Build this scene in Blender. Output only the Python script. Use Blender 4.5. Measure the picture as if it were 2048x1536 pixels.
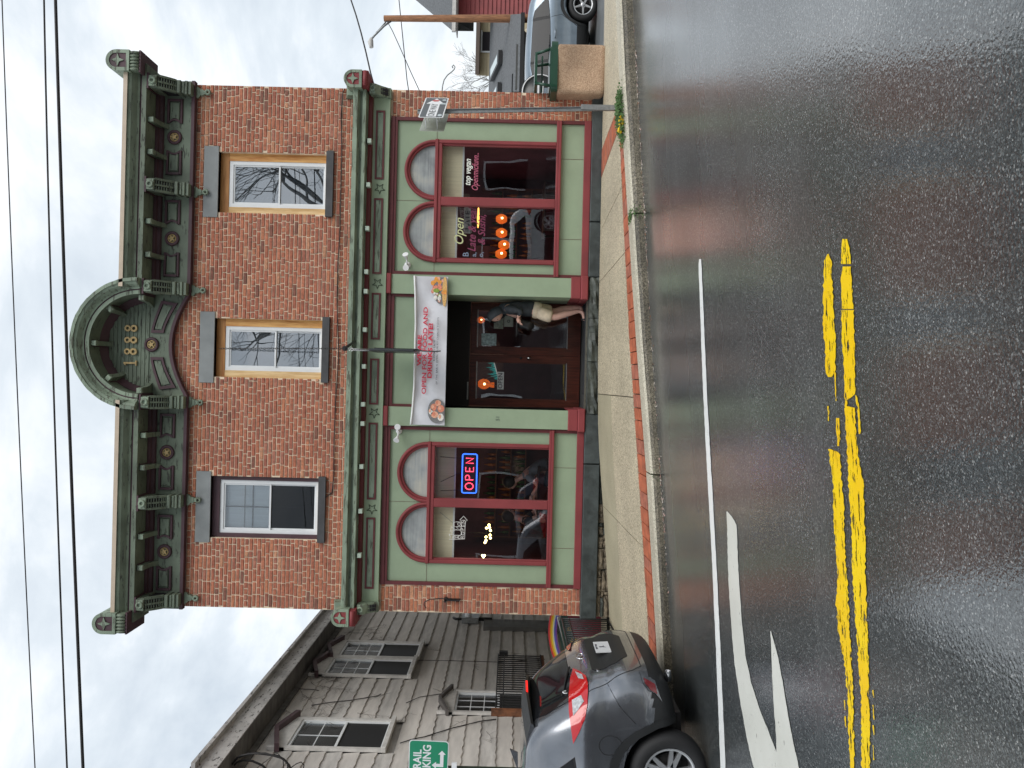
import bpy, bmesh, math, random
from mathutils import Vector, Matrix, noise
from mathutils.bvhtree import BVHTree
from mathutils.geometry import delaunay_2d_cdt
R = random.Random(7)
PI = math.pi
sc = bpy.context.scene
COL = sc.collection
for o in list(bpy.data.objects):
    bpy.data.objects.remove(o)

# ------------------------------------------------------------------ camera, sky, sun, exposure
EYE = 1.65
RS, RC = 0.0245, math.sqrt(1 - 0.0245 ** 2)
FOC = 1538.0
cam_d = bpy.data.cameras.new('camera')
cam = bpy.data.objects.new('camera', cam_d)
COL.objects.link(cam)
cam_d.sensor_fit = 'HORIZONTAL'
cam_d.sensor_width = 36
cam_d.lens = FOC / 2048 * 36
cam_d.clip_start = 0.05
cam_d.clip_end = 3000
# the photograph was taken with the phone on its side: the picture's right is the ground
cam.matrix_world = Matrix(((RS, RC, 0, 0), (0, 0, -1, 0), (-RC, RS, 0, EYE), (0, 0, 0, 1)))
sc.camera = cam

w = bpy.data.worlds.new('World')
sc.world = w
w.use_nodes = True
nt = w.node_tree
nt.nodes.clear()
N = nt.nodes.new
out = N('ShaderNodeOutputWorld'); bg = N('ShaderNodeBackground'); bg.inputs['Strength'].default_value = 0.1
sky = N('ShaderNodeTexSky'); sky.sky_type = 'NISHITA'; sky.sun_disc = False
SUN_EL, SUN_ROT = math.radians(44), math.radians(138)
sky.sun_elevation = SUN_EL; sky.sun_rotation = SUN_ROT
tc = N('ShaderNodeTexCoord')
mp = N('ShaderNodeMapping'); mp.inputs['Scale'].default_value = (1.0, 1.0, 2.2)
n1 = N('ShaderNodeTexNoise'); n1.inputs['Scale'].default_value = 2.3; n1.inputs['Detail'].default_value = 9; n1.inputs['Roughness'].default_value = 0.58
n1.inputs['Distortion'].default_value = 0.35
cr = N('ShaderNodeValToRGB')
e = cr.color_ramp.elements
e[0].position = 0.36; e[0].color = (4.7, 5.3, 5.95, 1)
e[1].position = 0.64; e[1].color = (8.9, 9.05, 9.2, 1)
m_ = e.new(0.50); m_.color = (6.2, 6.75, 7.25, 1)
mix = N('ShaderNodeMix'); mix.data_type = 'RGBA'; mix.inputs['Factor'].default_value = 0.93
L = nt.links.new
L(tc.outputs['Generated'], mp.inputs['Vector']); L(mp.outputs[0], n1.inputs['Vector'])
L(n1.outputs['Fac'], cr.inputs['Fac'])
L(sky.outputs[0], mix.inputs[6]); L(cr.outputs[0], mix.inputs[7]); L(mix.outputs[2], bg.inputs['Color'])
L(bg.outputs[0], out.inputs['Surface'])

sd = bpy.data.lights.new('sun', 'SUN'); sd.energy = 1.5; sd.angle = math.radians(40); sd.color = (1.0, 0.97, 0.93)
sun = bpy.data.objects.new('sun', sd); COL.objects.link(sun)
# sky sun_rotation turns clockwise from +Y; the sun stands high behind and to the right of the camera
sdir = Vector((math.sin(SUN_ROT) * math.cos(SUN_EL), math.cos(SUN_ROT) * math.cos(SUN_EL), math.sin(SUN_EL)))
sun.rotation_euler = (-sdir).to_track_quat('-Z', 'Y').to_euler()
sc.view_settings.view_transform = 'Standard'
sc.view_settings.look = 'None'
sc.view_settings.gamma = 1
sc.view_settings.use_curve_mapping = False
sc.view_settings.exposure = 0.46
sc.render.engine = 'CYCLES'
sc.cycles.use_denoising = True
sc.cycles.max_bounces = 8
sc.cycles.transparent_max_bounces = 12
sc.cycles.sample_clamp_indirect = 6

# ------------------------------------------------------------------ surveying helpers
def F(x, y, Y):
    """a point of the survey picture (2048 x 1536) as X, Z in the plane at depth Y"""
    du = 768 - y; dv = x - 1024
    return ((du * RC + dv * RS) * Y / FOC, (du * RS - dv * RC) * Y / FOC + EYE)
SLOPE = 0.07
def road_z(X): return SLOPE * X
def G(x, y, lift=0.0):
    """a point of the survey picture on the sloping road"""
    dx, dz = F(x, y, 1); dz -= EYE
    t = (EYE - lift) / (SLOPE * dx - dz)
    return Vector((t * dx, t, SLOPE * t * dx + lift))
def lerp(a, b, t): return a + (b - a) * t
def interp(pts, v):
    if v <= pts[0][0]: return pts[0][1]
    for (a, b), (c, d) in zip(pts, pts[1:]):
        if v <= c: return lerp(b, d, (v - a) / (c - a))
    return pts[-1][1]

# ------------------------------------------------------------------ materials
def mat(name, col, rough=0.6, metal=0.0, n=0.0, ns=6.0, bump=0.0, bs=60.0, col2=None, spec=0.5, emit=None, es=0.0,
        stretch=None, t0=0.35, t1=0.65, detail=6, coat=0.0, obj=False, rvar=0.0):
    m = bpy.data.materials.new(name); m.use_nodes = True
    t = m.node_tree; P = t.nodes['Principled BSDF']
    P.inputs['Base Color'].default_value = (*col, 1)
    P.inputs['Roughness'].default_value = rough
    P.inputs['Metallic'].default_value = metal
    P.inputs['Specular IOR Level'].default_value = spec
    P.inputs['Coat Weight'].default_value = coat
    P.inputs['Coat Roughness'].default_value = 0.06
    if emit:
        P.inputs['Emission Color'].default_value = (*emit, 1); P.inputs['Emission Strength'].default_value = es
    if n or bump or col2 or rvar:
        if obj:
            g = t.nodes.new('ShaderNodeTexCoord'); src = g.outputs['Object']
        else:
            g = t.nodes.new('ShaderNodeNewGeometry'); src = g.outputs['Position']
        if stretch:
            q = t.nodes.new('ShaderNodeMapping'); q.inputs['Scale'].default_value = stretch
            t.links.new(src, q.inputs['Vector']); src = q.outputs[0]
    if n or col2 or rvar:
        x = t.nodes.new('ShaderNodeTexNoise'); x.inputs['Scale'].default_value = ns; x.inputs['Detail'].default_value = detail
        x.inputs['Roughness'].default_value = 0.62
        t.links.new(src, x.inputs['Vector'])
        r = t.nodes.new('ShaderNodeValToRGB')
        c2 = col2 if col2 else tuple(min(1, c * (1 + n)) for c in col)
        c1 = tuple(max(0, c * (1 - n)) for c in col)
        r.color_ramp.elements[0].position = t0; r.color_ramp.elements[0].color = (*c1, 1)
        r.color_ramp.elements[1].position = t1; r.color_ramp.elements[1].color = (*c2, 1)
        t.links.new(x.outputs['Fac'], r.inputs['Fac']); t.links.new(r.outputs[0], P.inputs['Base Color'])
        if rvar:
            mr = t.nodes.new('ShaderNodeMapRange')
            mr.inputs['To Min'].default_value = rough - rvar; mr.inputs['To Max'].default_value = rough + rvar
            mr.inputs['From Min'].default_value = 0.3; mr.inputs['From Max'].default_value = 0.7
            t.links.new(x.outputs['Fac'], mr.inputs['Value']); t.links.new(mr.outputs[0], P.inputs['Roughness'])
    if bump:
        x2 = t.nodes.new('ShaderNodeTexNoise'); x2.inputs['Scale'].default_value = bs; x2.inputs['Detail'].default_value = 4
        t.links.new(src, x2.inputs['Vector'])
        b = t.nodes.new('ShaderNodeBump'); b.inputs['Strength'].default_value = bump; b.inputs['Distance'].default_value = 0.01
        t.links.new(x2.outputs['Fac'], b.inputs['Height']); t.links.new(b.outputs[0], P.inputs['Normal'])
    return m

def glass(name, refl=2.0, tint=(0.75, 0.8, 0.82), rough=0.0, base=0.0):
    m = bpy.data.materials.new(name); m.use_nodes = True
    t = m.node_tree; t.nodes.clear()
    o = t.nodes.new('ShaderNodeOutputMaterial'); mx = t.nodes.new('ShaderNodeMixShader')
    tr = t.nodes.new('ShaderNodeBsdfTransparent'); tr.inputs['Color'].default_value = (*tint, 1)
    gl = t.nodes.new('ShaderNodeBsdfGlossy'); gl.inputs['Roughness'].default_value = rough
    gl.inputs['Color'].default_value = (0.95, 0.97, 1, 1)
    fr = t.nodes.new('ShaderNodeFresnel'); fr.inputs['IOR'].default_value = 1.5
    mu = t.nodes.new('ShaderNodeMath'); mu.operation = 'MULTIPLY_ADD'; mu.use_clamp = True
    mu.inputs[1].default_value = refl; mu.inputs[2].default_value = base
    # old panes are not quite flat
    g = t.nodes.new('ShaderNodeNewGeometry'); nn = t.nodes.new('ShaderNodeTexNoise'); nn.inputs['Scale'].default_value = 1.6
    nn.inputs['Detail'].default_value = 1
    b = t.nodes.new('ShaderNodeBump'); b.inputs['Strength'].default_value = 0.35; b.inputs['Distance'].default_value = 0.006
    t.links.new(g.outputs['Position'], nn.inputs['Vector']); t.links.new(nn.outputs['Fac'], b.inputs['Height'])
    t.links.new(b.outputs[0], gl.inputs['Normal'])
    t.links.new(fr.outputs[0], mu.inputs[0]); t.links.new(mu.outputs[0], mx.inputs[0])
    t.links.new(tr.outputs[0], mx.inputs[1]); t.links.new(gl.outputs[0], mx.inputs[2]); t.links.new(mx.outputs[0], o.inputs[0])
    return m

def weathered(name, paint, bare, amount=0.56, rough=0.6, sharp=0.03, streak=(1.2, 6, 6), dirt=(0.05, 0.06, 0.045), n=0.12):
    """paint that has chipped off in patches down to the bare wood, with grime in it"""
    m = bpy.data.materials.new(name); m.use_nodes = True
    t = m.node_tree; P = t.nodes['Principled BSDF']; P.inputs['Roughness'].default_value = rough
    g = t.nodes.new('ShaderNodeNewGeometry'); q = t.nodes.new('ShaderNodeMapping'); q.inputs['Scale'].default_value = streak
    t.links.new(g.outputs['Position'], q.inputs['Vector'])
    a = t.nodes.new('ShaderNodeTexNoise'); a.inputs['Scale'].default_value = 4.5; a.inputs['Detail'].default_value = 9; a.inputs['Roughness'].default_value = 0.7
    t.links.new(q.outputs[0], a.inputs['Vector'])
    r = t.nodes.new('ShaderNodeValToRGB')
    r.color_ramp.elements[0].position = amount; r.color_ramp.elements[0].color = (0, 0, 0, 1)
    r.color_ramp.elements[1].position = amount + sharp; r.color_ramp.elements[1].color = (1, 1, 1, 1)
    t.links.new(a.outputs['Fac'], r.inputs['Fac'])
    c = t.nodes.new('ShaderNodeTexNoise'); c.inputs['Scale'].default_value = 2.2; c.inputs['Detail'].default_value = 5
    t.links.new(g.outputs['Position'], c.inputs['Vector'])
    r2 = t.nodes.new('ShaderNodeValToRGB')
    r2.color_ramp.elements[0].position = 0.3; r2.color_ramp.elements[0].color = (*[x * (1 - n * 2) for x in paint], 1)
    r2.color_ramp.elements[1].position = 0.7; r2.color_ramp.elements[1].color = (*[x * (1 + n) for x in paint], 1)
    t.links.new(c.outputs['Fac'], r2.inputs['Fac'])
    mx = t.nodes.new('ShaderNodeMix'); mx.data_type = 'RGBA'
    t.links.new(r.outputs[0], mx.inputs[0]); t.links.new(r2.outputs[0], mx.inputs[6]); mx.inputs[7].default_value = (*bare, 1)
    t.links.new(mx.outputs[2], P.inputs['Base Color'])
    b = t.nodes.new('ShaderNodeBump'); b.inputs['Strength'].default_value = 0.5; b.inputs['Distance'].default_value = 0.008; b.invert = True
    t.links.new(r.outputs[0], b.inputs['Height']); t.links.new(b.outputs[0], P.inputs['Normal'])
    return m

M = {}
GRN = (0.285, 0.365, 0.245); MAR = (0.235, 0.038, 0.042); PLUM = (0.075, 0.035, 0.045)
M['green'] = mat('sage_paint', GRN, 0.55, n=0.05, ns=3, bump=0.08, bs=90)
M['green_old'] = weathered('old_sage_paint', (0.15, 0.188, 0.135), (0.05, 0.053, 0.042), 0.575, n=0.2)
M['green_worn'] = weathered('worn_sage_paint', (0.235, 0.30, 0.22), (0.10, 0.11, 0.08), 0.55, streak=(0.7, 5, 5), n=0.2)
M['maroon'] = weathered('maroon_paint', MAR, (0.35, 0.17, 0.15), 0.68, n=0.1, streak=(3, 3, 3))
M['maroon_dk'] = mat('dark_maroon_paint', (0.12, 0.022, 0.025), 0.5, n=0.12, ns=5)
M['plum'] = weathered('plum_paint', PLUM, (0.16, 0.13, 0.12), 0.66, n=0.2)
M['gold'] = mat('gilt', (0.42, 0.30, 0.13), 0.45, metal=0.25, n=0.3, ns=30)
M['tan'] = mat('tan_metal', (0.52, 0.42, 0.32), 0.5, n=0.06)
M['mortar'] = mat('lime_mortar', (0.76, 0.62, 0.46), 0.9, n=0.18, ns=7, bump=0.3, bs=120)
BR = [((0.40, 0.138, 0.080), 14), ((0.37, 0.124, 0.074), 13), ((0.44, 0.160, 0.092), 10), ((0.33, 0.115, 0.074), 6), ((0.46, 0.175, 0.095), 3),
      ((0.22, 0.09, 0.062), 1.6), ((0.50, 0.24, 0.14), 1.0), ((0.38, 0.15, 0.10), 6)]
BM = []
for i, (c, wgt) in enumerate(BR):
    BM.append(mat('brick_%s' % 'abcdefgh'[i], c, 0.85, n=0.28, ns=28, bump=0.5, bs=130, detail=5))
BW = [b[1] for b in BR]
M['slate'] = mat('slate', (0.048, 0.058, 0.058), 0.5, n=0.3, ns=5, bump=0.5, bs=20, rvar=0.15)
M['slate_rough'] = mat('split_slate', (0.06, 0.068, 0.058), 0.55, n=0.5, ns=7, bump=1.0, bs=14)
M['rubble'] = mat('rubble_stone', (0.20, 0.16, 0.11), 0.8, n=0.5, ns=9, bump=0.8, bs=30)
M['bluestone'] = mat('bluestone', (0.235, 0.25, 0.25), 0.6, n=0.14, ns=3, bump=0.15, bs=30)
M['sillstone'] = mat('painted_sill', (0.055, 0.055, 0.058), 0.6, n=0.2, ns=6)
M['vinyl'] = mat('white_vinyl', (0.74, 0.76, 0.77), 0.35, n=0.03, ns=4)
M['white'] = mat('white_plastic', (0.78, 0.79, 0.80), 0.35)
M['black'] = mat('black_iron', (0.012, 0.012, 0.013), 0.42)
M['cable'] = mat('cable_sheath', (0.02, 0.018, 0.018), 0.6, n=0.3, ns=20)
M['dark'] = mat('dark_room', (0.014, 0.010, 0.014), 0.8)
M['room'] = mat('dark_wine_wall', (0.10, 0.035, 0.06), 0.7, n=0.4, ns=1.2)
M['blind'] = mat('roller_blind', (0.82, 0.74, 0.52), 0.7, n=0.08, ns=3, stretch=(14, 1, 0.4))
M['door'] = mat('mahogany', (0.075, 0.018, 0.010), 0.28, n=0.4, ns=3, stretch=(12, 12, 1.2))
M['glass'] = glass('shop_glass', 3.0, base=0.05, tint=(.90, .92, .92))
M['glass_up'] = glass('upper_glass', 3.2, base=0.10, tint=(0.6, 0.65, 0.68))
M['glass_lo'] = glass('plain_upper_glass', 1.5, base=0.02, tint=(.92, .94, .95))
M['glass_dim'] = glass('dim_sash_glass', 0.7, base=0.0, tint=(.6, .6, .6))
M['glass_car'] = glass('tinted_car_glass', 2.2, tint=(0.10, 0.12, 0.12))
M['steel'] = mat('galvanised_steel', (0.30, 0.31, 0.31), 0.45, metal=0.7, n=0.2, ns=20)
M['chrome'] = mat('chrome', (0.75, 0.75, 0.76), 0.15, metal=1.0)
def wood(name, c1, c2):
    return mat(name, c1, 0.6, col2=c2, ns=2.2, stretch=(9, 9, 0.9), detail=8, t0=0.38, t1=0.62, n=0.15, bump=0.1)
M['wood'] = wood('new_pine', (0.56, 0.22, 0.05), (0.74, 0.42, 0.14))
M['wood_pale'] = wood('pale_pine', (0.62, 0.38, 0.15), (0.76, 0.56, 0.30))
M['wood_top'] = mat('pine_board', (0.42, 0.17, 0.045), 0.6, col2=(0.52, 0.25, 0.08), ns=2.2, stretch=(0.9, 9, 9), n=0.2)
M['plate_w'] = mat('white_print', (0.80, 0.81, 0.82), 0.5)
M['red_print'] = mat('red_print', (0.62, 0.03, 0.07), 0.5)
M['grey_print'] = mat('dark_print', (0.07, 0.07, 0.09), 0.5)

# ------------------------------------------------------------------ mesh builder
class MB:
    def __init__(s): s.v = []; s.f = []; s.m = []; s.sm = []
    def add(s, vs, fs, m=0, smooth=False):
        k = len(s.v); s.v += [tuple(p) for p in vs]
        for f in fs:
            s.f.append([k + i for i in f]); s.m.append(m); s.sm.append(smooth)
        return s
    def box(s, x0, x1, y0, y1, z0, z1, m=0, ch=0.0):
        if x0 > x1: x0, x1 = x1, x0
        if y0 > y1: y0, y1 = y1, y0
        if z0 > z1: z0, z1 = z1, z0
        if ch:
            a = ch
            vs = [(x0, y1, z0), (x1, y1, z0), (x1, y1, z1), (x0, y1, z1), (x0, y0 + a, z0), (x1, y0 + a, z0), (x1, y0 + a, z1), (x0, y0 + a, z1),
                  (x0 + a, y0, z0 + a), (x1 - a, y0, z0 + a), (x1 - a, y0, z1 - a), (x0 + a, y0, z1 - a)]
            fs = [(8, 9, 10, 11), (4, 5, 9, 8), (5, 6, 10, 9), (6, 7, 11, 10), (7, 4, 8, 11), (0, 1, 5, 4), (1, 2, 6, 5), (2, 3, 7, 6), (3, 0, 4, 7), (3, 2, 1, 0)]
            return s.add(vs, fs, m)
        vs = [(x0, y0, z0), (x1, y0, z0), (x1, y1, z0), (x0, y1, z0), (x0, y0, z1), (x1, y0, z1), (x1, y1, z1), (x0, y1, z1)]
        return s.add(vs, [(0, 3, 2, 1), (4, 5, 6, 7), (0, 1, 5, 4), (1, 2, 6, 5), (2, 3, 7, 6), (3, 0, 4, 7)], m)
    def prism(s, poly, a, b, axis='y', m=0, mside=None, smooth=False):
        """poly of 2-D points swept from a to b along the axis; y: (x,z), x: (y,z), z: (x,y)"""
        P = {'y': lambda p, t: (p[0], t, p[1]), 'x': lambda p, t: (t, p[0], p[1]), 'z': lambda p, t: (p[0], p[1], t)}[axis]
        n = len(poly); k = len(s.v)
        s.v += [P(p, a) for p in poly] + [P(p, b) for p in poly]
        area = sum(poly[i][0] * poly[(i + 1) % n][1] - poly[(i + 1) % n][0] * poly[i][1] for i in range(n))
        s.f.append([k + i for i in range(n)]); s.m.append(m); s.sm.append(False)
        s.f.append([k + n + i for i in reversed(range(n))]); s.m.append(m); s.sm.append(False)
        for i in range(n):
            j = (i + 1) % n
            s.f.append([k + j, k + i, k + n + i, k + n + j]); s.m.append(m if mside is None else mside); s.sm.append(smooth)
        return s
    def tube(s, pts, r, n=8, m=0, cap=True):
        pts = [Vector(p) for p in pts]; k = len(s.v)
        rs = r if isinstance(r, (list, tuple)) else [r] * len(pts)
        up = None
        for i, p in enumerate(pts):
            t = (pts[min(i + 1, len(pts) - 1)] - pts[max(i - 1, 0)])
            if t.length < 1e-9: t = Vector((0, 0, 1))
            t.normalize()
            if up is None:
                up = t.orthogonal().normalized()
            else:
                up = (up - t * up.dot(t))
                up = up.normalized() if up.length > 1e-6 else t.orthogonal().normalized()
            b = t.cross(up)
            for j in range(n):
                a = 2 * PI * j / n
                s.v.append(tuple(p + (up * math.cos(a) + b * math.sin(a)) * rs[i]))
        for i in range(len(pts) - 1):
            for j in range(n):
                a = k + i * n + j; b2 = k + i * n + (j + 1) % n
                s.f.append([a, b2, b2 + n, a + n]); s.m.append(m); s.sm.append(True)
        if cap:
            s.f.append([k + j for j in reversed(range(n))]); s.m.append(m); s.sm.append(False)
            e_ = k + (len(pts) - 1) * n
            s.f.append([e_ + j for j in range(n)]); s.m.append(m); s.sm.append(False)
        return s
    def lathe(s, prof, c, axis='z', n=24, m=0, smooth=True, mats=None):
        """prof of (radius, height along the axis) round the point c"""
        k = len(s.v); c = Vector(c)
        A = {'z': (Vector((1, 0, 0)), Vector((0, 1, 0)), Vector((0, 0, 1))), 'y': (Vector((1, 0, 0)), Vector((0, 0, -1)), Vector((0, 1, 0))),
             'x': (Vector((0, 1, 0)), Vector((0, 0, 1)), Vector((1, 0, 0)))}[axis]
        for (r, h) in prof:
            for j in range(n):
                a = 2 * PI * j / n
                s.v.append(tuple(c + A[0] * r * math.cos(a) + A[1] * r * math.sin(a) + A[2] * h))
        for i in range(len(prof) - 1):
            for j in range(n):
                a = k + i * n + j; b = k + i * n + (j + 1) % n
                s.f.append([a, b, b + n, a + n]); s.m.append(mats[i] if mats else m); s.sm.append(smooth)
        return s
    def ball(s, c, r, m=0, n=12, sz=(1, 1, 1)):
        pr = [(r * math.sin(PI * i / n), -r * math.cos(PI * i / n)) for i in range(n + 1)]
        k = len(s.v); s.lathe([(max(a, 1e-4), b) for a, b in pr], (0, 0, 0), 'z', n + 4, m)
        for i in range(k, len(s.v)):
            p = s.v[i]; s.v[i] = (c[0] + p[0] * sz[0], c[1] + p[1] * sz[1], c[2] + p[2] * sz[2])
        return s
    def torus(s, c, r1, r2, axis='y', n=24, q=8, m=0, a0=0, a1=2 * PI):
        k = len(s.v); full = abs(a1 - a0 - 2 * PI) < 1e-6
        cnt = n if full else n + 1
        for i in range(cnt):
            a = a0 + (a1 - a0) * i / n
            for j in range(q):
                b = 2 * PI * j / q
                rr = r1 + r2 * math.cos(b); h = r2 * math.sin(b)
                if axis == 'y': p = (c[0] + rr * math.cos(a), c[1] + h, c[2] + rr * math.sin(a))
                elif axis == 'z': p = (c[0] + rr * math.cos(a), c[1] + rr * math.sin(a), c[2] + h)
                else: p = (c[0] + h, c[1] + rr * math.cos(a), c[2] + rr * math.sin(a))
                s.v.append(p)
        for i in range(n):
            i2 = (i + 1) % cnt
            for j in range(q):
                s.f.append([k + i * q + j, k + i * q + (j + 1) % q, k + i2 * q + (j + 1) % q, k + i2 * q + j]); s.m.append(m); s.sm.append(True)
        return s
    def xf(s, mtx, start=0):
        for i in range(start, len(s.v)): s.v[i] = tuple(mtx @ Vector(s.v[i]))
        return s
    def build(s, name, mats, parent=None, label=None, cat=None, group=None, kind=None):
        me = bpy.data.meshes.new(name)
        me.from_pydata(s.v, [], s.f)
        for mm in (mats if isinstance(mats, (list, tuple)) else [mats]):
            me.materials.append(M[mm] if isinstance(mm, str) else mm)
        me.polygons.foreach_set('material_index', s.m)
        me.polygons.foreach_set('use_smooth', s.sm)
        bm = bmesh.new(); bm.from_mesh(me); bmesh.ops.recalc_face_normals(bm, faces=bm.faces); bm.to_mesh(me); bm.free()
        return obj(name, me, parent, label, cat, group, kind)

def obj(name, data, parent=None, label=None, cat=None, group=None, kind=None):
    o = bpy.data.objects.new(name, data); COL.objects.link(o)
    if parent is not None: o.parent = parent
    tag(o, label, cat, group, kind)
    return o
def tag(o, label=None, cat=None, group=None, kind=None):
    if label: o['label'] = label
    if cat: o['category'] = cat
    if group: o['group'] = group
    if kind: o['kind'] = kind
def thing(name, label, cat, loc=(0, 0, 0), rz=0, group=None):
    o = bpy.data.objects.new(name, None); COL.objects.link(o); o.location = loc; o.rotation_euler = (0, 0, rz)
    o.empty_display_size = 0.2
    tag(o, label, cat, group); return o
def dup(o, parent=None, loc=None, label=None):
    c = o.copy(); COL.objects.link(c)
    if parent is not None: c.parent = parent
    if loc is not None: c.location = loc
    if label: c['label'] = label
    for ch in [q for q in bpy.data.objects if q.parent is o]: dup(ch, c)
    return c
def text(s, size, m, loc, parent=None, name='lettering', rot=(PI / 2, 0, 0), ext=0.003, align='CENTER', shear=0, sx=1, off=0.0, space=1.0, mtx=None, **kw):
    cu = bpy.data.curves.new(name, 'FONT'); cu.body = s; cu.size = size; cu.extrude = ext; cu.align_x = align; cu.align_y = 'CENTER'
    cu.shear = shear; cu.offset = off; cu.space_character = space; cu.resolution_u = 3
    t = bpy.data.objects.new(name, cu); COL.objects.link(t)
    dg = bpy.context.evaluated_depsgraph_get(); dg.update()
    me = bpy.data.meshes.new_from_object(t.evaluated_get(dg)); bpy.data.objects.remove(t)
    me.materials.clear(); me.materials.append(M[m] if isinstance(m, str) else m)
    T = mtx if mtx is not None else Matrix.Translation(loc) @ Matrix.Rotation(rot[2], 4, 'Z') @ Matrix.Rotation(rot[0], 4, 'X')
    me.transform(T @ Matrix.Diagonal((sx, 1, 1, 1)))
    return obj(name, me, parent, **kw)
def arc(cx, cz, r, a0, a1, n):
    return [(cx + r * math.cos(math.radians(lerp(a0, a1, i / n))), cz + r * math.sin(math.radians(lerp(a0, a1, i / n)))) for i in range(n + 1)]
def star(cx, cz, r, r2, k=5, rot=90):
    return [(cx + (r if i % 2 == 0 else r2) * math.cos(math.radians(rot + 180 * i / k)), cz + (r if i % 2 == 0 else r2) * math.sin(math.radians(rot + 180 * i / k))) for i in range(2 * k)]
# ------------------------------------------------------------------ road, ground, sidewalk, kerb
def kerb_y(X): return interp([(-30, 8.55), (-2.9, 8.62), (0.5, 9.0), (3.8, 9.2), (30, 9.45)], X)
def kerb_bot(X): return road_z(X)
def kerb_top(X): return road_z(X) + interp([(-3, 0.11), (-1, 0.10), (1.2, 0.13), (3.6, 0.15), (8, 0.14)], X)
def back_z(X): return interp([(-30, -1.9), (-3.6, -0.03), (-1.9, 0.115), (-1.1, 0.193), (-0.7, 0.222), (0.6, 0.252), (6, 0.255), (9, 0.30), (30, 1.4)], X)
def side_z(X, Y):
    k = kerb_y(X)
    return lerp(kerb_top(X), back_z(X), (Y - k) / (12.85 - k))

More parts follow.
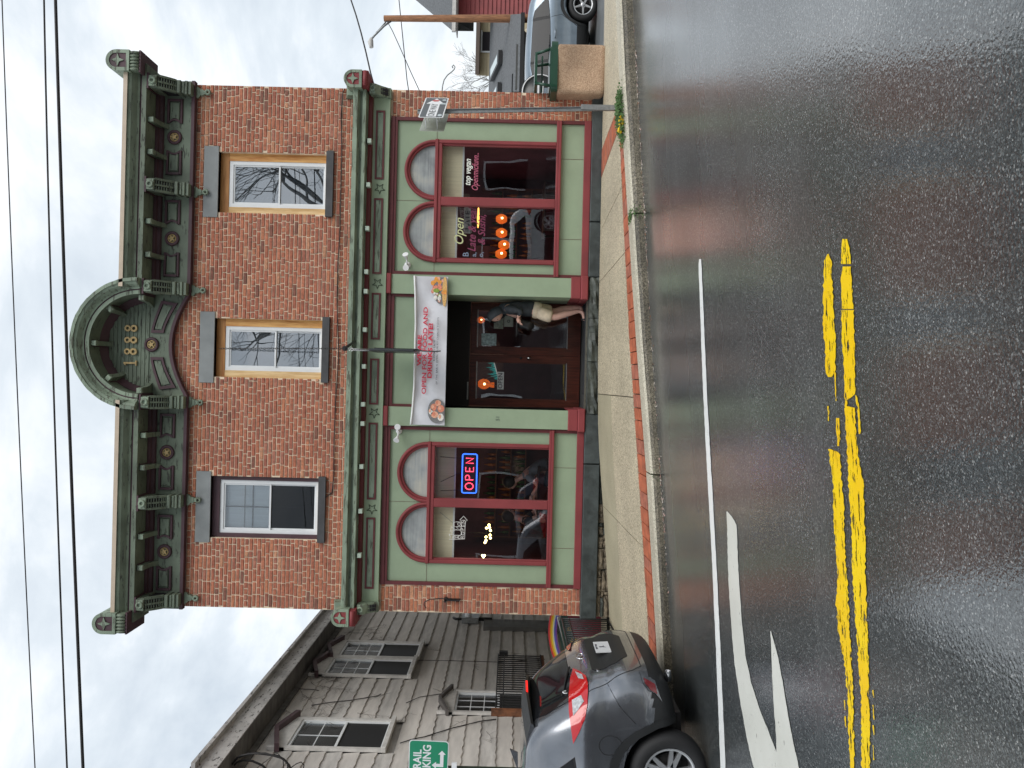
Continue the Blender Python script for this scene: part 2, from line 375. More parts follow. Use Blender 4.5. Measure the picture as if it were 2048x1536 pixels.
def road_material():
    m = bpy.data.materials.new('wet_asphalt'); m.use_nodes = True
    t = m.node_tree; P = t.nodes['Principled BSDF']; K = t.nodes.new; J = t.links.new
    g = K('ShaderNodeNewGeometry'); pos = g.outputs['Position']
    v = K('ShaderNodeTexVoronoi'); v.inputs['Scale'].default_value = 160; J(pos, v.inputs['Vector'])
    sep = K('ShaderNodeSeparateColor'); J(v.outputs['Color'], sep.inputs[0])
    rp = K('ShaderNodeValToRGB'); el = rp.color_ramp.elements
    el[0].position = 0.0; el[0].color = (0.018, 0.020, 0.021, 1); el[1].position = 1.0; el[1].color = (0.30, 0.30, 0.29, 1)
    a = el.new(0.72); a.color = (0.056, 0.064, 0.065, 1); a = el.new(0.955); a.color = (0.13, 0.14, 0.14, 1)
    J(sep.outputs[0], rp.inputs['Fac'])
    n = K('ShaderNodeTexNoise'); n.inputs['Scale'].default_value = 0.9; n.inputs['Detail'].default_value = 5; J(pos, n.inputs['Vector'])
    mr = K('ShaderNodeMapRange'); mr.inputs['From Min'].default_value = 0.3; mr.inputs['From Max'].default_value = 0.7
    mr.inputs['To Min'].default_value = 0.75; mr.inputs['To Max'].default_value = 1.3; J(n.outputs['Fac'], mr.inputs['Value'])
    mx = K('ShaderNodeMix'); mx.data_type = 'RGBA'; mx.blend_type = 'MULTIPLY'; mx.inputs[0].default_value = 1
    J(rp.outputs[0], mx.inputs[6]); J(mr.outputs[0], mx.inputs[7]); J(mx.outputs[2], P.inputs['Base Color'])
    # the water film is thickest by the kerb and in the wheel tracks
    sx = K('ShaderNodeSeparateXYZ'); J(pos, sx.inputs[0])
    film = K('ShaderNodeMapRange'); film.inputs['From Min'].default_value = 6.6; film.inputs['From Max'].default_value = 8.2
    film.inputs['To Min'].default_value = 1.0; film.inputs['To Max'].default_value = 0.55; film.clamp = True
    J(sx.outputs['Y'], film.inputs['Value'])
    n3 = K('ShaderNodeTexNoise'); n3.inputs['Scale'].default_value = 0.7; n3.inputs['Detail'].default_value = 3
    mp3 = K('ShaderNodeMapping'); mp3.inputs['Scale'].default_value = (0.35, 1.6, 1); J(pos, mp3.inputs['Vector']); J(mp3.outputs[0], n3.inputs['Vector'])
    rr = K('ShaderNodeMapRange'); rr.inputs['From Min'].default_value = 0.35; rr.inputs['From Max'].default_value = 0.65
    rr.inputs['To Min'].default_value = 0.10; rr.inputs['To Max'].default_value = 0.24; J(n3.outputs['Fac'], rr.inputs['Value'])
    nr = K('ShaderNodeMapRange'); nr.inputs['From Min'].default_value = 3.5; nr.inputs['From Max'].default_value = 4.3; nr.clamp = True
    wob = K('ShaderNodeMath'); wob.operation = 'MULTIPLY_ADD'; wob.inputs[1].default_value = 0.8; J(n3.outputs['Fac'], wob.inputs[0]); J(sx.outputs['Y'], wob.inputs[2])
    wb2 = K('ShaderNodeMath'); wb2.operation = 'SUBTRACT'; wb2.inputs[1].default_value = 0.4; J(wob.outputs[0], wb2.inputs[0]); J(wb2.outputs[0], nr.inputs['Value'])
    ra = K('ShaderNodeMath'); ra.operation = 'MULTIPLY_ADD'; ra.inputs[1].default_value = 0.10; J(nr.outputs[0], ra.inputs[0]); J(rr.outputs[0], ra.inputs[2]); J(ra.outputs[0], P.inputs['Roughness'])
    cw = K('ShaderNodeMapRange'); cw.inputs['To Min'].default_value = 1.0; cw.inputs['To Max'].default_value = 0.7; J(nr.outputs[0], cw.inputs['Value']); J(cw.outputs[0], P.inputs['Coat Weight'])
    cr_ = K('ShaderNodeMapRange'); cr_.inputs['To Min'].default_value = 0.035; cr_.inputs['To Max'].default_value = 0.11; J(nr.outputs[0], cr_.inputs['Value']); J(cr_.outputs[0], P.inputs['Coat Roughness'])
    P.inputs['Coat IOR'].default_value = 1.6
    P.inputs['Specular IOR Level'].default_value = 0.55
    P.inputs['Coat Weight'].default_value = 1.0; P.inputs['Coat Roughness'].default_value = 0.06
    b1 = K('ShaderNodeBump'); b1.inputs['Distance'].default_value = 0.0025
    st = K('ShaderNodeMath'); st.operation = 'MULTIPLY'; st.inputs[1].default_value = 0.85; J(film.outputs[0], st.inputs[0]); J(st.outputs[0], b1.inputs['Strength'])
    n4 = K('ShaderNodeTexNoise'); n4.inputs['Scale'].default_value = 62; n4.inputs['Detail'].default_value = 2; J(pos, n4.inputs['Vector'])
    J(n4.outputs['Fac'], b1.inputs['Height']); J(b1.outputs[0], P.inputs['Normal'])
    b2 = K('ShaderNodeBump'); b2.inputs['Distance'].default_value = 0.0018
    bs2 = K('ShaderNodeMapRange'); bs2.inputs['To Min'].default_value = 0.38; bs2.inputs['To Max'].default_value = 0.75; J(nr.outputs[0], bs2.inputs['Value']); J(bs2.outputs[0], b2.inputs['Strength'])
    J(n4.outputs['Fac'], b2.inputs['Height']); J(b2.outputs[0], P.inputs['Coat Normal'])
    return m
M['road'] = road_material()
M['ground'] = mat('far_ground', (0.09, 0.09, 0.085), 0.8, n=0.3, ns=0.3)
M['lot'] = mat('side_lot_asphalt', (0.16, 0.17, 0.175), 0.35, n=0.15, ns=2, bump=0.2, bs=90)
def speckle(name, c1, c2, c3, scale, rough, bump=0.4, blotch=0.12):
    m = bpy.data.materials.new(name); m.use_nodes = True
    t = m.node_tree; P = t.nodes['Principled BSDF']; K = t.nodes.new; J = t.links.new
    g = K('ShaderNodeNewGeometry'); v = K('ShaderNodeTexVoronoi'); v.inputs['Scale'].default_value = scale; J(g.outputs['Position'], v.inputs['Vector'])
    s = K('ShaderNodeSeparateColor'); J(v.outputs['Color'], s.inputs[0]); r = K('ShaderNodeValToRGB'); e_ = r.color_ramp.elements
    e_[0].color = (*c1, 1); e_[1].color = (*c3, 1); a = e_.new(0.5); a.color = (*c2, 1); e_[0].position = 0.05
    J(s.outputs[0], r.inputs['Fac'])
    n = K('ShaderNodeTexNoise'); n.inputs['Scale'].default_value = 1.4; n.inputs['Detail'].default_value = 8; J(g.outputs['Position'], n.inputs['Vector'])
    mr = K('ShaderNodeMapRange'); mr.inputs['From Min'].default_value = 0.3; mr.inputs['From Max'].default_value = 0.7
    mr.inputs['To Min'].default_value = 1 - blotch; mr.inputs['To Max'].default_value = 1 + blotch; J(n.outputs['Fac'], mr.inputs['Value'])
    mx = K('ShaderNodeMix'); mx.data_type = 'RGBA'; mx.blend_type = 'MULTIPLY'; mx.inputs[0].default_value = 1
    J(r.outputs[0], mx.inputs[6]); J(mr.outputs[0], mx.inputs[7]); J(mx.outputs[2], P.inputs['Base Color'])
    P.inputs['Roughness'].default_value = rough
    b = K('ShaderNodeBump'); b.inputs['Distance'].default_value = 0.004; b.inputs['Strength'].default_value = bump
    J(v.outputs['Distance'], b.inputs['Height']); J(b.outputs[0], P.inputs['Normal'])
    return m
M['walk'] = speckle('exposed_aggregate', (0.22, 0.185, 0.13), (0.46, 0.40, 0.28), (0.66, 0.58, 0.43), 85, 0.6)
M['walk_smooth'] = speckle('smooth_concrete', (0.32, 0.285, 0.19), (0.39, 0.35, 0.245), (0.45, 0.41, 0.29), 140, 0.6, 0.15)
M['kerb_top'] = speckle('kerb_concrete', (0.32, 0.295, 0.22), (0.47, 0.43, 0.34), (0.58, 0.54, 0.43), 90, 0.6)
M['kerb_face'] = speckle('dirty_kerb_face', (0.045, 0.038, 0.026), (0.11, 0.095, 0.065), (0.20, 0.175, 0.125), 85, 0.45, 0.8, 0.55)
M['paver'] = mat('clay_paver', (0.42, 0.115, 0.055), 0.6, n=0.3, ns=7, bump=0.5, bs=60)
M['paver_b'] = mat('clay_paver_worn', (0.36, 0.12, 0.075), 0.6, n=0.3, ns=9, bump=0.5, bs=60)
M['joint'] = mat('joint_sand', (0.09, 0.085, 0.065), 0.9, n=0.3, ns=20)

# road sheet (cut finely along X only where needed)
def sheet(name, xs, ys, zf, m, kind='structure', parent=None):
    mb = MB(); nx = len(xs)
    vs = [(x, y, zf(x, y)) for y in ys for x in xs]
    fs = [(j * nx + i, j * nx + i + 1, (j + 1) * nx + i + 1, (j + 1) * nx + i) for j in range(len(ys) - 1) for i in range(nx - 1)]
    mb.add(vs, fs); return mb.build(name, m, parent, kind=kind)
sheet('road', [-40, -10, 0, 10, 40], [-4.2, 9.7], lambda x, y: road_z(x), 'road')
def gz(x, y):
    z = 0.07 * x - 0.45 if x < 0 else -0.45 + 0.05 * min(x, 8)
    return max(z, -1.6)
sheet('ground', [-600, -200, -60, -25, -10, 0, 5, 8, 12, 30, 60, 200, 600], [-400, -100, -30, -10, -4.0, 8, 12.9, 20, 40, 80, 200, 900], gz, 'ground')
sheet('parking_lot', [4.9, 8, 14, 30], [12.9, 18, 24], lambda x, y: -0.045 + 0.004 * (x - 8), 'lot')
sheet('alley_path', [-6.0, -5, -3.84], [12.9, 16, 21], lambda x, y: 0.02 - 0.05 * (-3.84 - x) - 0.05 - 0.02 * (y - 12.9), 'walk_smooth')

walk = thing('sidewalk', None, None); walk['kind'] = 'structure'
base = MB(); xs = [-14, -8, -5, -3.6, -1.9, -1.1, -0.7, 0.6, 2, 3.6, 6, 9, 14]
base.add([(x, y_, side_z(x, y_) - 0.03) for x in xs for y_ in (kerb_y(x), 12.95)], [(2 * i, 2 * i + 2, 2 * i + 3, 2 * i + 1) for i in range(len(xs) - 1)])
base.build('joint_bed', 'joint', walk)
jx = [-0.13 + 1.84 * k for k in range(-6, 8)]
RED0 = 0.30; RED1 = 0.72            # the paver band lies this far behind the kerb's face
def slab(x0, x1, ya, yb, m, dz=0.0, name='slab'):
    """ya, yb: functions of X"""
    g_ = 0.006; n = 5; vs = []
    for i in range(n):
        x = lerp(x0 + g_, x1 - g_, i / (n - 1))
        for y_ in (ya(x) + g_, yb(x) - g_): vs.append((x, y_, side_z(x, y_) + dz))
    k = len(vs); vs += [(a, b, c - 0.05) for a, b, c in vs]
    fs = [(2 * i, 2 * i + 2, 2 * i + 3, 2 * i + 1) for i in range(n - 1)] + [(2 * i, 2 * i + k, 2 * i + 2 + k, 2 * i + 2) for i in range(n - 1)] + \
         [(2 * i + 1, 2 * i + 3, 2 * i + 3 + k, 2 * i + 1 + k) for i in range(n - 1)] + [(0, 1, 1 + k, k), (2 * n - 2, 2 * n - 2 + k, 2 * n - 1 + k, 2 * n - 1)]
    return MB().add(vs, fs).build(name, m, walk)
def diag(x): return interp([(2.72, 12.74), (4.15, 9.95)], x)     # the second paver band runs slantwise to the door stones
for a, b in zip(jx, jx[1:]):
    if b < -7 or a > 12: continue
    f = lambda x: kerb_y(x) + RED1
    mid = lambda x: 11.35
    end = lambda x: 12.60 if -3.9 < x < 4.9 else 12.95
    if b <= 2.2:
        slab(a, b, f, mid, 'walk'); slab(a, b, mid, lambda x: 12.68, 'walk_smooth' if b < 0.4 else 'walk')
    elif a >= 5.3:
        slab(a, b, lambda x: kerb_y(x) + RED0, mid, 'walk'); slab(a, b, mid, lambda x: 12.95, 'walk')
# slabs cut round the cross band that runs back to the door stones
def bl(Y): return interp([(9.6, 3.31), (12.68, 3.44)], Y)
def brt(Y): return interp([(9.6, 3.56), (12.68, 3.90)], Y)
def slabq(xa, xb, y0, y1, m, dz=0.0, name='slab', nx=5, ny=5):
    g_ = 0.006; vs = []; fs = []
    for i in range(nx):
        for j in range(ny):
            Y = lerp(y0, y1, j / (ny - 1)); X = lerp(xa(Y) + g_, xb(Y) - g_, i / (nx - 1)); Y = max(Y, kerb_y(X) + RED0 if y0 < 9.9 else Y); vs.append((X, Y, side_z(X, Y) + dz))
    for i in range(nx - 1):
        for j in range(ny - 1): a = i * ny + j; fs.append((a, a + ny, a + ny + 1, a + 1))
    k = len(vs); rim = [i * ny for i in range(nx)] + [(nx - 1) * ny + j for j in range(1, ny)] + [i * ny + ny - 1 for i in range(nx - 2, -1, -1)] + [j for j in range(ny - 2, 0, -1)]
    vs += [(vs[r_][0], vs[r_][1], vs[r_][2] - .05) for r_ in rim]
    for q in range(len(rim)): fs.append((rim[q], k + q, k + (q + 1) % len(rim), rim[(q + 1) % len(rim)]))
    return MB().add(vs, fs).build(name, m, walk)
slab(1.71, 2.55, lambda x: kerb_y(x) + RED1, lambda x: 12.68, 'walk')
slabq(lambda Y: 2.55, bl, 9.86, 12.68, 'walk'); slabq(brt, lambda Y: 5.39, 11.1, 12.68, 'walk'); slabq(brt, lambda Y: 5.39, 9.4, 11.09, 'walk')
x = -6.4
while x < 3.52:
    wdt = R.uniform(0.14, 0.24); e_ = min(x + wdt, 3.56)
    if e_ - x > .05: slab(x, e_, lambda q: kerb_y(q) + RED0, lambda q: kerb_y(q) + RED1 - 0.004, R.choice(['paver', 'paver', 'paver_b']), R.uniform(-0.003, 0.004), 'paver')
    x += wdt
Y = 9.90
while Y < 12.66:
    dY = R.uniform(.14, .22); Y2 = min(Y + dY, 12.68)
    if Y2 - Y > .04: slabq(bl, brt, Y + .003, Y2 - .003, R.choice(['paver', 'paver', 'paver_b']), R.uniform(0, .004), 'paver', 3, 2)
    Y += dY
# kerb stones
kerb = thing('kerb', None, None); kerb['kind'] = 'structure'
kx = [-13.2, -10.15, -7.1, -4.05, -1.0, 2.05, 5.1, 8.15, 11.2, 14.2]
for a, b in zip(kx, kx[1:]):
    n = 9; vs = []; fs = []; rows = []
    for i in range(n):
        X = lerp(a + 0.008, b - 0.008, i / (n - 1)); y0 = kerb_y(X); zt = kerb_top(X); zb = kerb_bot(X) - 0.03
        wob = R.uniform(-0.008, 0.008)
        rows.append([(X, y0 - 0.035 + wob, zb), (X, y0 - 0.022 + wob, lerp(zb, zt, 0.6)), (X, y0 + wob, zt - 0.025), (X, y0 + 0.025 + wob, zt), (X, y0 + 0.29, zt + 0.004), (X, y0 + 0.29, zb)])
    for r_ in rows: vs += r_
    mb = MB()
    mb.v = [tuple(p) for p in vs]
    for i in range(n - 1):
        for j in range(5):
            mb.f.append([i * 6 + j, (i + 1) * 6 + j, (i + 1) * 6 + j + 1, i * 6 + j + 1]); mb.m.append(0 if j < 2 else 1); mb.sm.append(False)
    for e0 in (0, (n - 1) * 6):
        mb.f.append([e0 + j for j in range(6)]); mb.m.append(0); mb.sm.append(False)
    mb.build('kerb_stone', ['kerb_face', 'kerb_top'], kerb)
# the far kerb, behind the camera
MB().box(-40, 40, -4.4, -4.15, -3, 3).build('far_kerb', 'kerb_top', kerb) if False else None

# painted markings, 4 mm over the road
def chipped(name, col, col2, thr, scale=14, stretch=(1, 3, 1)):
    m = bpy.data.materials.new(name); m.use_nodes = True
    t = m.node_tree; P = t.nodes['Principled BSDF']; K = t.nodes.new; J = t.links.new
    P.inputs['Roughness'].default_value = 0.3
    g = K('ShaderNodeNewGeometry'); n = K('ShaderNodeTexNoise'); n.inputs['Scale'].default_value = scale; n.inputs['Detail'].default_value = 10; n.inputs['Roughness'].default_value = 0.7
    q = K('ShaderNodeMapping'); q.inputs['Scale'].default_value = stretch; J(g.outputs['Position'], q.inputs['Vector']); J(q.outputs[0], n.inputs['Vector'])
    r = K('ShaderNodeMath'); r.operation = 'GREATER_THAN'; r.inputs[1].default_value = thr; J(n.outputs['Fac'], r.inputs[0])
    n2 = K('ShaderNodeTexNoise'); n2.inputs['Scale'].default_value = 3; n2.inputs['Detail'].default_value = 8; J(g.outputs['Position'], n2.inputs['Vector'])
    c = K('ShaderNodeMix'); c.data_type = 'RGBA'; c.inputs[6].default_value = (*col, 1); c.inputs[7].default_value = (*col2, 1); J(n2.outputs['Fac'], c.inputs[0])
    J(c.outputs[2], P.inputs['Base Color'])
    b = K('ShaderNodeBump'); b.inputs['Distance'].default_value = 0.004; b.inputs['Strength'].default_value = 0.4
    n5 = K('ShaderNodeTexNoise'); n5.inputs['Scale'].default_value = 70; J(g.outputs['Position'], n5.inputs['Vector']); J(n5.outputs['Fac'], b.inputs['Height']); J(b.outputs[0], P.inputs['Normal'])
    tr = K('ShaderNodeBsdfTransparent'); mx = K('ShaderNodeMixShader'); o = t.nodes['Material Output']
    J(r.outputs[0], mx.inputs[0]); J(P.outputs[0], mx.inputs[1]); J(tr.outputs[0], mx.inputs[2]); J(mx.outputs[0], o.inputs['Surface'])
    return m
M['yel'] = chipped('yellow_road_paint', (0.84, 0.42, 0.0), (0.94, 0.74, 0.0), 0.575, 6.5, (1.6, 7, 1))
M['wht'] = chipped('white_road_paint', (0.74, 0.75, 0.73), (0.88, 0.89, 0.87), 0.66)
M['wht_old'] = chipped('worn_white_paint', (0.56, 0.56, 0.50), (0.74, 0.74, 0.68), 0.66)
def band(pts, m, rag=0.0, step=12, mb=None, lift=0.004):
    """pts of (y, x_left, x_right) in survey pixels, laid on the road"""
    mb = mb or MB(); rows = []; y = pts[0][0]
    l = [(p[0], p[1]) for p in pts]; r = [(p[0], p[2]) for p in pts]
    while y <= pts[-1][0] + 1e-6:
        a = G(interp(l, y) + R.uniform(-rag, rag), y, lift); b = G(interp(r, y) + R.uniform(-rag, rag), y, lift)
        rows.append((a, b)); 
        if y >= pts[-1][0]: break
        y = min(y + step, pts[-1][0])
    k = len(mb.v)
    for a, b in rows: mb.v += [tuple(a), tuple(b)]
    for i in range(len(rows) - 1):
        mb.f.append([k + 2 * i, k + 2 * i + 1, k + 2 * i + 3, k + 2 * i + 2]); mb.m.append(0); mb.sm.append(False)
    return mb
marks = thing('road_markings', None, None); marks['kind'] = 'structure'
mb = band([(518, 1398, 1402), (530, 1397, 1403), (768, 1405.5, 1413), (900, 1412, 1420), (1100, 1423, 1431.5), (1300, 1432, 1441), (1536, 1441, 1451), (1700, 1447, 1458)], 'wht', 0.35, 10)
mb.build('edge_line', 'wht', marks)
mb = MB()
band([(508, 1654, 1658), (522, 1649, 1664), (540, 1647, 1663), (640, 1646, 1668), (690, 1649, 1672), (745, 1652, 1670), (754, 1656, 1664)], 0, 1.6, 7, mb)
band([(745, 1668, 1671), (802, 1671, 1673)], 0, 0.6, 7, mb)
band([(836, 1671, 1679), (892, 1675, 1680)], 0, 1.2, 7, mb)
band([(812, 1655, 1658), (842, 1656, 1658)], 0, 1.0, 6, mb)
band([(898, 1657, 1661), (905, 1657, 1680), (940, 1662, 1682), (968, 1666, 1684), (1018, 1667, 1688), (1060, 1668, 1689), (1118, 1673, 1691), (1168, 1675, 1695), (1210, 1672, 1697), (1268, 1677, 1700),
      (1320, 1688, 1703), (1380, 1694, 1706), (1536, 1700, 1709), (1680, 1706, 1714)], 0, 1.7, 6, mb)
for a, b in ((930, 950), (985, 1010), (1040, 1062), (1220, 1245), (1290, 1305), (1400, 1420), (1432, 1455)):
    band([(a, 1662 + (a - 900) * .05, 1665 + (a - 900) * .05), (b, 1663 + (b - 900) * .05, 1665 + (b - 900) * .05)], 0, 0.8, 6, mb)
mb.build('inner_centre_line', 'yel', marks)
mb = MB()
band([(478, 1686, 1694), (486, 1682, 1698), (528, 1683, 1702)], 0, 1.6, 6, mb)
band([(533, 1685, 1701), (560, 1682, 1704), (618, 1683, 1706)], 0, 1.2, 7, mb)
band([(620, 1682, 1707), (680, 1684, 1709), (720, 1687, 1709), (790, 1689, 1711), (800, 1690, 1694), (812, 1690, 1694), (816, 1690, 1712)], 0, 1.2, 6, mb)
band([(816, 1690, 1710), (868, 1692, 1712), (910, 1695, 1716), (968, 1697, 1727), (1068, 1703, 1730), (1168, 1706, 1731), (1268, 1713, 1736), (1368, 1720, 1737), (1400, 1722, 1738), (1468, 1723, 1740), (1536, 1723, 1739), (1680, 1730, 1746)], 0, 1.6, 6, mb)
band([(790, 1710, 1712), (812, 1714, 1718), (868, 1718, 1721)], 0, 1.2, 6, mb)
for a, b in ((1380, 1396), (1410, 1440), (1450, 1470), (1490, 1520)):
    band([(a, 1745, 1747), (b, 1747, 1748.5)], 0, 0.8, 6, mb)
mb.build('outer_centre_line', 'yel', marks)
mb = band([(1023, 1453, 1455), (1036, 1453.5, 1466), (1050, 1454, 1473), (1168, 1457, 1478), (1268, 1464, 1486), (1318, 1468, 1492), (1368, 1475, 1503), (1418, 1483, 1519), (1468, 1492, 1539), (1505, 1500, 1553)], 0, 0.5, 9)
band([(1262, 1541, 1542), (1318, 1543, 1557), (1368, 1545, 1566), (1418, 1548, 1574), (1468, 1552, 1583), (1505, 1553, 1591)], 0, 0.4, 9, mb)
band([(1505, 1500, 1591), (1536, 1508, 1598), (1640, 1540, 1630)], 0, 0.4, 9, mb)
mb.build('turn_arrow', 'wht_old', marks)
# ------------------------------------------------------------------ the brick building
CX, HW, YF = 0.51, 4.345, 12.80
XL, XR = CX - HW, CX + HW
bld = thing('brick_building', 'two-storey red brick shop with green cornice, maroon trim and date 1888', 'building', (0, 0, 0))
WIN = [(3.245, 0.505, 'wood'), (0.49, 0.49, 'wood'), (-2.165, 0.515, 'plum')]       # upper windows: centre, half width
ZS, ZH = 4.82, 6.62                                                                 # sill top, head
ZB0, ZB1 = 0.43, 7.36
holes = [(c - h, c + h, ZS, ZH) for c, h, _ in WIN]
lint = [(c - 0.59, c + 0.59, 6.62, 6.86) for c, h, _ in WIN] + [(c - 0.545, c + 0.545, 4.695, 4.82) for c, h, _ in WIN]
SF0, SF1, SFT = -3.38, 4.40, 3.77                                                   # shop front opening
blocks = holes + lint + [(SF0, SF1, ZB0, SFT), (XL - 1, XR + 1, 3.74, 4.33)]
# wall body with real openings
mb = MB()
xsw = sorted({XL, XR, SF0, SF1} | {a for h in holes for a in h[:2]})
def cell(x0, x1, z0, z1): mb.add([(x0, YF + .012, z0), (x1, YF + .012, z0), (x1, YF + .012, z1), (x0, YF + .012, z1)], [(0, 1, 2, 3)])
cell(XL, SF0, ZB0, SFT); cell(SF1, XR, ZB0, SFT); cell(XL, XR, SFT, ZS)
for a, b in zip(xsw, xsw[1:]):
    if not any(abs(a - h[0]) < 1e-6 for h in holes): cell(a, b, ZS, ZH)
cell(XL, XR, ZH, ZB1)
for h in holes:
    x0, x1, z0, z1 = h; y0, y1 = YF + .012, YF + .30
    mb.add([(x0, y0, z0), (x0, y1, z0), (x0, y1, z1), (x0, y0, z1)], [(0, 1, 2, 3)]); mb.add([(x1, y0, z0), (x1, y1, z0), (x1, y1, z1), (x1, y0, z1)], [(0, 1, 2, 3)])
    mb.add([(x0, y0, z1), (x0, y1, z1), (x1, y1, z1), (x1, y0, z1)], [(0, 1, 2, 3)]); mb.add([(x0, y0, z0), (x0, y1, z0), (x1, y1, z0), (x1, y0, z0)], [(0, 1, 2, 3)])
mb.build('wall', 'mortar', bld)
mb = MB()                                                                           # side, rear walls, roof
mb.box(XL, XL + .3, YF + .013, 25, -1.2, 7.9).box(XR - .3, XR, YF + .013, 25, -1.2, 7.9).box(XL + .3, XR - .3, 24.7, 25, -1.2, 7.6)
mb.build('side_wall', mat('pale_bounce_render', (0.50, 0.46, 0.41), 0.9, n=0.1, ns=2), bld)  # unseen side walls made pale to bounce light onto the grey house
MB().box(XL + .3, XR - .3, 12.85, 24.7, 7.5, 7.7).build('roof', 'dark', bld)
MB().box(XL + .3, XR - .3, 13.15, 24.7, 4.12, 4.3).build('upper_floor', 'dark', bld)

# bricks: laid in running bond with a course of headers every seventh; ~300 nearest are parts, the rest one mass
CH = 0.0692
def brick_mesh(mi):
    b = MB().box(0, 1, 0, .03, 0, 1, 0); vs = []
    a, c = 0.03, 0.1
    b = MB().add([(0, .016, 0), (1, .016, 0), (1, .016, 1), (0, .016, 1), (a, 0, c), (1 - a, 0, c), (1 - a, 0, 1 - c), (a, 0, 1 - c)],
                 [(4, 5, 6, 7), (0, 1, 5, 4), (1, 2, 6, 5), (2, 3, 7, 6), (3, 0, 4, 7)])
    me = bpy.data.meshes.new('brick'); me.from_pydata(b.v, [], b.f); me.materials.append(BM[mi]); return me
BMESH = [brick_mesh(i) for i in range(8)]
bricks = []
row = 0; z = ZB0
while z < ZB1 - 0.02:
    header = row % 7 == 3
    ln = 0.105 if header else 0.212
    off = R.uniform(-0.02, 0.02) + (0 if header else (0.106 if row % 2 else 0))
    x = XL - off - (0.106 if off > 0.08 else 0)
    zc0, zc1 = z + 0.0058, z + CH - 0.0058
    while x < XR:
        l2 = ln * R.uniform(0.93, 1.07)
        if not header and R.random() < 0.05: l2 *= 0.5
        segs = [(max(x + .0065, XL), min(x + l2 - .0065, XR))]
        for (h0, h1, g0, g1) in blocks:
            if zc1 > g0 + .02 and zc0 < g1 - .02:
                ns = []
                for (p, q) in segs:
                    if q <= h0 or p >= h1: ns.append((p, q)); continue
                    if p < h0 - .03: ns.append((p, h0))
                    if q > h1 + .03: ns.append((h1, q))
                segs = ns
        for (p, q) in segs:
            if q - p < 0.03: continue
            wts = list(BW)
            if zc0 > 6.75: wts = [8, 5, 14, 3, 16, 1, 9, 8]
            elif zc1 < 3.8 and zc0 > 2.2: wts = [8, 6, 12, 4, 10, 2, 9, 10]
            elif zc1 < 1.2: wts = [8, 6, 16, 2, 8, 1, 3, 3]
            if p < XL + .12 or q > XR - .12: wts[5] += 8; wts[3] += 6
            bricks.append((p, q, zc0 + R.uniform(-.002, .002), zc1 + R.uniform(-.002, .002), R.choices(range(8), wts)[0], YF - R.uniform(0, .005)))
        x += l2
    z += CH; row += 1
bricks.sort(key=lambda b: abs(b[2] - 1.65) + 0.3 * abs(b[0]))
mass = MB()
for i, (x0, x1, z0, z1, mi, y) in enumerate(bricks):
    if i < 295:
        o = obj('brick', BMESH[mi], bld); o.location = (x0, y, z0); o.scale = (x1 - x0, 1, z1 - z0)
    else:
        a = 0.006
        mass.add([(x0, y + .016, z0), (x1, y + .016, z0), (x1, y + .016, z1), (x0, y + .016, z1), (x0 + a, y, z0 + a), (x1 - a, y, z0 + a), (x1 - a, y, z1 - a), (x0 + a, y, z1 - a)],
                 [(4, 5, 6, 7), (0, 1, 5, 4), (1, 2, 6, 5), (2, 3, 7, 6), (3, 0, 4, 7)], mi)
mass.build('brick_courses', BM, bld, kind='stuff')

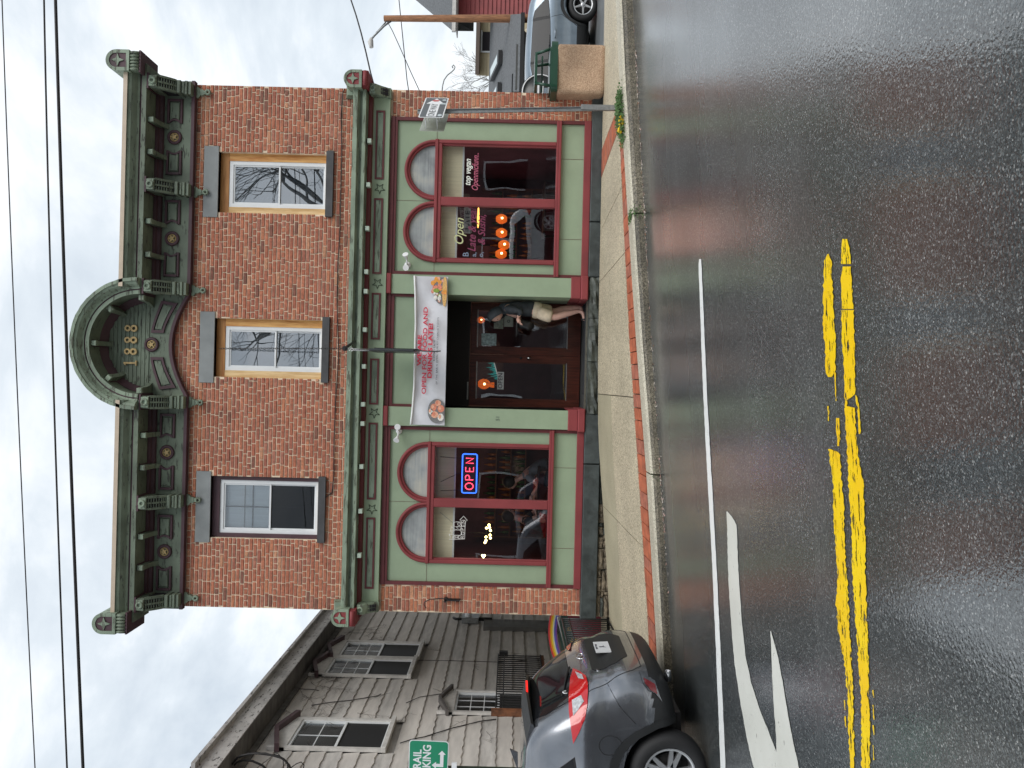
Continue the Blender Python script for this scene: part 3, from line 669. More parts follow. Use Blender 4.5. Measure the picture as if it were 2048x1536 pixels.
# corner returns of brick, seen against the sky as a toothed edge
# ---- upper windows
M['curtain'] = mat('white_curtain', (0.80, 0.85, 0.86), 0.8, n=0.06, ns=4, stretch=(8, 1, 0.5))
M['pane_lift'] = mat('pane_lift_grey', (.33, .39, .43), .8, n=.15, ns=2)
M['upstairs'] = mat('upstairs_room', (0.05, 0.055, 0.06), 0.8, n=0.2, ns=2)
for k, (c, h, kind) in enumerate(WIN):
    x0, x1 = c - h, c + h; y = YF + .10
    if kind == 'wood':
        f = MB(); f.box(x0, x0 + .115, y, y + .05, ZS, ZH - .145).box(x1 - .125, x1, y, y + .05, ZS, ZH - .145)
        win = f.build('window', 'wood_pale', bld, label='upper window framed in %s pine boards' % ('knotty orange' if k == 0 else 'new pale'))
        MB().box(x0, x1, y - .004, y + .05, ZH - .145, ZH).build('head_board', 'wood_top', win)
        MB().box(x1 - .125, x1, y - .006, y - .0005, ZS, ZH - .147).build('jamb_board', 'wood', win)
        wx0, wx1, wz0, wz1 = x0 + .115, x1 - .125, ZS, ZH - .15
    else:
        f = MB(); f.box(x0, x0 + .07, y - .02, y + .05, ZS, ZH).box(x1 - .07, x1, y - .02, y + .05, ZS, ZH).box(x0 + .07, x1 - .07, y - .02, y + .05, ZH - .12, ZH)
        win = f.build('window', 'plum', bld, label='upper window with old plum-painted frame and white curtain')
        wx0, wx1, wz0, wz1 = x0 + .07, x1 - .07, ZS + .02, ZH - .12
    MB().box(c - .59, c + .59, YF - .012, YF + .3, 6.62, 6.86).build('lintel', 'bluestone', win)
    MB().box(c - .545, c + .545, YF - .06, YF + .3, 4.70, 4.818).build('sill', 'sillstone', win)
    s = MB(); t_ = .06; mid = (wz0 + wz1) / 2 + .0
    for (a, b, p, q) in ((wx0, wx0 + t_, wz0, wz1), (wx1 - t_, wx1, wz0, wz1), (wx0 + t_, wx1 - t_, wz1 - t_, wz1), (wx0 + t_, wx1 - t_, wz0, wz0 + t_)):
        s.box(a, b, y + .005, y + .075, p, q)
    s.build('vinyl_frame', 'vinyl', win)
    for (za, zb, yy, nm) in ((mid - .02, wz1 - t_, y + .02, 'upper_sash'), (wz0 + t_, mid + .02, y + .045, 'lower_sash')):
        q = MB(); e_ = .026
        q.box(wx0 + t_, wx0 + t_ + e_, yy, yy + .025, za, zb).box(wx1 - t_ - e_, wx1 - t_, yy, yy + .025, za, zb)
        q.box(wx0 + t_ + e_, wx1 - t_ - e_, yy, yy + .025, zb - e_, zb).box(wx0 + t_ + e_, wx1 - t_ - e_, yy, yy + .025, za, za + e_)
        q.build(nm, 'vinyl', win)
        MB().box(wx0 + t_ + e_, wx1 - t_ - e_, yy + .008, yy + .014, za + e_, zb - e_).build('pane', 'glass_up' if kind == 'wood' else ('glass_lo' if nm == 'upper_sash' else 'glass_dim'), win)
    MB().box(wx0 + .02, wx1 - .02, y + .16, y + .165, wz0, wz1).build('shade', 'pane_lift', win) if kind == 'wood' else None  # grey sheet added behind the panes to lift their dark tone
    # a shallow room behind each window
    MB().box(x0 - .3, x1 + .3, 14.5, 14.55, 4.4, 6.9).box(x0 - .34, x0 - .3, YF + .3, 14.5, 4.4, 6.9).box(x1 + .3, x1 + .34, YF + .3, 14.5, 4.4, 6.9) \
        .box(x0 - .3, x1 + .3, YF + .3, 14.5, 6.9, 6.94).box(x0 - .3, x1 + .3, YF + .3, 14.5, 4.36, 4.4).build('room', 'upstairs', win)
    if kind == 'plum':
        q = MB()
        q.box(wx0 + .06, wx1 - .06, y + .11, y + .115, mid + .02, wz1 - .03)
        q.build('curtain', 'curtain', win)
        g = MB().box(wx0 + .42, wx0 + .437, y + .085, y + .10, mid, wz1 - .05).box(wx0 + .06, wx1 - .06, y + .085, y + .10, mid + .30, mid + .312).box(wx0 + .06, wx1 - .06, y + .085, y + .10, mid + .44, mid + .446)
        g.box(wx0 + .42, wx0 + .437, y + .085, y + .10, wz0 + .33, mid).box(wx0 + .06, wx1 - .06, y + .085, y + .10, wz0 + .25, wz0 + .33)
        g.build('mullion_shadow_bar', 'black', win)  # black bars, the upper ones drawing mullion shadows on the curtain
        MB().box(wx0 + .06, wx1 - .06, y + .13, y + .135, wz0 + .33, mid).build('dark_sash_sheet', mat('dark_sash_sheet', (0.03, 0.035, 0.035), 0.9, n=0.15, ns=5), win)  # near-black sheet and dimmed glass make the lower sash read dark

# ---- upper cornice
YFR = 12.72
def sweep_x(prof, xa, xb, mats_, name, parent):
    m_ = MB(); n = len(prof)
    m_.v = [(xa, p[0], p[1]) for p in prof] + [(xb, p[0], p[1]) for p in prof]
    for i in range(n - 1):
        m_.f.append([i, i + 1, n + i + 1, n + i]); m_.m.append(prof[i][2]); m_.sm.append(False)
    m_.f.append(list(range(n))); m_.m.append(0); m_.sm.append(False); m_.f.append(list(range(n, 2 * n))); m_.m.append(0); m_.sm.append(False)
    return m_.build(name, mats_, parent)
UP = [(12.80, 7.60, 0), (YFR, 7.60, 2), (12.30, 7.605, 2), (12.285, 7.605, 0), (12.285, 7.678, 0), (12.30, 7.682, 1), (12.30, 7.70, 1), (12.285, 7.704, 0), (12.27, 7.735, 0),
      (12.235, 7.765, 0), (12.20, 7.80, 0), (12.185, 7.845, 0), (12.165, 7.85, 3), (12.165, 7.915, 3), (12.80, 8.0, 3)]
MC = ['green_old', 'plum', 'green_old', 'tan']
cor = MB()
# frieze board with the arched cut
fp = [(XL - .02, 7.03), (CX - .86, 7.03)] + [(CX + lerp(-.80, .80, i / 16), 7.055 + .255 * math.cos(lerp(-1, 1, i / 16) * PI / 2) ** 0.9) for i in range(17)] + [(CX + .86, 7.03), (XR + .02, 7.03), (XR + .02, 7.60), (CX + .86, 7.60), (CX + .86, 7.64)]
fp += [(CX + .86 * math.cos(math.radians(a)), 7.64 + .86 * math.sin(math.radians(a))) for a in range(6, 175, 8)] + [(CX - .86, 7.64), (CX - .86, 7.60), (XL - .02, 7.60)]
cor.prism(fp, YFR, 12.79)
cornice = cor.build('cornice', 'green_old', bld, label='weathered green cornice with central arch')
sweep_x(UP, CX + .885, XR + .12, MC, 'crown_moulding', cornice); sweep_x(UP, XL - .12, CX - .915, MC, 'crown_moulding', cornice)
# plum strip along the bottom of the frieze, following the arch
st = MB(); line = [(XL - .02, 7.03), (CX - .86, 7.03)] + fp[2:19] + [(CX + .86, 7.03), (XR + .02, 7.03)]
for (a, b) in zip(line, line[1:]):
    st.add([(a[0], YFR - .03, a[1] - .03), (b[0], YFR - .03, b[1] - .03), (b[0], YFR - .03, b[1] + .022), (a[0], YFR - .03, a[1] + .022),
            (a[0], YFR + .07, a[1] - .03), (b[0], YFR + .07, b[1] - .03), (b[0], YFR + .001, b[1] + .022), (a[0], YFR + .001, a[1] + .022)],
           [(0, 1, 2, 3), (0, 4, 5, 1), (3, 2, 6, 7)])
st.build('base_strip', 'plum', cornice)
for s_ in (-1, 1):
    a, b = sorted((CX + s_ * .93, CX + s_ * 4.2))
    MB().prism([(YFR, 7.50), (YFR, 7.597), (12.60, 7.597), (12.61, 7.56), (12.66, 7.55), (12.67, 7.51)], a, b, 'x').build('bed_moulding', 'plum', cornice)
# arched hood: the crown profile turned round the arch centre
hood = MB(); A0 = (CX - .015, 7.635); n = 44
HP = [(r_ - 7.605, y_, m_) for y_, r_, m_ in UP[1:]]
k0 = 0; pr = [(YFR, 0.80, 0)] + [(y_, .80 + (z_ - 7.605) * .80, m_) for y_, z_, m_ in UP[2:-1]] + [(12.79, 1.06, 3)]
for i in range(n + 1):
    a = PI * i / n
    jag = R.uniform(-.004, .004)
    for (y_, r_, m_) in pr:
        rr = r_ + (jag if r_ > .95 else 0)
        hood.v.append((A0[0] + rr * math.cos(a), y_, A0[1] - .01 + rr * math.sin(a)))
q = len(pr)
for i in range(n):
    for j in range(q - 1):
        hood.f.append([i * q + j, (i + 1) * q + j, (i + 1) * q + j + 1, i * q + j + 1]); hood.m.append(4 if j == 0 else (pr[j][2] if pr[j][2] != 3 else 0)); hood.sm.append(False)
for e0 in (0, n * q):
    hood.f.append([e0 + j for j in range(q)]); hood.m.append(0); hood.sm.append(False)
hood.build('arched_hood', ['green_worn', 'plum', 'green_old', 'tan', 'green_old'], cornice)
rg = MB(); n = 30
for i in range(n):
    a, b = PI * i / n, PI * (i + 1) / n
    P_ = lambda r_, t_, y_: (A0[0] + r_ * math.cos(t_), y_, A0[1] + r_ * math.sin(t_))
    rg.add([P_(.70, a, YFR - .005), P_(.70, b, YFR - .005), P_(.79, b, 12.60), P_(.79, a, 12.60)], [(0, 1, 2, 3)])
rg.build('arch_bed_moulding', 'plum', cornice)
# tympanum planks
z = 7.66
while z < 8.33:
    hw_ = math.sqrt(max(0, .70 ** 2 - (z + .03 - 7.635) ** 2))
    MB().box(A0[0] - hw_, A0[0] + hw_, YFR - .012 - R.uniform(0, .004), YFR - .001, z, z + .062, 0, .004).build('plank', 'green_old', cornice)
    z += .066
# numerals 1 8 8 8
for ch, X in zip('1888', (-.318, -.128, .062, .255)):
    num = MB(); x = CX + X; zc = 7.955; y = YFR - .045
    if ch == '8':
        for dz, r1, r2 in ((.053, .038, .052), (-.05, .042, .058)):
            for i in range(20):
                a, b = 2 * PI * i / 20, 2 * PI * (i + 1) / 20; ri, ro = r1 * .62, r2
                p = lambda r_, t_, yy: (x + r_ * math.cos(t_), yy, zc + dz + r_ * math.sin(t_))
                num.add([p(ri, a, y), p(ri, b, y), p(ro, b, y), p(ro, a, y), p(ri, a, y + .03), p(ri, b, y + .03), p(ro, b, y + .03), p(ro, a, y + .03)], [(0, 1, 2, 3), (0, 4, 5, 1), (3, 2, 6, 7)])
            y -= .002
    else:
        num.prism([(x - .042, zc - .107), (x + .042, zc - .107), (x + .042, zc - .088), (x + .016, zc - .088), (x + .016, zc + .107), (x - .012, zc + .107), (x - .04, zc + .075), (x - .034, zc + .06), (x - .014, zc + .075), (x - .014, zc - .088), (x - .042, zc - .088)], y, y + .03)
    num.build('numeral', 'gold', cornice)
# panels, rosettes
def frieze_panel(c, zc, w_, h_, side, parent, y=YFR):
    """raised plum frame with a green field; one end hollowed towards the rosette"""
    f = MB(); x0, x1, z0, z1 = c - w_ / 2, c + w_ / 2, zc - h_ / 2, zc + h_ / 2; t_ = .038; d = .03
    f.box(x0, x1, y - d, y, z1 - t_, z1, 0, .008).box(x0, x1, y - d, y, z0, z0 + t_, 0, .008)
    for s_, xa in ((-1, x0), (1, x1)):
        if s_ == side:
            cv = [(xa - s_ * .045 * math.sin(PI * i / 6) , lerp(z0 + t_, z1 - t_, i / 6)) for i in range(7)]
            poly = cv + [(p[0] - s_ * t_, p[1]) for p in reversed(cv)]
            f.prism(poly, y - d, y)
        else: f.box(xa, xa - s_ * t_, y - d, y, z0 + t_, z1 - t_)
    f.box(x0 + t_ + .02, x1 - t_ - .02, y - .03, y - .012, z0 + t_ + .012, z1 - t_ - .012, 1, .012)
    return f.build('panel', ['plum', 'green_old'], parent)
def rosette(c, zc, r_, parent, y=YFR):
    o_ = MB().torus((c, y - .01, zc), r_ - .028, .026, 'y', 28, 8).torus((c, y - .01, zc), r_ - .062, .012, 'y', 24, 6, 1)
    o_.prism([(c + (r_ - .05) * math.cos(2 * PI * i / 20), zc + (r_ - .05) * math.sin(2 * PI * i / 20)) for i in range(20)], y - .008, y, m=2)
    o_.prism(star(c, zc, r_ * .52, r_ * .22), y - .035, y - .006, m=1)
    return o_.build('rosette', ['plum', 'gold', 'green_old'], parent)
for X, s_ in ((3.86, -1), (3.01, 1), (2.19, -1), (1.325, 1), (-1.34, -1), (-2.195, 1), (-3.01, -1), (-3.86, 1)):
    frieze_panel(CX + X, 7.325, .40, .255, s_, cornice)
for X in (3.43, 1.755, -1.78, -3.42): rosette(CX + X, 7.325, .125, cornice)
rosette(CX - .005, 7.62, .125, cornice)
for s_ in (-1, 1):      # the two bent panels under the arch
    f = MB(); ins = MB()
    def bend(u, v): # u along 0..1 from centre outward, v 0..1 up
        x = lerp(.20, .70, u); top = lerp(7.63, 7.47, u ** 1.3); bot = lerp(7.42, 7.20, u ** 1.4)
        return (CX - .01 + s_ * (x + (.03 if v > .5 else 0) * u), lerp(bot, top, v))
    def strip(u0, v0, u1, v1, nn=8):
        cv = [(bend(lerp(u0, u1, i / nn), v0), bend(lerp(u0, u1, i / nn), v1)) for i in range(nn + 1)]
        for (a, b), (c_, d_) in zip(cv, cv[1:]): f.prism([a, c_, d_, b], YFR - .03, YFR)
    strip(0, 0, 1, .17); strip(0, .83, 1, 1); strip(0, .17, .09, .83, 1); strip(.91, .17, 1, .83, 1)
    cv = [(bend(lerp(.13, .87, i / 8), .25), bend(lerp(.13, .87, i / 8), .75)) for i in range(9)]
    for (a, b), (c_, d_) in zip(cv, cv[1:]): f.prism([a, c_, d_, b], YFR - .02, YFR, m=1)
    f.build('panel', ['plum', 'green_old'], cornice)
# small modillions
def modillion(name='modillion', parent=None):
    m_ = MB().prism([(YFR, 7.42), (YFR, 7.59), (12.36, 7.59), (12.36, 7.51), (12.42, 7.495), (12.52, 7.49), (12.62, 7.47), (12.68, 7.44)], -.036, .036, 'x')
    m_.box(-.042, .042, 12.345, 12.40, 7.505, 7.592, 2, .006)
    m_.box(-.055, .055, 12.36, YFR, 7.585, 7.600, 1)
    m_.box(-.037, .037, 12.339, 12.345, 7.51, 7.587, 2)
    return m_.build(name, ['green_old', 'plum', 'green_worn'], parent)  # front block in paler green as the lit face, body darker as shade
m0 = modillion(parent=cornice); first = True
for X in (3.60, 3.08, 1.965, 1.43, -1.48, -2.0, -3.11, -3.61):
    o_ = m0 if first else dup(m0, cornice); first = False; o_.location.x = CX + X
for a in (0, 42, 90, 138, 180):
    o_ = dup(m0, cornice); ang = math.radians(a - 90)
    T = Matrix.Translation((A0[0], 0, A0[1])) @ Matrix.Rotation(-ang, 4, 'Y') @ Matrix.Translation((0, 0, .80 - 7.60))
    o_.matrix_local = T
# big consoles with drop ornaments
def console(parent):
    pf = [(YFR, 7.60), (12.30, 7.60), (12.30, 7.46), (12.345, 7.44), (12.40, 7.37), (12.47, 7.29), (12.53, 7.235), (12.56, 7.225), (12.52, 7.215), (12.51, 7.17), (12.55, 7.15), (12.57, 7.12), (12.55, 7.11), (12.55, 7.075), (12.60, 7.07), (12.60, 7.035), (YFR, 7.035)]
    b = MB().prism([p for p in pf[:8]] + [(12.60, 7.225), (12.60, 7.035), (YFR, 7.035)], -.085, .085, 'x', 1)  # dark body between the ribs paints the shade in the slots
    fr = [(12.335, 7.452), (12.40, 7.37), (12.47, 7.29), (12.53, 7.235)]
    for xa, xb in ((-.11, -.075), (-.014, .014), (.075, .11)):
        po = [(y_ - .022, z_ - .012) for y_, z_ in fr] + [(y_ + .03, z_ + .02) for y_, z_ in reversed(fr)]
        b.prism([(y_, z_) for y_, z_ in po], xa, xb, 'x', 0)
    for i in range(8):
        t_ = (i + .5) / 8; y_ = interp([(0, 12.335), (.33, 12.40), (.66, 12.47), (1, 12.53)], t_); z_ = interp([(0, 7.452), (.33, 7.37), (.66, 7.29), (1, 7.235)], t_)
        b.box(-.075, .075, y_ - .016, y_ + .02, z_ - .008, z_ + .003, 0)
    b.prism([(YFR, 7.45), (YFR, 7.58), (12.31, 7.58), (12.31, 7.45)], -.10, .10, 'x', 0)
    b.box(-.105, .105, 12.51, YFR, 7.165, 7.228, 0, .01).box(-.095, .095, 12.54, YFR, 7.115, 7.16, 0, .008).box(-.11, .11, 12.55, YFR, 7.07, 7.112, 0, .006).box(-.10, .10, 12.575, YFR, 7.02, 7.068, 0)
    b.box(-.125, .125, 12.285, YFR, 7.575, 7.603, 2)
    o_ = b.build('console', ['green_old', 'dark', 'plum'], parent)
    MB().box(-.085, .085, 12.285, 12.312, 7.455, 7.575, 0, .005).torus((0, 12.28, 7.515), .042, .02, 'y', 20, 8).build('ring', 'green_worn', o_)
    d = MB().prism([(-.095, 7.0), (.095, 7.0), (.085, 6.965), (.045, 6.93), (.05, 6.90), (.03, 6.87), (.03, 6.83), (-.03, 6.83), (-.03, 6.87), (-.05, 6.90), (-.045, 6.93), (-.085, 6.965)], YF - .05, YF - .004)
    d.torus((0, YF - .05, 6.81), .034, .02, 'y', 18, 8)
    d.build('drop_ornament', 'green_worn', o_)
    return o_
c0 = console(cornice); first = True
for X in (4.20, 2.545, .915, -.945, -2.565, -4.19):
    o_ = c0 if first else dup(c0, cornice); first = False; o_.location.x = CX + X
# end blocks
def end_block(parent, zb, w_, h_, y0, y1, ribs=True, green='green_worn', inner='plum'):
    """arched tablet with a four-pointed star"""
    r_ = w_ / 2; zc = zb + h_ - r_
    outer = [(-r_, zb), (r_, zb)] + arc(0, zc, r_, 0, 180, 14)
    b = MB().prism(outer, y0 + .02, y1)
    inn = [(-r_ * .68, zb + r_ * .30), (r_ * .68, zb + r_ * .30)] + arc(0, zc, r_ * .68, 0, 180, 14)
    out2 = [(-r_, zb), (r_, zb)] + arc(0, zc, r_, 0, 180, 14)
    n_ = len(inn)
    for i in range(n_):
        j = (i + 1) % n_
        b.add([(out2[i][0], y0, out2[i][1]), (out2[j][0], y0, out2[j][1]), (inn[j][0], y0, inn[j][1]), (inn[i][0], y0, inn[i][1]), (inn[i][0], y0 + .02, inn[i][1]), (inn[j][0], y0 + .02, inn[j][1]),
               (out2[i][0], y0 + .02, out2[i][1]), (out2[j][0], y0 + .02, out2[j][1])], [(0, 1, 2, 3), (3, 2, 5, 4), (0, 6, 7, 1)])
    b.prism([(p[0], p[1]) for p in inn], y0 + .012, y0 + .019, m=1)
    sc_ = r_ * .62; zc2 = (zb + r_ * .3 + zb + h_ - r_ * .32) / 2
    b.prism([(p[0], p[1]) for p in star(0, zc2, sc_, sc_ * .38, 4, 90)], y0 - .004, y0 + .014, m=0)
    return b.build('end_block', [green, inner], parent)
for s_ in (-1, 1):
    e1 = end_block(cornice, 7.80, .33, .37, 12.10, 12.62); e1.location.x = CX + s_ * 4.44
    k_ = MB().box(-.15, .15, 12.14, YFR, 7.66, 7.80, 0)
    for i in range(6): k_.tube([(-.13 + i * .052, 12.135, 7.66), (-.13 + i * .052, 12.12, 7.73), (-.13 + i * .052, 12.135, 7.80)], .024, 8)
    k_.box(-.17, .17, 12.13, YFR, 7.632, 7.66, 1)
    kk = k_.build('gadroon', ['green_old', 'plum'], cornice); kk.location.x = CX + s_ * 4.44

# ---- lower cornice over the shop front
LP = [(12.79, 4.40, 0), (12.43, 4.33, 0), (12.42, 4.325, 0), (12.42, 4.255, 0), (12.47, 4.245, 1), (12.50, 4.21, 1), (12.50, 4.19, 1), (12.47, 4.182, 2), (12.47, 4.128, 2), (12.58, 4.125, 1), (12.58, 4.105, 3), (12.64, 4.10, 3), (12.65, 4.06, 3), (YFR, 4.05, 3), (12.79, 4.05, 3)]
lc = sweep_x([(a, b, c) for a, b, c in LP], XL - .07, XR + .07, ['green_worn', 'green_old', 'green_worn', 'maroon_dk'], 'shop_cornice', bld)
MB().box(XL + .01, XR - .01, YFR, 12.79, 3.775, 4.05).box(SF0 - .04, SF1 + .04, YFR - .012, YFR, 3.775, 3.80).build('frieze_board', 'green', lc)
q0 = MB().box(-.036, .036, 12.50, 12.60, 4.035, 4.10, 0, .004).build('dentil', mat('lit_sage', (0.42, 0.50, 0.42), 0.55), lc); first = True  # dentils coloured paler than the frieze to show as lit fronts
for X in (3.39, 2.675, 1.965, 1.26, .94, .315, -.283, -.90, -1.215, -1.915, -2.64, -3.362):
    o_ = q0 if first else dup(q0, lc); first = False; o_.location.x = CX + X
for a, b in ((3.955, 2.82), (2.505, 1.255), (.94, .17), (-.145, -.905), (-1.205, -2.475), (-2.775, -3.95)):
    x1, x0 = CX + a, CX + b; p = MB(); t_ = .028
    for (u0, u1, v0, v1) in ((x0, x1, 3.975, 4.003), (x0, x1, 3.855, 3.883), (x0, x0 + t_, 3.883, 3.975), (x1 - t_, x1, 3.883, 3.975)): p.box(u0, u1, YFR - .018, YFR - .001, v0, v1)
    p.box(x0 + t_ + .004, x1 - t_ - .004, YFR - .006, YFR - .001, 3.887, 3.971, 1)
    p.build('panel', ['maroon_dk', 'green_worn'], lc)
for X in (2.668, 1.097, -1.044, -2.632):
    so = star(CX + X, 3.915, .088, .036, 5, 108); p = MB()
    for i in range(10):
        a, b = Vector((so[i][0], YFR - .006, so[i][1])), Vector((so[(i + 1) % 10][0], YFR - .006, so[(i + 1) % 10][1]))
        p.tube([a, b], .005, 5)
    p.build('carved_star', mat('star_groove', (0.05, 0.07, 0.045), 0.7), lc)
for s_ in (-1, 1):
    e1 = end_block(lc, 4.18, .285, .29, 12.33, 12.60, green='green_worn', inner='maroon'); e1.location.x = CX + s_ * 4.33
    w_ = MB().prism([(12.60, 4.18), (12.60, 4.46), (12.79, 4.52), (12.79, 4.18)], -.14, .14, 'x').build('scroll', 'green_worn', lc); w_.location.x = CX + s_ * 4.30
    g_ = MB().box(-.13, .13, 12.36, 12.79, 4.08, 4.18).tube([(-.12, 12.36, 4.13), (.12, 12.36, 4.13)], .04, 10).build('roll', 'maroon', lc); g_.location.x = CX + s_ * 4.34
    c_ = MB().prism([(12.79, 3.76), (12.79, 4.08), (12.50, 4.08), (12.50, 3.99), (12.60, 3.90), (12.68, 3.80), (12.70, 3.76)], -.08, .08, 'x', 0)
    for j in range(6):
        for i in (0, 1):
            t_ = (j + .5) / 6; c_.box(-.055 + i * .06, -.008 + i * .06, lerp(12.575, 12.66, t_) - .006, lerp(12.6, 12.69, t_), lerp(3.93, 3.79, t_), lerp(3.93, 3.79, t_) + .015, 1)  # dark blocks paint the shaded slots
    c_.torus((0, 12.49, 4.03), .036, .016, 'y', 18, 8)
    cc = c_.build('bracket', ['green_worn', 'dark'], lc); cc.location.x = CX + s_ * 4.24
# ribbed, frosted fanlight glass
def fan_material():
    m = bpy.data.materials.new('ribbed_frosted_glass'); m.use_nodes = True
    t = m.node_tree; P = t.nodes['Principled BSDF']; K = t.nodes.new; J = t.links.new
    g = K('ShaderNodeNewGeometry'); q = K('ShaderNodeMapping'); q.inputs['Scale'].default_value = (1.3, 1, 55)
    J(g.outputs['Position'], q.inputs['Vector']); n = K('ShaderNodeTexNoise'); n.inputs['Scale'].default_value = 1.0; n.inputs['Detail'].default_value = 2; J(q.outputs[0], n.inputs['Vector'])
    n2 = K('ShaderNodeTexNoise'); n2.inputs['Scale'].default_value = 2.6; n2.inputs['Detail'].default_value = 4; J(g.outputs['Position'], n2.inputs['Vector'])
    ad = K('ShaderNodeMath'); ad.operation = 'MULTIPLY_ADD'; ad.inputs[1].default_value = .35; J(n.outputs['Fac'], ad.inputs[0]); J(n2.outputs['Fac'], ad.inputs[2])
    r = K('ShaderNodeValToRGB'); e_ = r.color_ramp.elements; e_[0].position = .45; e_[0].color = (.20, .215, .22, 1); e_[1].position = .9; e_[1].color = (.50, .49, .42, 1)
    a = e_.new(.64); a.color = (.33, .355, .355, 1)
    J(ad.outputs[0], r.inputs['Fac']); J(r.outputs[0], P.inputs['Base Color']); P.inputs['Roughness'].default_value = .3
    b = K('ShaderNodeBump'); b.inputs['Distance'].default_value = .006; b.inputs['Strength'].default_value = .6; J(n.outputs['Fac'], b.inputs['Height']); J(b.outputs[0], P.inputs['Normal'])
    return m
M['fan'] = fan_material()
# ------------------------------------------------------------------ shop front
sf = MB().box(SF0, SF1, YF - .03, YF + .03, 3.70, 3.76, 0).build('shop_front', 'maroon_dk', bld, label='sage green shop front with maroon frames')
BAYS = [(1.78, 4.40, 3.53, 2.505), (-3.38, -.745, -1.505, -2.505)]
for bi, (x0, x1, ca, cb) in enumerate(BAYS):
    bay = MB(); t_ = .055; yb = YF + .035
    ra = .505
    cl, crr = min(ca, cb), max(ca, cb)
    wl, wr = cl - ra - .005, crr + ra + .005                   # window group edges
    zt, zs = 2.965, 1.0                                        # transom, sill
    # green sheet cut round the arches and windows, in columns
    def ztop(X):
        for c_ in (cl, crr):
            if abs(X - c_) < .47: return 3.035 + math.sqrt(.47 ** 2 - (X - c_) ** 2)
        return None
    colx = [wl + (wr - wl) * i / 80 for i in range(81)]
    vs = []
    for X in colx: vs.append(X)
    for a, b in zip(colx, colx[1:]):
        za, zb_ = ztop(a) or 3.035, ztop(b) or 3.035
        bay.add([(a, yb, za), (b, yb, zb_), (b, yb, 3.70), (a, yb, 3.70)], [(0, 1, 2, 3)])
    bay.add([(x0 + t_, yb, .98), (wl, yb, .98), (wl, yb, 3.70), (x0 + t_, yb, 3.70)], [(0, 1, 2, 3)])
    bay.add([(wr, yb, .98), (x1 - t_, yb, .98), (x1 - t_, yb, 3.70), (wr, yb, 3.70)], [(0, 1, 2, 3)])
    bay.add([(x0 + t_, yb - .004, .54), (x1 - t_, yb - .004, .54), (x1 - t_, yb - .004, .93), (x0 + t_, yb - .004, .93)], [(0, 1, 2, 3)])
    panel = bay.build('bay_panel', 'green', bld, label='%s bay of the shop front' % ('right' if bi == 0 else 'left'))
    # board joints
    g = MB()
    for (a, b) in ((x0 + t_, wl), (wr, x1 - t_)): g.box(a, b, yb - .0045, yb - .001, 2.998, 3.002)
    for X in (lerp(x0, x1, .25), lerp(x0, x1, .76)): g.box(X - .002, X + .002, yb - .0085, yb - .0045, .55, .92)
    g.box((cl + crr) / 2 - .002, (cl + crr) / 2 + .002, yb - .0045, yb - .001, 3.16, 3.69)
    g.build('board_joint', 'maroon_dk', panel)
    fr = MB()
    fr.box(x0, x0 + t_, YF - .012, yb, .54, 3.70).box(x1 - t_, x1, YF - .012, yb, .54, 3.70).box(x0 + t_, x1 - t_, YF - .01, yb, 3.655, 3.70)
    fr.build('border', 'maroon_dk', panel)
    MB().box(x0, x1, YF - .035, yb, .43, .545, 0, .006).build('base_board', 'maroon', panel)
    MB().box(x0 + .01, x1 - .01, YF - .055, yb, .925, .965, 0, .006).box(x0 + .01, x1 - .01, YF - .03, yb, .965, 1.005, 0, .005).build('sill_rail', 'maroon', panel)
    # frames round the two big lights
    f = MB(); y0 = YF - .015
    f.box(wl, wl + .062, y0, y0 + .10, 1.005, zt, 0, .01).box(wr - .062, wr, y0, y0 + .10, 1.005, zt, 0, .01)
    cm = (cl + crr) / 2; f.box(cm - .072, cm + .072, y0, y0 + .10, 1.005, zt - .06, 0, .008)
    f.box(wl + .062, wr - .062, y0 + .004, y0 + .10, zt - .06, zt, 0, .008).box(wl - .004, wr + .004, y0 - .012, y0 + .10, zt, zt + .055, 0, .01)
    f.box(wl + .062, wl + .085, y0 + .03, y0 + .10, 1.005, zt - .06).box(wr - .085, wr - .062, y0 + .03, y0 + .10, 1.005, zt - .06)
    win = f.build('shop_window', 'maroon', panel)
    for c_, a, b in ((cl, wl + .085, cm - .072), (crr, cm + .072, wr - .085)):
        MB().add([(a, y0 + .085, 1.005), (b, y0 + .085, 1.005), (b, y0 + .085, zt - .06), (a, y0 + .085, zt - .06)], [(0, 1, 2, 3)]).build('pane', 'glass', panel)
        MB().torus((c_, y0 + .022, 3.02), .478, .030, 'y', 40, 8, 0, 0, PI).torus((c_, y0 + .045, 3.02), .438, .026, 'y', 40, 6, 0, 0, PI).build('arch_frame', 'maroon', panel)
        MB().prism([(c_ - .43, 3.02)] + [(c_ + .43 * math.cos(PI - PI * i / 24), 3.02 + .43 * math.sin(PI * i / 24)) for i in range(25)], y0 + .075, y0 + .085).build('fanlight', 'fan', panel) if 'fan' in M else None
        # blinds behind, with a pale hem bar
        zb_ = 2.59 if bi else (2.575 if c_ == crr else 2.665)
        bl = MB().box(a - .03, b + .03, y0 + .20, y0 + .205, zb_, 2.95).box(a - .03, b + .03, y0 + .19, y0 + .215, zb_ - .028, zb_, 1)
        bl.build('blind', ['blind', 'vinyl'], panel)
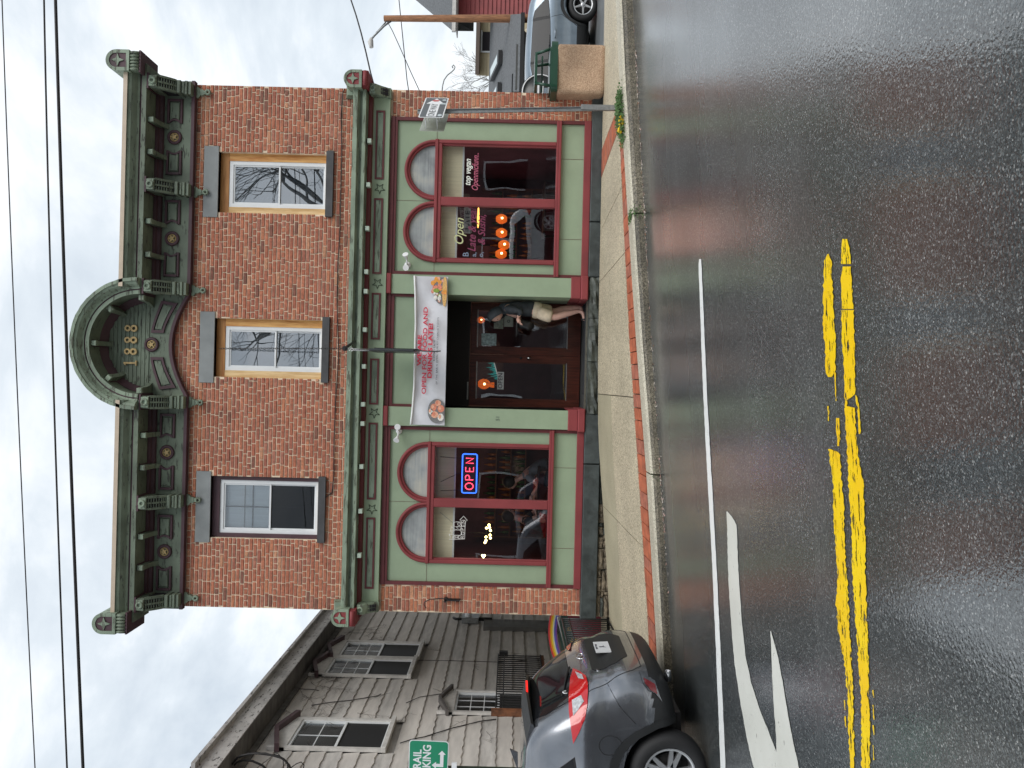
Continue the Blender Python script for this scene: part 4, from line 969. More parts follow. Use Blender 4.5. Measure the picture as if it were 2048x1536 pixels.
# pilasters
for x0, x1 in ((1.455, 1.775), (-.735, -.42)):
    p = MB().box(x0, x1, YF - .06, YF + .9, .70, 3.70).build('pilaster', 'green', bld)
    MB().box(x0 - .02, x1 + .02, YF - .085, YF + .9, .545, .71, 0, .012).box(x0 - .035, x1 + .035, YF - .12, YF + .9, .43, .548, 0, .014).build('base_block', 'maroon', p)
    MB().box(x0 - .005, x1 + .01, YF - .10, YF, 3.69, 3.765, 0, .012).build('capital', 'maroon', p)
text('51', .085, 'slate', (-.575, YF - .063, 1.87), bld, 'house_number', ext=.001)
# panel over the entrance
MB().box(-.42, 1.455, YF + .02, YF + .06, 2.80, 3.70).build('entrance_panel', 'green', bld)
MB().box(-.42, -.375, YF - .01, YF + .02, 2.80, 3.70).box(1.41, 1.455, YF - .01, YF + .02, 2.80, 3.70).box(-.375, 1.41, YF - .01, YF + .02, 3.64, 3.70).build('entrance_border', 'maroon_dk', bld)
# the recess: side walls, ceiling, floor, steps
YD = 14.0
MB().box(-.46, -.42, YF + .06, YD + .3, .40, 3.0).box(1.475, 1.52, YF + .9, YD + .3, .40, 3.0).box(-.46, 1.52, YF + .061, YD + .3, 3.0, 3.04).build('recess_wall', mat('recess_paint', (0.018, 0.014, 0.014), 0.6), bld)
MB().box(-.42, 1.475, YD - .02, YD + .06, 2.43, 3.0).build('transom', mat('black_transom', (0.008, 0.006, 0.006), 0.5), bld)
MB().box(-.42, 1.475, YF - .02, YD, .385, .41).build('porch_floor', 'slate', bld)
MB().box(-.15, 1.30, YF + .05, YF + .62, .412, .425).build('door_mat', mat('rubber_mat', (0.02, 0.024, 0.03), 0.7, bump=0.5, bs=200), bld)
ls = MB().lathe([(.001, 0), (.05, 0), (.055, -.03), (.03, -.05), (.001, -.055)], (.50, 13.55, 2.995), 'z', 16).build('ceiling_lamp', 'steel', bld)
# door leaves
def leaf(x0, x1, nm, lab):
    d = MB(); y = YD - .02; sw = .125; z0, z1 = .425, 2.42; gz0, gz1 = .66, 2.31
    d.box(x0, x0 + sw, y, y + .05, z0, z1).box(x1 - sw, x1, y, y + .05, z0, z1).box(x0 + sw, x1 - sw, y, y + .05, z0, gz0).box(x0 + sw, x1 - sw, y, y + .05, gz1, z1)
    d.box(x0 + sw, x0 + sw + .02, y + .012, y + .04, gz0, gz1).box(x1 - sw - .02, x1 - sw, y + .012, y + .04, gz0, gz1)
    D = d.build('door', 'door', bld, label=lab)
    MB().box(x0 + sw, x1 - sw, y + .024, y + .03, gz0, gz1).build('pane', 'glass', D)
    MB().box(x0 + sw + .001, x1 - sw - .001, y + .008, y + .022, gz0, gz0 + .012).box(x0 + sw + .001, x1 - sw - .001, y + .008, y + .022, gz1 - .02, gz1 - .006).build('glazing_bead', 'steel', D)
    return D
dl = leaf(-.41, .525, 'door', 'left glazed mahogany door')
drr = leaf(.53, 1.465, 'door', 'right glazed mahogany door')
MB().lathe([(.001, -.075), (.026, -.07), (.032, -.05), (.022, -.03), (.012, -.02), (.012, -.005), (.034, -.004), (.034, 0)], (.475, YD - .02, 1.36), 'y', 20).build('knob', 'chrome', dl)
MB().lathe([(.001, -.01), (.022, -.01), (.024, 0)], (.475, YD - .02, 1.50), 'y', 16).build('lock', 'black', dl)
MB().box(-.30, .02, YD - .06, YD - .02, 2.44, 2.465).build('door_closer', 'steel', dl)
MB().box(1.463, 1.474, 13.2, 13.6, 2.2, 2.75).build('edge_light', mat('pale_edge', (0.5, 0.52, 0.52), 0.4), bld) if False else None

# plinth stones
for a, b in ((2.72, XR + .03), (1.80, 2.71), (-1.29, -.46), (XL - .03, -1.30)):
    z0 = .165
    MB().box(a + .004, b - .004, YF - .09, YF + .2, z0, .428, 0, .012).build('plinth_stone', 'slate', bld)
def rough_stone(x0, x1, y0, z0, z1, parent, name='stone', m='slate_rough', dy=.03, depth=.25):
    n = 6; mb = MB(); top = []; k = 3
    for j in range(k + 1):
        for i in range(n + 1):
            e_ = i in (0, n) or j in (0, k)
            mb.v.append((lerp(x0, x1, i / n) + (0 if i in (0, n) else R.uniform(-.01, .01)), y0 + R.uniform(-dy, dy) + (.02 if e_ else 0), lerp(z0, z1, j / k) + (R.uniform(-.008, .008))))
    for j in range(k):
        for i in range(n):
            a = j * (n + 1) + i; mb.f.append([a, a + 1, a + n + 2, a + n + 1]); mb.m.append(0); mb.sm.append(False)
    q = len(mb.v); tp = [k * (n + 1) + i for i in range(n + 1)]
    mb.v += [(mb.v[i][0], y0 + depth, mb.v[i][2]) for i in tp]
    for i in range(n): mb.f.append([tp[i], tp[i + 1], q + i + 1, q + i]); mb.m.append(0); mb.sm.append(False)
    return mb.build(name, m, parent)
# door step: a thick split-faced slab in front of the recess
for a, b, z0, z1, y in ((-.46, .40, .25, .40, -.13), (.405, 1.12, .25, .402, -.12), (1.125, 1.80, .25, .405, -.11)):
    rough_stone(a, b - .006, YF + y, z0, z1, bld, 'step_stone')
for a, b in ((-.46, .1), (.105, .9), (.905, 1.80)):
    rough_stone(a, b - .006, YF - .13, .16, .245, bld, 'step_stone')
# rubble foundation under the left end
fx = XL
while fx < -.75:
    ww = R.uniform(.18, .6); z1 = .155; zlow = back_z(fx) - .12
    while z1 > zlow:
        hh = R.uniform(.05, .1)
        x = fx
        while x < fx + ww:
            w2 = R.uniform(.12, .38); e_ = min(x + w2, fx + ww)
            if e_ - x > .05: rough_stone(x, e_ - .008, YF - .02 - R.uniform(0, .03), z1 - hh + .008, z1, bld, 'foundation_stone', R.choice(['rubble', 'rubble', 'slate_rough']), .012)
            x = e_
        z1 -= hh
    fx += ww
MB().box(XL + .01, XR - .01, YF + .02, YF + .2, -1.2, .43).build('foundation', 'joint', bld)
# the wire run over the upper wall
wr_ = []
for (px, py) in ((640, 1008), (640, 1000), (652, 994), (664, 985), (668, 950), (668, 880), (672, 790), (677, 720), (677, 690), (674, 600), (676, 520), (680, 470), (682, 380), (684, 300), (682, 230), (686, 185), (690, 178)):
    X, Z = F(px, py, YF - .02); wr_.append((X, YF - .02 - R.uniform(0, .006), Z))
MB().tube(wr_, .009, 6).build('wall_cable', 'cable', bld)

# ------------------------------------------------------------------ the rooms behind the glass
def room(x0, x1, y0, y1, z0, z1, m, name, open_front=True):
    mb = MB(); a, b = (x0, x1)
    mb.add([(a, y1, z0), (b, y1, z0), (b, y1, z1), (a, y1, z1), (a, y0, z0), (b, y0, z0), (b, y0, z1), (a, y0, z1)], [(0, 1, 2, 3), (4, 0, 3, 7), (1, 5, 6, 2), (3, 2, 6, 7), (4, 5, 1, 0)])
    return mb.build(name, m, bld)
room(-3.5, -.47, 12.95, 17.0, .42, 3.6, 'room', 'left_room')
room(1.53, 4.5, 12.95, 17.0, .42, 3.6, 'room', 'right_room')
room(-.46, 1.52, 14.1, 18.5, .42, 3.0, 'room', 'entrance_hall')
M['bottle_g'] = mat('green_bottle', (.03, .12, .05), .15, n=.5, ns=3); M['bottle_a'] = mat('amber_bottle', (.30, .12, .03), .15, n=.4, ns=3)
def interior_fill(nm, loc, e_, c_):  # soft fill lights added to brighten the rooms behind the glass
    l_ = bpy.data.lights.new(nm, 'POINT'); l_.energy = e_; l_.color = c_; l_.shadow_soft_size = .7; o_ = bpy.data.objects.new(nm, l_); COL.objects.link(o_); o_.location = loc
interior_fill('left_room_fill', (-2.1, 14.9, 2.35), 13, (1, .62, .35)); interior_fill('right_room_fill', (2.6, 15.2, 2.3), 16, (1, .50, .38)); interior_fill('hall_fill', (.5, 16.0, 2.5), 9, (1, .55, .35))
for k_, (sx0, sx1, yy, lab) in enumerate(((-3.3, -.9, 16.75, 'back bar shelf crowded with bottles in the left room'), (1.8, 4.2, 16.75, 'back bar shelf crowded with bottles in the right room'))):
    sh_ = thing('bottle_shelf', lab, 'shelf', (0, 0, 0)); q_ = MB()
    for z_ in (1.30, 1.62, 1.94): q_.box(sx0, sx1, yy - .12, yy + .2, z_, z_ + .025)
    q_.box(sx0 - .03, sx0, yy - .12, yy + .2, .42, 2.4).box(sx1, sx1 + .03, yy - .12, yy + .2, .42, 2.4); q_.build('case', mat('shelf_wood', (.10, .045, .03), .5), sh_)
    bt = MB(); bt2 = MB()
    for z_ in (1.325, 1.645, 1.965):
        x_ = sx0 + .08
        while x_ < sx1 - .05:
            h_ = R.uniform(.17, .26); (bt if R.random() < .5 else bt2).lathe([(.001, 0), (.036, 0), (.036, h_ * .6), (.013, h_ * .78), (.013, h_), (.001, h_)], (x_, yy + R.uniform(-.05, .08), z_), 'z', 8); x_ += R.uniform(.085, .15)
    bt.build('bottles', 'bottle_g', sh_, kind='stuff'); bt2.build('bottles', 'bottle_a', sh_, kind='stuff')
M['frame_g'] = mat('grey_picture', (0.32, 0.34, 0.34), 0.5, n=0.3, ns=20)
M['bulb'] = mat('warm_bulb', (1, .8, .4), .5, emit=(1.0, .72, .30), es=7)
M['neon_red'] = mat('red_neon', (.9, .1, .15), .4, emit=(1.0, .06, .12), es=2.6)
M['neon_blue'] = mat('blue_neon', (.1, .2, .9), .4, emit=(.03, .16, 1.0), es=2.0)
M['tube_faint'] = mat('faint_tube_glow', (.75, .72, .70), .3, emit=(.9, .85, .8), es=.25)  # tubes of the unlit sign, given a faint glow
M['lantern'] = mat('orange_lantern', (.8, .17, .02), .5, n=.35, ns=30, emit=(1.0, .16, .015), es=.5)
M['teal'] = mat('teal_glow', (.03, .38, .36), .3, emit=(.02, .4, .38), es=.6)  # tinsel colour with a glow of its own added
M['table'] = mat('dark_table', (.04, .02, .016), .3)

# small framed pictures and papers
def framed(x, y, z, w_, h_, label, m='frame_g', inner=None, cat='picture'):
    o_ = thing('framed_picture', label, cat, (x, y, z))
    MB().box(-w_ / 2, w_ / 2, 0, .02, -h_ / 2, h_ / 2, 0, .008).build('frame', 'black' if m != 'frame_g' else m, o_)
    MB().box(-w_ / 2 + .03, w_ / 2 - .03, -.004, 0, -h_ / 2 + .03, h_ / 2 - .03).build('print', inner or 'plate_w', o_)
    return o_
framed(-1.78, 16.9, 1.55, .42, .42, 'small framed print on the dark wall behind the red and blue OPEN sign', inner=mat('grey_print', (.35, .37, .38), .5, n=.8, ns=14))
framed(2.75, 16.9, 2.25, .6, .85, 'tall dark red framed board on the back wall of the right room', 'x', mat('dusky_print', (.13, .06, .08), .5, n=.4, ns=6), 'board')

# papers on the right door
def paper(name, label, X, Z, w_, h_, m, Y=YD - .004, cat='notice'):
    o_ = thing(name, label, cat, (X, Y, Z))
    MB().box(-w_ / 2, w_ / 2, -.003, 0, -h_ / 2, h_ / 2).build('sheet', m, o_)
    return o_
p1 = paper('notice', 'pale blue leaflet taped near the top middle of the right door', .80, 2.09, .22, .27, mat('pale_blue_paper', (.30, .40, .42), .5, n=.5, ns=18), YD - .002)
p2 = paper('notice', 'grey notice with lines on the right door, above the square one', 1.10, 1.92, .20, .17, mat('grey_green_paper', (.22, .24, .20), .5, n=.3, ns=18), YD - .002)
p3 = paper('notice', 'square grey notice with a round seal on the right door', 1.14, 1.74, .20, .17, mat('grey_paper', (.30, .32, .28), .5, n=.1, ns=18), YD - .002)
MB().torus((0, -.005, 0), .022, .006, 'y', 16, 6).box(-.085, .085, -.005, -.003, .068, .072).box(-.085, .085, -.005, -.003, -.072, -.068).build('seal', 'grey_print', p3)
for i in range(4): MB().box(-.07, .07 - .02 * (i % 2), -.005, -.003, .05 - i * .03, .054 - i * .03).build('line', 'grey_print', p2)
# OPEN plaque in the left door
pl = thing('open_plaque', 'white plaque reading OPEN in black letters hung against the left door\'s glass', 'sign', (.055, YD - .03, 1.86))
MB().box(-.16, .16, 0, .012, -.06, .06, 0, .004).build('board', mat('pale_plaque', (.55, .58, .58), .5), pl)
text('OPEN', .115, 'grey_print', (0, -.003, 0), pl, 'letters', sx=.95, off=.001, ext=.002)
MB().tube([(-.1, .0, .06), (-.02, .0, .30)], .004, 5).tube([(.1, .0, .06), (.02, .0, .30)], .004, 5).build('cord', 'steel', pl)
# lanterns
def lantern(x, y, z, r_, label, group):
    o_ = thing('paper_lantern', label, 'lantern', (x, y, z), group=group)
    b = MB(); pr = []
    for i in range(17):
        t_ = i / 16; pr.append((max(.02, r_ * math.sin(PI * (0.1 + .8 * t_)) ** .7 * (1 + .05 * (i % 2))), -r_ * 1.15 + 2.3 * r_ * t_))
    b.lathe(pr, (0, 0, 0), 'z', 20); b.build('shade', 'lantern', o_)
    MB().ball((0, -r_ * .84, -.01), r_ * .27, 0, 8).build('lamp', 'bulb', o_)  # bright ball set through the shade's front to paint its hot spot
    return o_
for (px, py, yy, lab) in ((1003, 438, 13.6, 'glowing orange lantern nearest the maroon post between the right bay\'s panes'), (1003, 466, 13.5, 'second glowing orange lantern along the row in the right bay'),
                         (1008, 490, 13.45, 'third glowing orange lantern in the right bay, hung slightly lower'), (1002, 508, 13.5, 'glowing orange lantern at the left edge of the right bay\'s window')):
    X, Z = F(px, py, yy); lantern(X, yy, Z, .085, lab, 'orange lanterns in the right bay')
X, Z = F(968, 768, 14.25); lantern(X, 14.25, Z, .095, 'round orange lantern glowing at the top of the left door', None)
X, Z = F(962, 640, 14.35); lantern(X, 14.35, Z, .06, 'small orange lantern glowing at the top of the right door', None)
X, Z = F(982, 770, 14.22)
cat_ = thing('lit_figurine', 'small orange lit figurine under the lantern in the left door', 'figurine', (X, 14.22, Z))
MB().lathe([(.001, -.06), (.05, -.06), (.045, 0), (.03, .03), (.055, .05), (.05, .09), (.001, .1)], (0, 0, 0), 'z', 14).build('body', 'lantern', cat_)
X, Z = F(995, 742, 14.18)
tl = thing('teal_garland', 'teal and white tinsel ornament beside the OPEN plaque in the left door', 'ornament', (X, 14.18, Z))
b = MB()
for i in range(9):
    x_ = -.16 + i * .04; b.tube([(x_, 0, -.02 + .01 * i), (x_ + .02, 0, .06 + .05 * (i % 3) + .01 * i), (x_ + .035, 0, -.02 + .01 * i)], .007, 5)
b.build('tinsel', 'teal', tl)
MB().tube([(-.16, -.01, -.03), (.16, -.01, .07)], .010, 6).build('edge', 'tube_faint', tl)

# warm bulbs of a hanging lamp in the left bay
hl = thing('cluster_lamp', 'hanging lamp with a cluster of warm bulbs in the left-hand pane', 'lamp', (0, 0, 0))
for px, py in ((973, 1056), (979, 1055), (981, 1061), (978, 1050), (980, 1070), (972, 1074), (981, 1076), (972, 1081), (970, 1085)):
    X, Z = F(px, py, 14.6); MB().ball((X, 14.6, Z), .024, 0, 8).build('bulb', 'bulb', hl)
X, Z = F(975, 1066, 14.6)
MB().tube([(X - .15, 14.6, Z - .03), (X, 14.6, Z + .02), (X + .15, 14.6, Z + .03)], .008, 6).tube([(X, 14.6, Z), (X, 14.6, 3.6)], .006, 6).build('arms', 'black', hl)
h2 = thing('cluster_lamp', 'second bulb cluster at the left edge of the left-hand pane', 'lamp', (0, 0, 0))
for px, py in ((965, 1111), (967, 1114), (969, 1111)):
    X, Z = F(px, py, 15.2); MB().ball((X, 15.2, Z), .024, 0, 8).build('bulb', 'bulb', h2)
MB().tube([(X, 15.2, Z), (X, 15.2, 3.6)], .006, 6).build('rod', 'black', h2)
# the glowing bar lamp high in the right bay
X0, Z0 = F(957, 415, 13.7); X1, Z1 = F(956, 456, 13.7)
bl_ = thing('bar_lamp', 'slim amber bar lamp hanging crosswise behind the lettered pane', 'lamp', ((X0 + X1) / 2, 13.7, Z0))
b = MB(); hl_ = abs(X0 - X1) / 2
b.tube([(-hl_, 0, 0), (-hl_ * .8, 0, 0), (0, 0, 0), (hl_ * .9, 0, 0), (hl_, 0, 0)], [.005, .016, .022, .014, .006], 8); b.build('tube_light', mat('amber_tube', (1, .6, .2), .4, emit=(1, .45, .10), es=2.2), bl_)
MB().tube([(-hl_, 0, 0), (-hl_, 0, .9)], .004, 5).tube([(hl_, 0, 0), (hl_, 0, .9)], .004, 5).build('cord', 'black', bl_)

# neon OPEN sign
def stroke(mb, pts, r_, y=0.0, m=0, n=6): mb.tube([(p[0], y, p[1]) for p in pts], r_, n, m)
xa, za = F(924, 986, 12.97); xb, zb_ = F(954, 908, 12.97)
ns_ = thing('neon_open_sign', 'lit neon OPEN sign, red letters inside a blue border, in the left bay', 'neon sign', ((xa + xb) / 2, 12.97, (za + zb_) / 2))
W_, H_ = abs(xb - xa), abs(za - zb_); W_ = .655; H_ = .245
rr_ = .03; path = []
for (cx_, cz_, a0) in ((W_ / 2 - rr_, H_ / 2 - rr_, 0), (-W_ / 2 + rr_, H_ / 2 - rr_, 90), (-W_ / 2 + rr_, -H_ / 2 + rr_, 180), (W_ / 2 - rr_, -H_ / 2 + rr_, 270)):
    path += [(cx_ + rr_ * math.cos(math.radians(a0 + k * 22.5)), cz_ + rr_ * math.sin(math.radians(a0 + k * 22.5))) for k in range(5)]
path.append(path[0])
b = MB(); stroke(b, path, .011); b.build('blue_border', 'neon_blue', ns_)
hh, ww = .066, .052
def letter(ch, cx_):
    b = MB(); r_ = .0085
    if ch == 'O': stroke(b, [(cx_ + ww * 1.05 * math.cos(2 * PI * k / 18), hh * math.sin(2 * PI * k / 18)) for k in range(19)], r_)
    if ch == 'P': stroke(b, [(cx_ - ww * .7, -hh), (cx_ - ww * .7, hh), (cx_ + ww * .3, hh), (cx_ + ww * .75, hh * .75), (cx_ + ww * .75, hh * .25), (cx_ + ww * .3, 0), (cx_ - ww * .6, 0)], r_)
    if ch == 'E':
        stroke(b, [(cx_ + ww * .7, hh), (cx_ - ww * .7, hh), (cx_ - ww * .7, -hh), (cx_ + ww * .7, -hh)], r_); stroke(b, [(cx_ - ww * .6, 0), (cx_ + ww * .5, 0)], r_)
    if ch == 'N': stroke(b, [(cx_ - ww * .8, -hh), (cx_ - ww * .8, hh), (cx_ + ww * .8, -hh), (cx_ + ww * .8, hh)], r_)
    b.build('letter', 'neon_red', ns_)
for ch, c_ in zip('OPEN', (-.215, -.07, .07, .215)): letter(ch, c_)
MB().box(-W_ / 2, W_ / 2, .02, .03, -H_ / 2, H_ / 2).build('backing', 'black', ns_)
MB().tube([(-.28, 0, .12), (-.30, 0, .48)], .004, 5).tube([(.25, 0, .12), (.27, 0, .5)], .004, 5).tube([(-.15, .0, .48), (.03, 0, .12)], .004, 5).build('cord', 'black', ns_)
# unlit outline sign: glasses, arrow, BAR OPEN
xa, za = F(880 + 750 / 21.94, 1020 + 770 / 21.94, 12.95)
bs_ = thing('bar_sign', 'unlit white tube sign of cocktail glasses and an arrow reading BAR OPEN', 'sign', (xa, 12.95, za))
def S(px, py):   # sign drawing units to metres, relative to its middle
    X, Z = F(880 + px / 21.94, 1020 + py / 21.94, 12.95); return (X - xa, Z - za)
b = MB()
stroke(b, [S(400, 1060), S(560, 1060), S(620, 1110), S(700, 1110), S(880, 1120), S(960, 1050), S(940, 950), S(860, 880), S(930, 800), S(930, 500), S(940, 480), S(870, 440), S(1035, 270), S(1200, 460), S(1120, 490), S(1100, 700), S(1080, 1270), S(400, 1290), S(460, 1190), S(400, 1070)], .006)
stroke(b, [S(500, 730), S(680, 860), S(500, 1010), S(465, 880), S(500, 730)], .005); stroke(b, [S(680, 870), S(850, 880)], .005); stroke(b, [S(430, 950), S(600, 870)], .004)
stroke(b, [S(700, 520), S(930, 530), S(930, 730), S(700, 740)], .005); stroke(b, [S(690, 740), S(610, 700), S(600, 560), S(690, 520)], .005); stroke(b, [S(730, 760), S(820, 850)], .003)
stroke(b, [S(835 + 60 * math.sin(k * PI / 6), 620 + 60 * math.cos(k * PI / 6)) for k in range(13)], .004)
b.build('outline', 'tube_faint', bs_)
for ch, px, py in (('B', 620, 1195), ('A', 800, 1195), ('R', 985, 1195), ('O', 1000, 1030), ('P', 1000, 850), ('E', 1030, 690), ('N', 1035, 510)):
    p = S(px, py); text(ch, .085, 'tube_faint', (p[0], 0, p[1]), bs_, 'letter', ext=.003)
MB().tube([(S(560, 560)[0], 0, S(560, 560)[1]), (S(0, 90)[0], 0, S(0, 90)[1])], .003, 5).build('cord', 'steel', bs_)

# painted lettering on the right bay's glass
M['ink_w'] = mat('white_glass_ink', (.72, .74, .68), .6, emit=(.72, .74, .68), es=.06)  # white ink with a faint glow put into its colour
M['ink_p'] = mat('pink_glass_ink', (.45, .10, .17), .6)
M['ink_y'] = mat('yellow_glass_ink', (.50, .52, .28), .6)
M['ink_b'] = mat('blue_glass_ink', (.22, .28, .38), .6)
M['ink_r'] = mat('wine_glass_ink', (.20, .03, .08), .6)
lg = thing('window_lettering', 'handwritten white and pink script on the right pane of the right bay', 'lettering', (0, 0, 0))
def script(s_, px, py, size, m, parent, sx=1.0, off=.003, shear=.35):
    X, Z = F(px, py, 12.865); text(s_, size, m, (X, 12.865, Z), parent, 'line', shear=shear, sx=sx, off=off, ext=.001)
script('top vegan', 936, 345, .145, 'ink_w', lg, .78, .002)
script('Openmicfunn..', 951, 344, .15, 'ink_p', lg, .72, .001)
lg2 = thing('window_lettering', 'handwritten yellow Open and wine-red script on the left pane of the right bay', 'lettering', (0, 0, 0))
script('Open', 919, 464, .22, 'ink_y', lg2, .9, .001)
script('Late & yeah', 945, 458, .19, 'ink_r', lg2, .85, .002)
script('& Sushi,', 964, 460, .17, 'ink_r', lg2, .95, .002)
script('B', 932, 509, .14, 'ink_b', lg2, 1, 0, 0); script('a,', 948, 509, .12, 'ink_b', lg2, 1, 0, 0); script('o,', 962, 509, .12, 'ink_b', lg2, 1, 0, 0)
yb_ = thing('late_card', 'grey card reading LATE stood behind the yellow Open lettering', 'card', (0, 0, 0))
X, Z = F(935, 437, 13.2); MB().box(X - .26, X + .2, 13.2, 13.21, Z - .055, Z + .06).build('card', 'frame_g', yb_); text('LATE', .12, 'grey_print', (X - .03, 13.195, Z), yb_, 'letters', sx=1.2, off=.003)
# tables and chairs hinted inside
for i, (x_, y_, l_) in enumerate(((-1.9, 13.9, 'dark table the two seated people lean on behind the left bay'), (3.2, 14.2, 'dark table behind the right-hand pane of the right bay'))):
    t_ = thing('bar_table', l_, 'table', (x_, y_, .42))
    MB().box(-.45, .45, -.35, .35, .70, .74, 0, .008).build('table_top', 'table', t_)
    for sx_ in (-1, 1):
        for sy_ in (-1, 1): MB().box(sx_ * .4 - .02, sx_ * .4 + .02, sy_ * .3 - .02, sy_ * .3 + .02, 0, .70).build('leg', 'table', t_)

# ------------------------------------------------------------------ things fixed to the building
# banner over the entrance
def banner():
    b = thing('banner', 'long white vinyl banner WE ARE OPEN FOR FOOD AND DRINKS LATE over the entrance', 'banner', (.515, 12.70, 3.03))
    # image corners: right end x 824-889 at y 553, left end x 815-884 at y 848
    n, k_ = 40, 8; mb = MB()
    def P(u, v):   # u 0 left .. 1 right, v 0 bottom .. 1 top
        x = lerp(-1.225, 1.225, u)
        top = .268 - .045 * math.sin(PI * u) - .006 * math.sin(9 * u); bot = -.285
        z = lerp(bot, top, v) + .0
        fold = .012 * math.sin(u * 14 + v * 5) * (.3 + .7 * v) + .010 * math.sin(u * 31 - v * 7)
        return Vector((x, fold - .02 - (.02 if v > .97 else 0), z))
    for i in range(n + 1):
        for j in range(k_ + 1): mb.v.append(tuple(P(i / n, j / k_)))
    for i in range(n):
        for j in range(k_):
            a = i * (k_ + 1) + j; mb.f.append([a, a + k_ + 1, a + k_ + 2, a + 1]); mb.m.append(0); mb.sm.append(True)
    m = mat('banner_vinyl', (.66, .67, .71), .35, n=.08, ns=2.5)
    bn = mb.build('sheet', m, b)
    hem = MB(); hem.tube([tuple(P(i / 20, 1.0) + Vector((0, -.012, 0))) for i in range(21)], .016, 8); hem.build('hem', 'plate_w', b)
    shade = MB()
    Y = -.055
    def T(s_, z, wid, hgt, m_, off):
        o_ = text(s_, .1, m_, (0, 0, 0), b, 'lettering', off=off, ext=.001); me = o_.data
        xs_ = [v.co.x for v in me.vertices]; zs_ = [v.co.z for v in me.vertices]; cx_, cz_ = (min(xs_) + max(xs_)) / 2, (min(zs_) + max(zs_)) / 2
        kx_, kz_ = wid / (max(xs_) - min(xs_)), hgt / (max(zs_) - min(zs_))
        for v in me.vertices: v.co = ((v.co.x - cx_) * kx_, v.co.y + Y, (v.co.z - cz_) * kz_ + z)
    T('WE ARE', .155, .51, .068, 'red_print', .0035); T('OPEN FOR FOOD AND', .068, 1.43, .074, 'red_print', .0022); T('DRINKS LATE!', -.020, .90, .076, 'red_print', .0035)
    T('4:30PM - LATE', -.088, .345, .030, 'grey_print', .001); T('(IF THE BAR IS OPEN, OUR KITCHEN IS TOO!!)', -.142, 1.10, .036, 'grey_print', .0004)
    # printed photographs: plates of sushi
    def disc(cx, cz, r1, r2, m_, dy, nm, a0=0, clipz=None, ang=0):
        pts = [(cx + r1 * math.cos(2 * PI * i / 28), cz + r2 * math.sin(2 * PI * i / 28)) for i in range(28)]
        pts = [(max(-1.215, min(1.215, x)), max(-.275, z)) for x, z in pts]
        MB().prism(pts, Y + .004 - dy, Y + .005 - dy).build(nm, m_, b)
    cols = {'salmon': (.72, .25, .16), 'shrimp': (.80, .42, .28), 'rice': (.78, .76, .70), 'leaf': (.25, .36, .06), 'nori': (.03, .03, .03), 'plate': (.20, .20, .20), 'orange': (.78, .33, .06), 'amber': (.70, .42, .15)}
    for c in cols: M['pr_' + c] = mat('print_' + c, cols[c], .45, n=.25, ns=60)
    disc(1.04, -.17, .27, .125, 'pr_plate', 0, 'printed_dish'); disc(.98, -.235, .25, .04, 'pr_amber', .001, 'printed_dish')
    q = 0
    for i in range(34):
        a = R.uniform(0, 2 * PI); r_ = math.sqrt(R.random()); x = 1.02 + .22 * r_ * math.cos(a); z = -.13 + .115 * r_ * math.sin(a)
        m_ = R.choice(['pr_salmon', 'pr_shrimp', 'pr_orange', 'pr_salmon', 'pr_rice']) if x > .93 else R.choice(['pr_rice', 'pr_salmon', 'pr_leaf', 'pr_nori'])
        if x > 1.19 or z < -.26: continue
        s_ = R.uniform(.02, .034); disc(x, z, s_ * 1.2, s_, 'pr_nori' if x < .93 and i % 2 else m_, .002 + i * .0001, 'printed_food')
        if x < .95: disc(x, z, s_ * .7, s_ * .6, 'pr_rice', .006 + i * .0001, 'printed_food')
    disc(.99, -.10, .035, .05, 'pr_leaf', .0105, 'printed_food')
    disc(-.99, -.15, .20, .145, 'pr_plate', 0, 'printed_dish')
    for (x, z, w_, h_, m_) in ((-.93, -.10, .06, .05, 'pr_salmon'), (-1.05, -.12, .055, .06, 'pr_shrimp'), (-1.09, -.22, .06, .05, 'pr_rice'), (-.95, -.22, .06, .055, 'pr_salmon'), (-.86, -.17, .05, .05, 'pr_shrimp'), (-1.0, -.055, .05, .035, 'pr_rice')):
        disc(x, z, w_, h_, m_, .003, 'printed_food'); disc(x + .01, z + .015, w_ * .6, h_ * .45, 'pr_shrimp' if m_ != 'pr_shrimp' else 'pr_salmon', .005, 'printed_food')
    return b
banner()
# the iron sign hanger, seen end on
hg = thing('sign_hanger', 'black iron arm and chain carrying a blade sign seen edge-on, above the entrance', 'sign hanger', (0, 0, 0))
X1, Z1 = F(690, 697, 11.75)
MB().tube([(X1, 11.70, Z1), (.62, 12.46, Z1 + .0)], .022, 8).tube([(X1, 11.72, Z1), (X1, 11.78, Z1)], .04, 10).build('arm', 'black', hg)
XT, ZT = F(438, 697, 12.78)
A, B = Vector((X1, 11.76, Z1)), Vector((XT, 12.80, ZT)); ch = MB(); nl = 62
for i in range(nl):
    p = A.lerp(B, (i + .5) / nl); d = (B - A).normalized(); sd_ = d.cross(Vector((1, 0, 0))).normalized() if i % 2 else Vector((1, 0, 0))
    h_ = (B - A).length / nl * .72
    lp = [p + d * h_ * math.cos(t_ * PI / 4) + sd_ * .014 * math.sin(t_ * PI / 4) for t_ in range(9)]
    ch.tube(lp, .0042, 4, cap=False)
ch.build('chain', 'black', hg)
cl_ = MB()
for t_ in (.18, .45, .7): cl_.tube([(X1 - .02, 11.7 + t_ * .7, Z1 - .005), (X1 + .0, 11.7 + t_ * .7, Z1 - .05), (X1 + .02, 11.7 + t_ * .7, Z1 - .01)], .006, 5)
cl_.tube([(X1 + .012, 11.85, Z1 - .02), (X1 - .012, 11.84, Z1 - .05), (X1 + .016, 11.86, Z1 - .08), (X1 - .01, 11.85, Z1 - .11)], .006, 5)
cl_.build('tie', 'plate_w', hg)
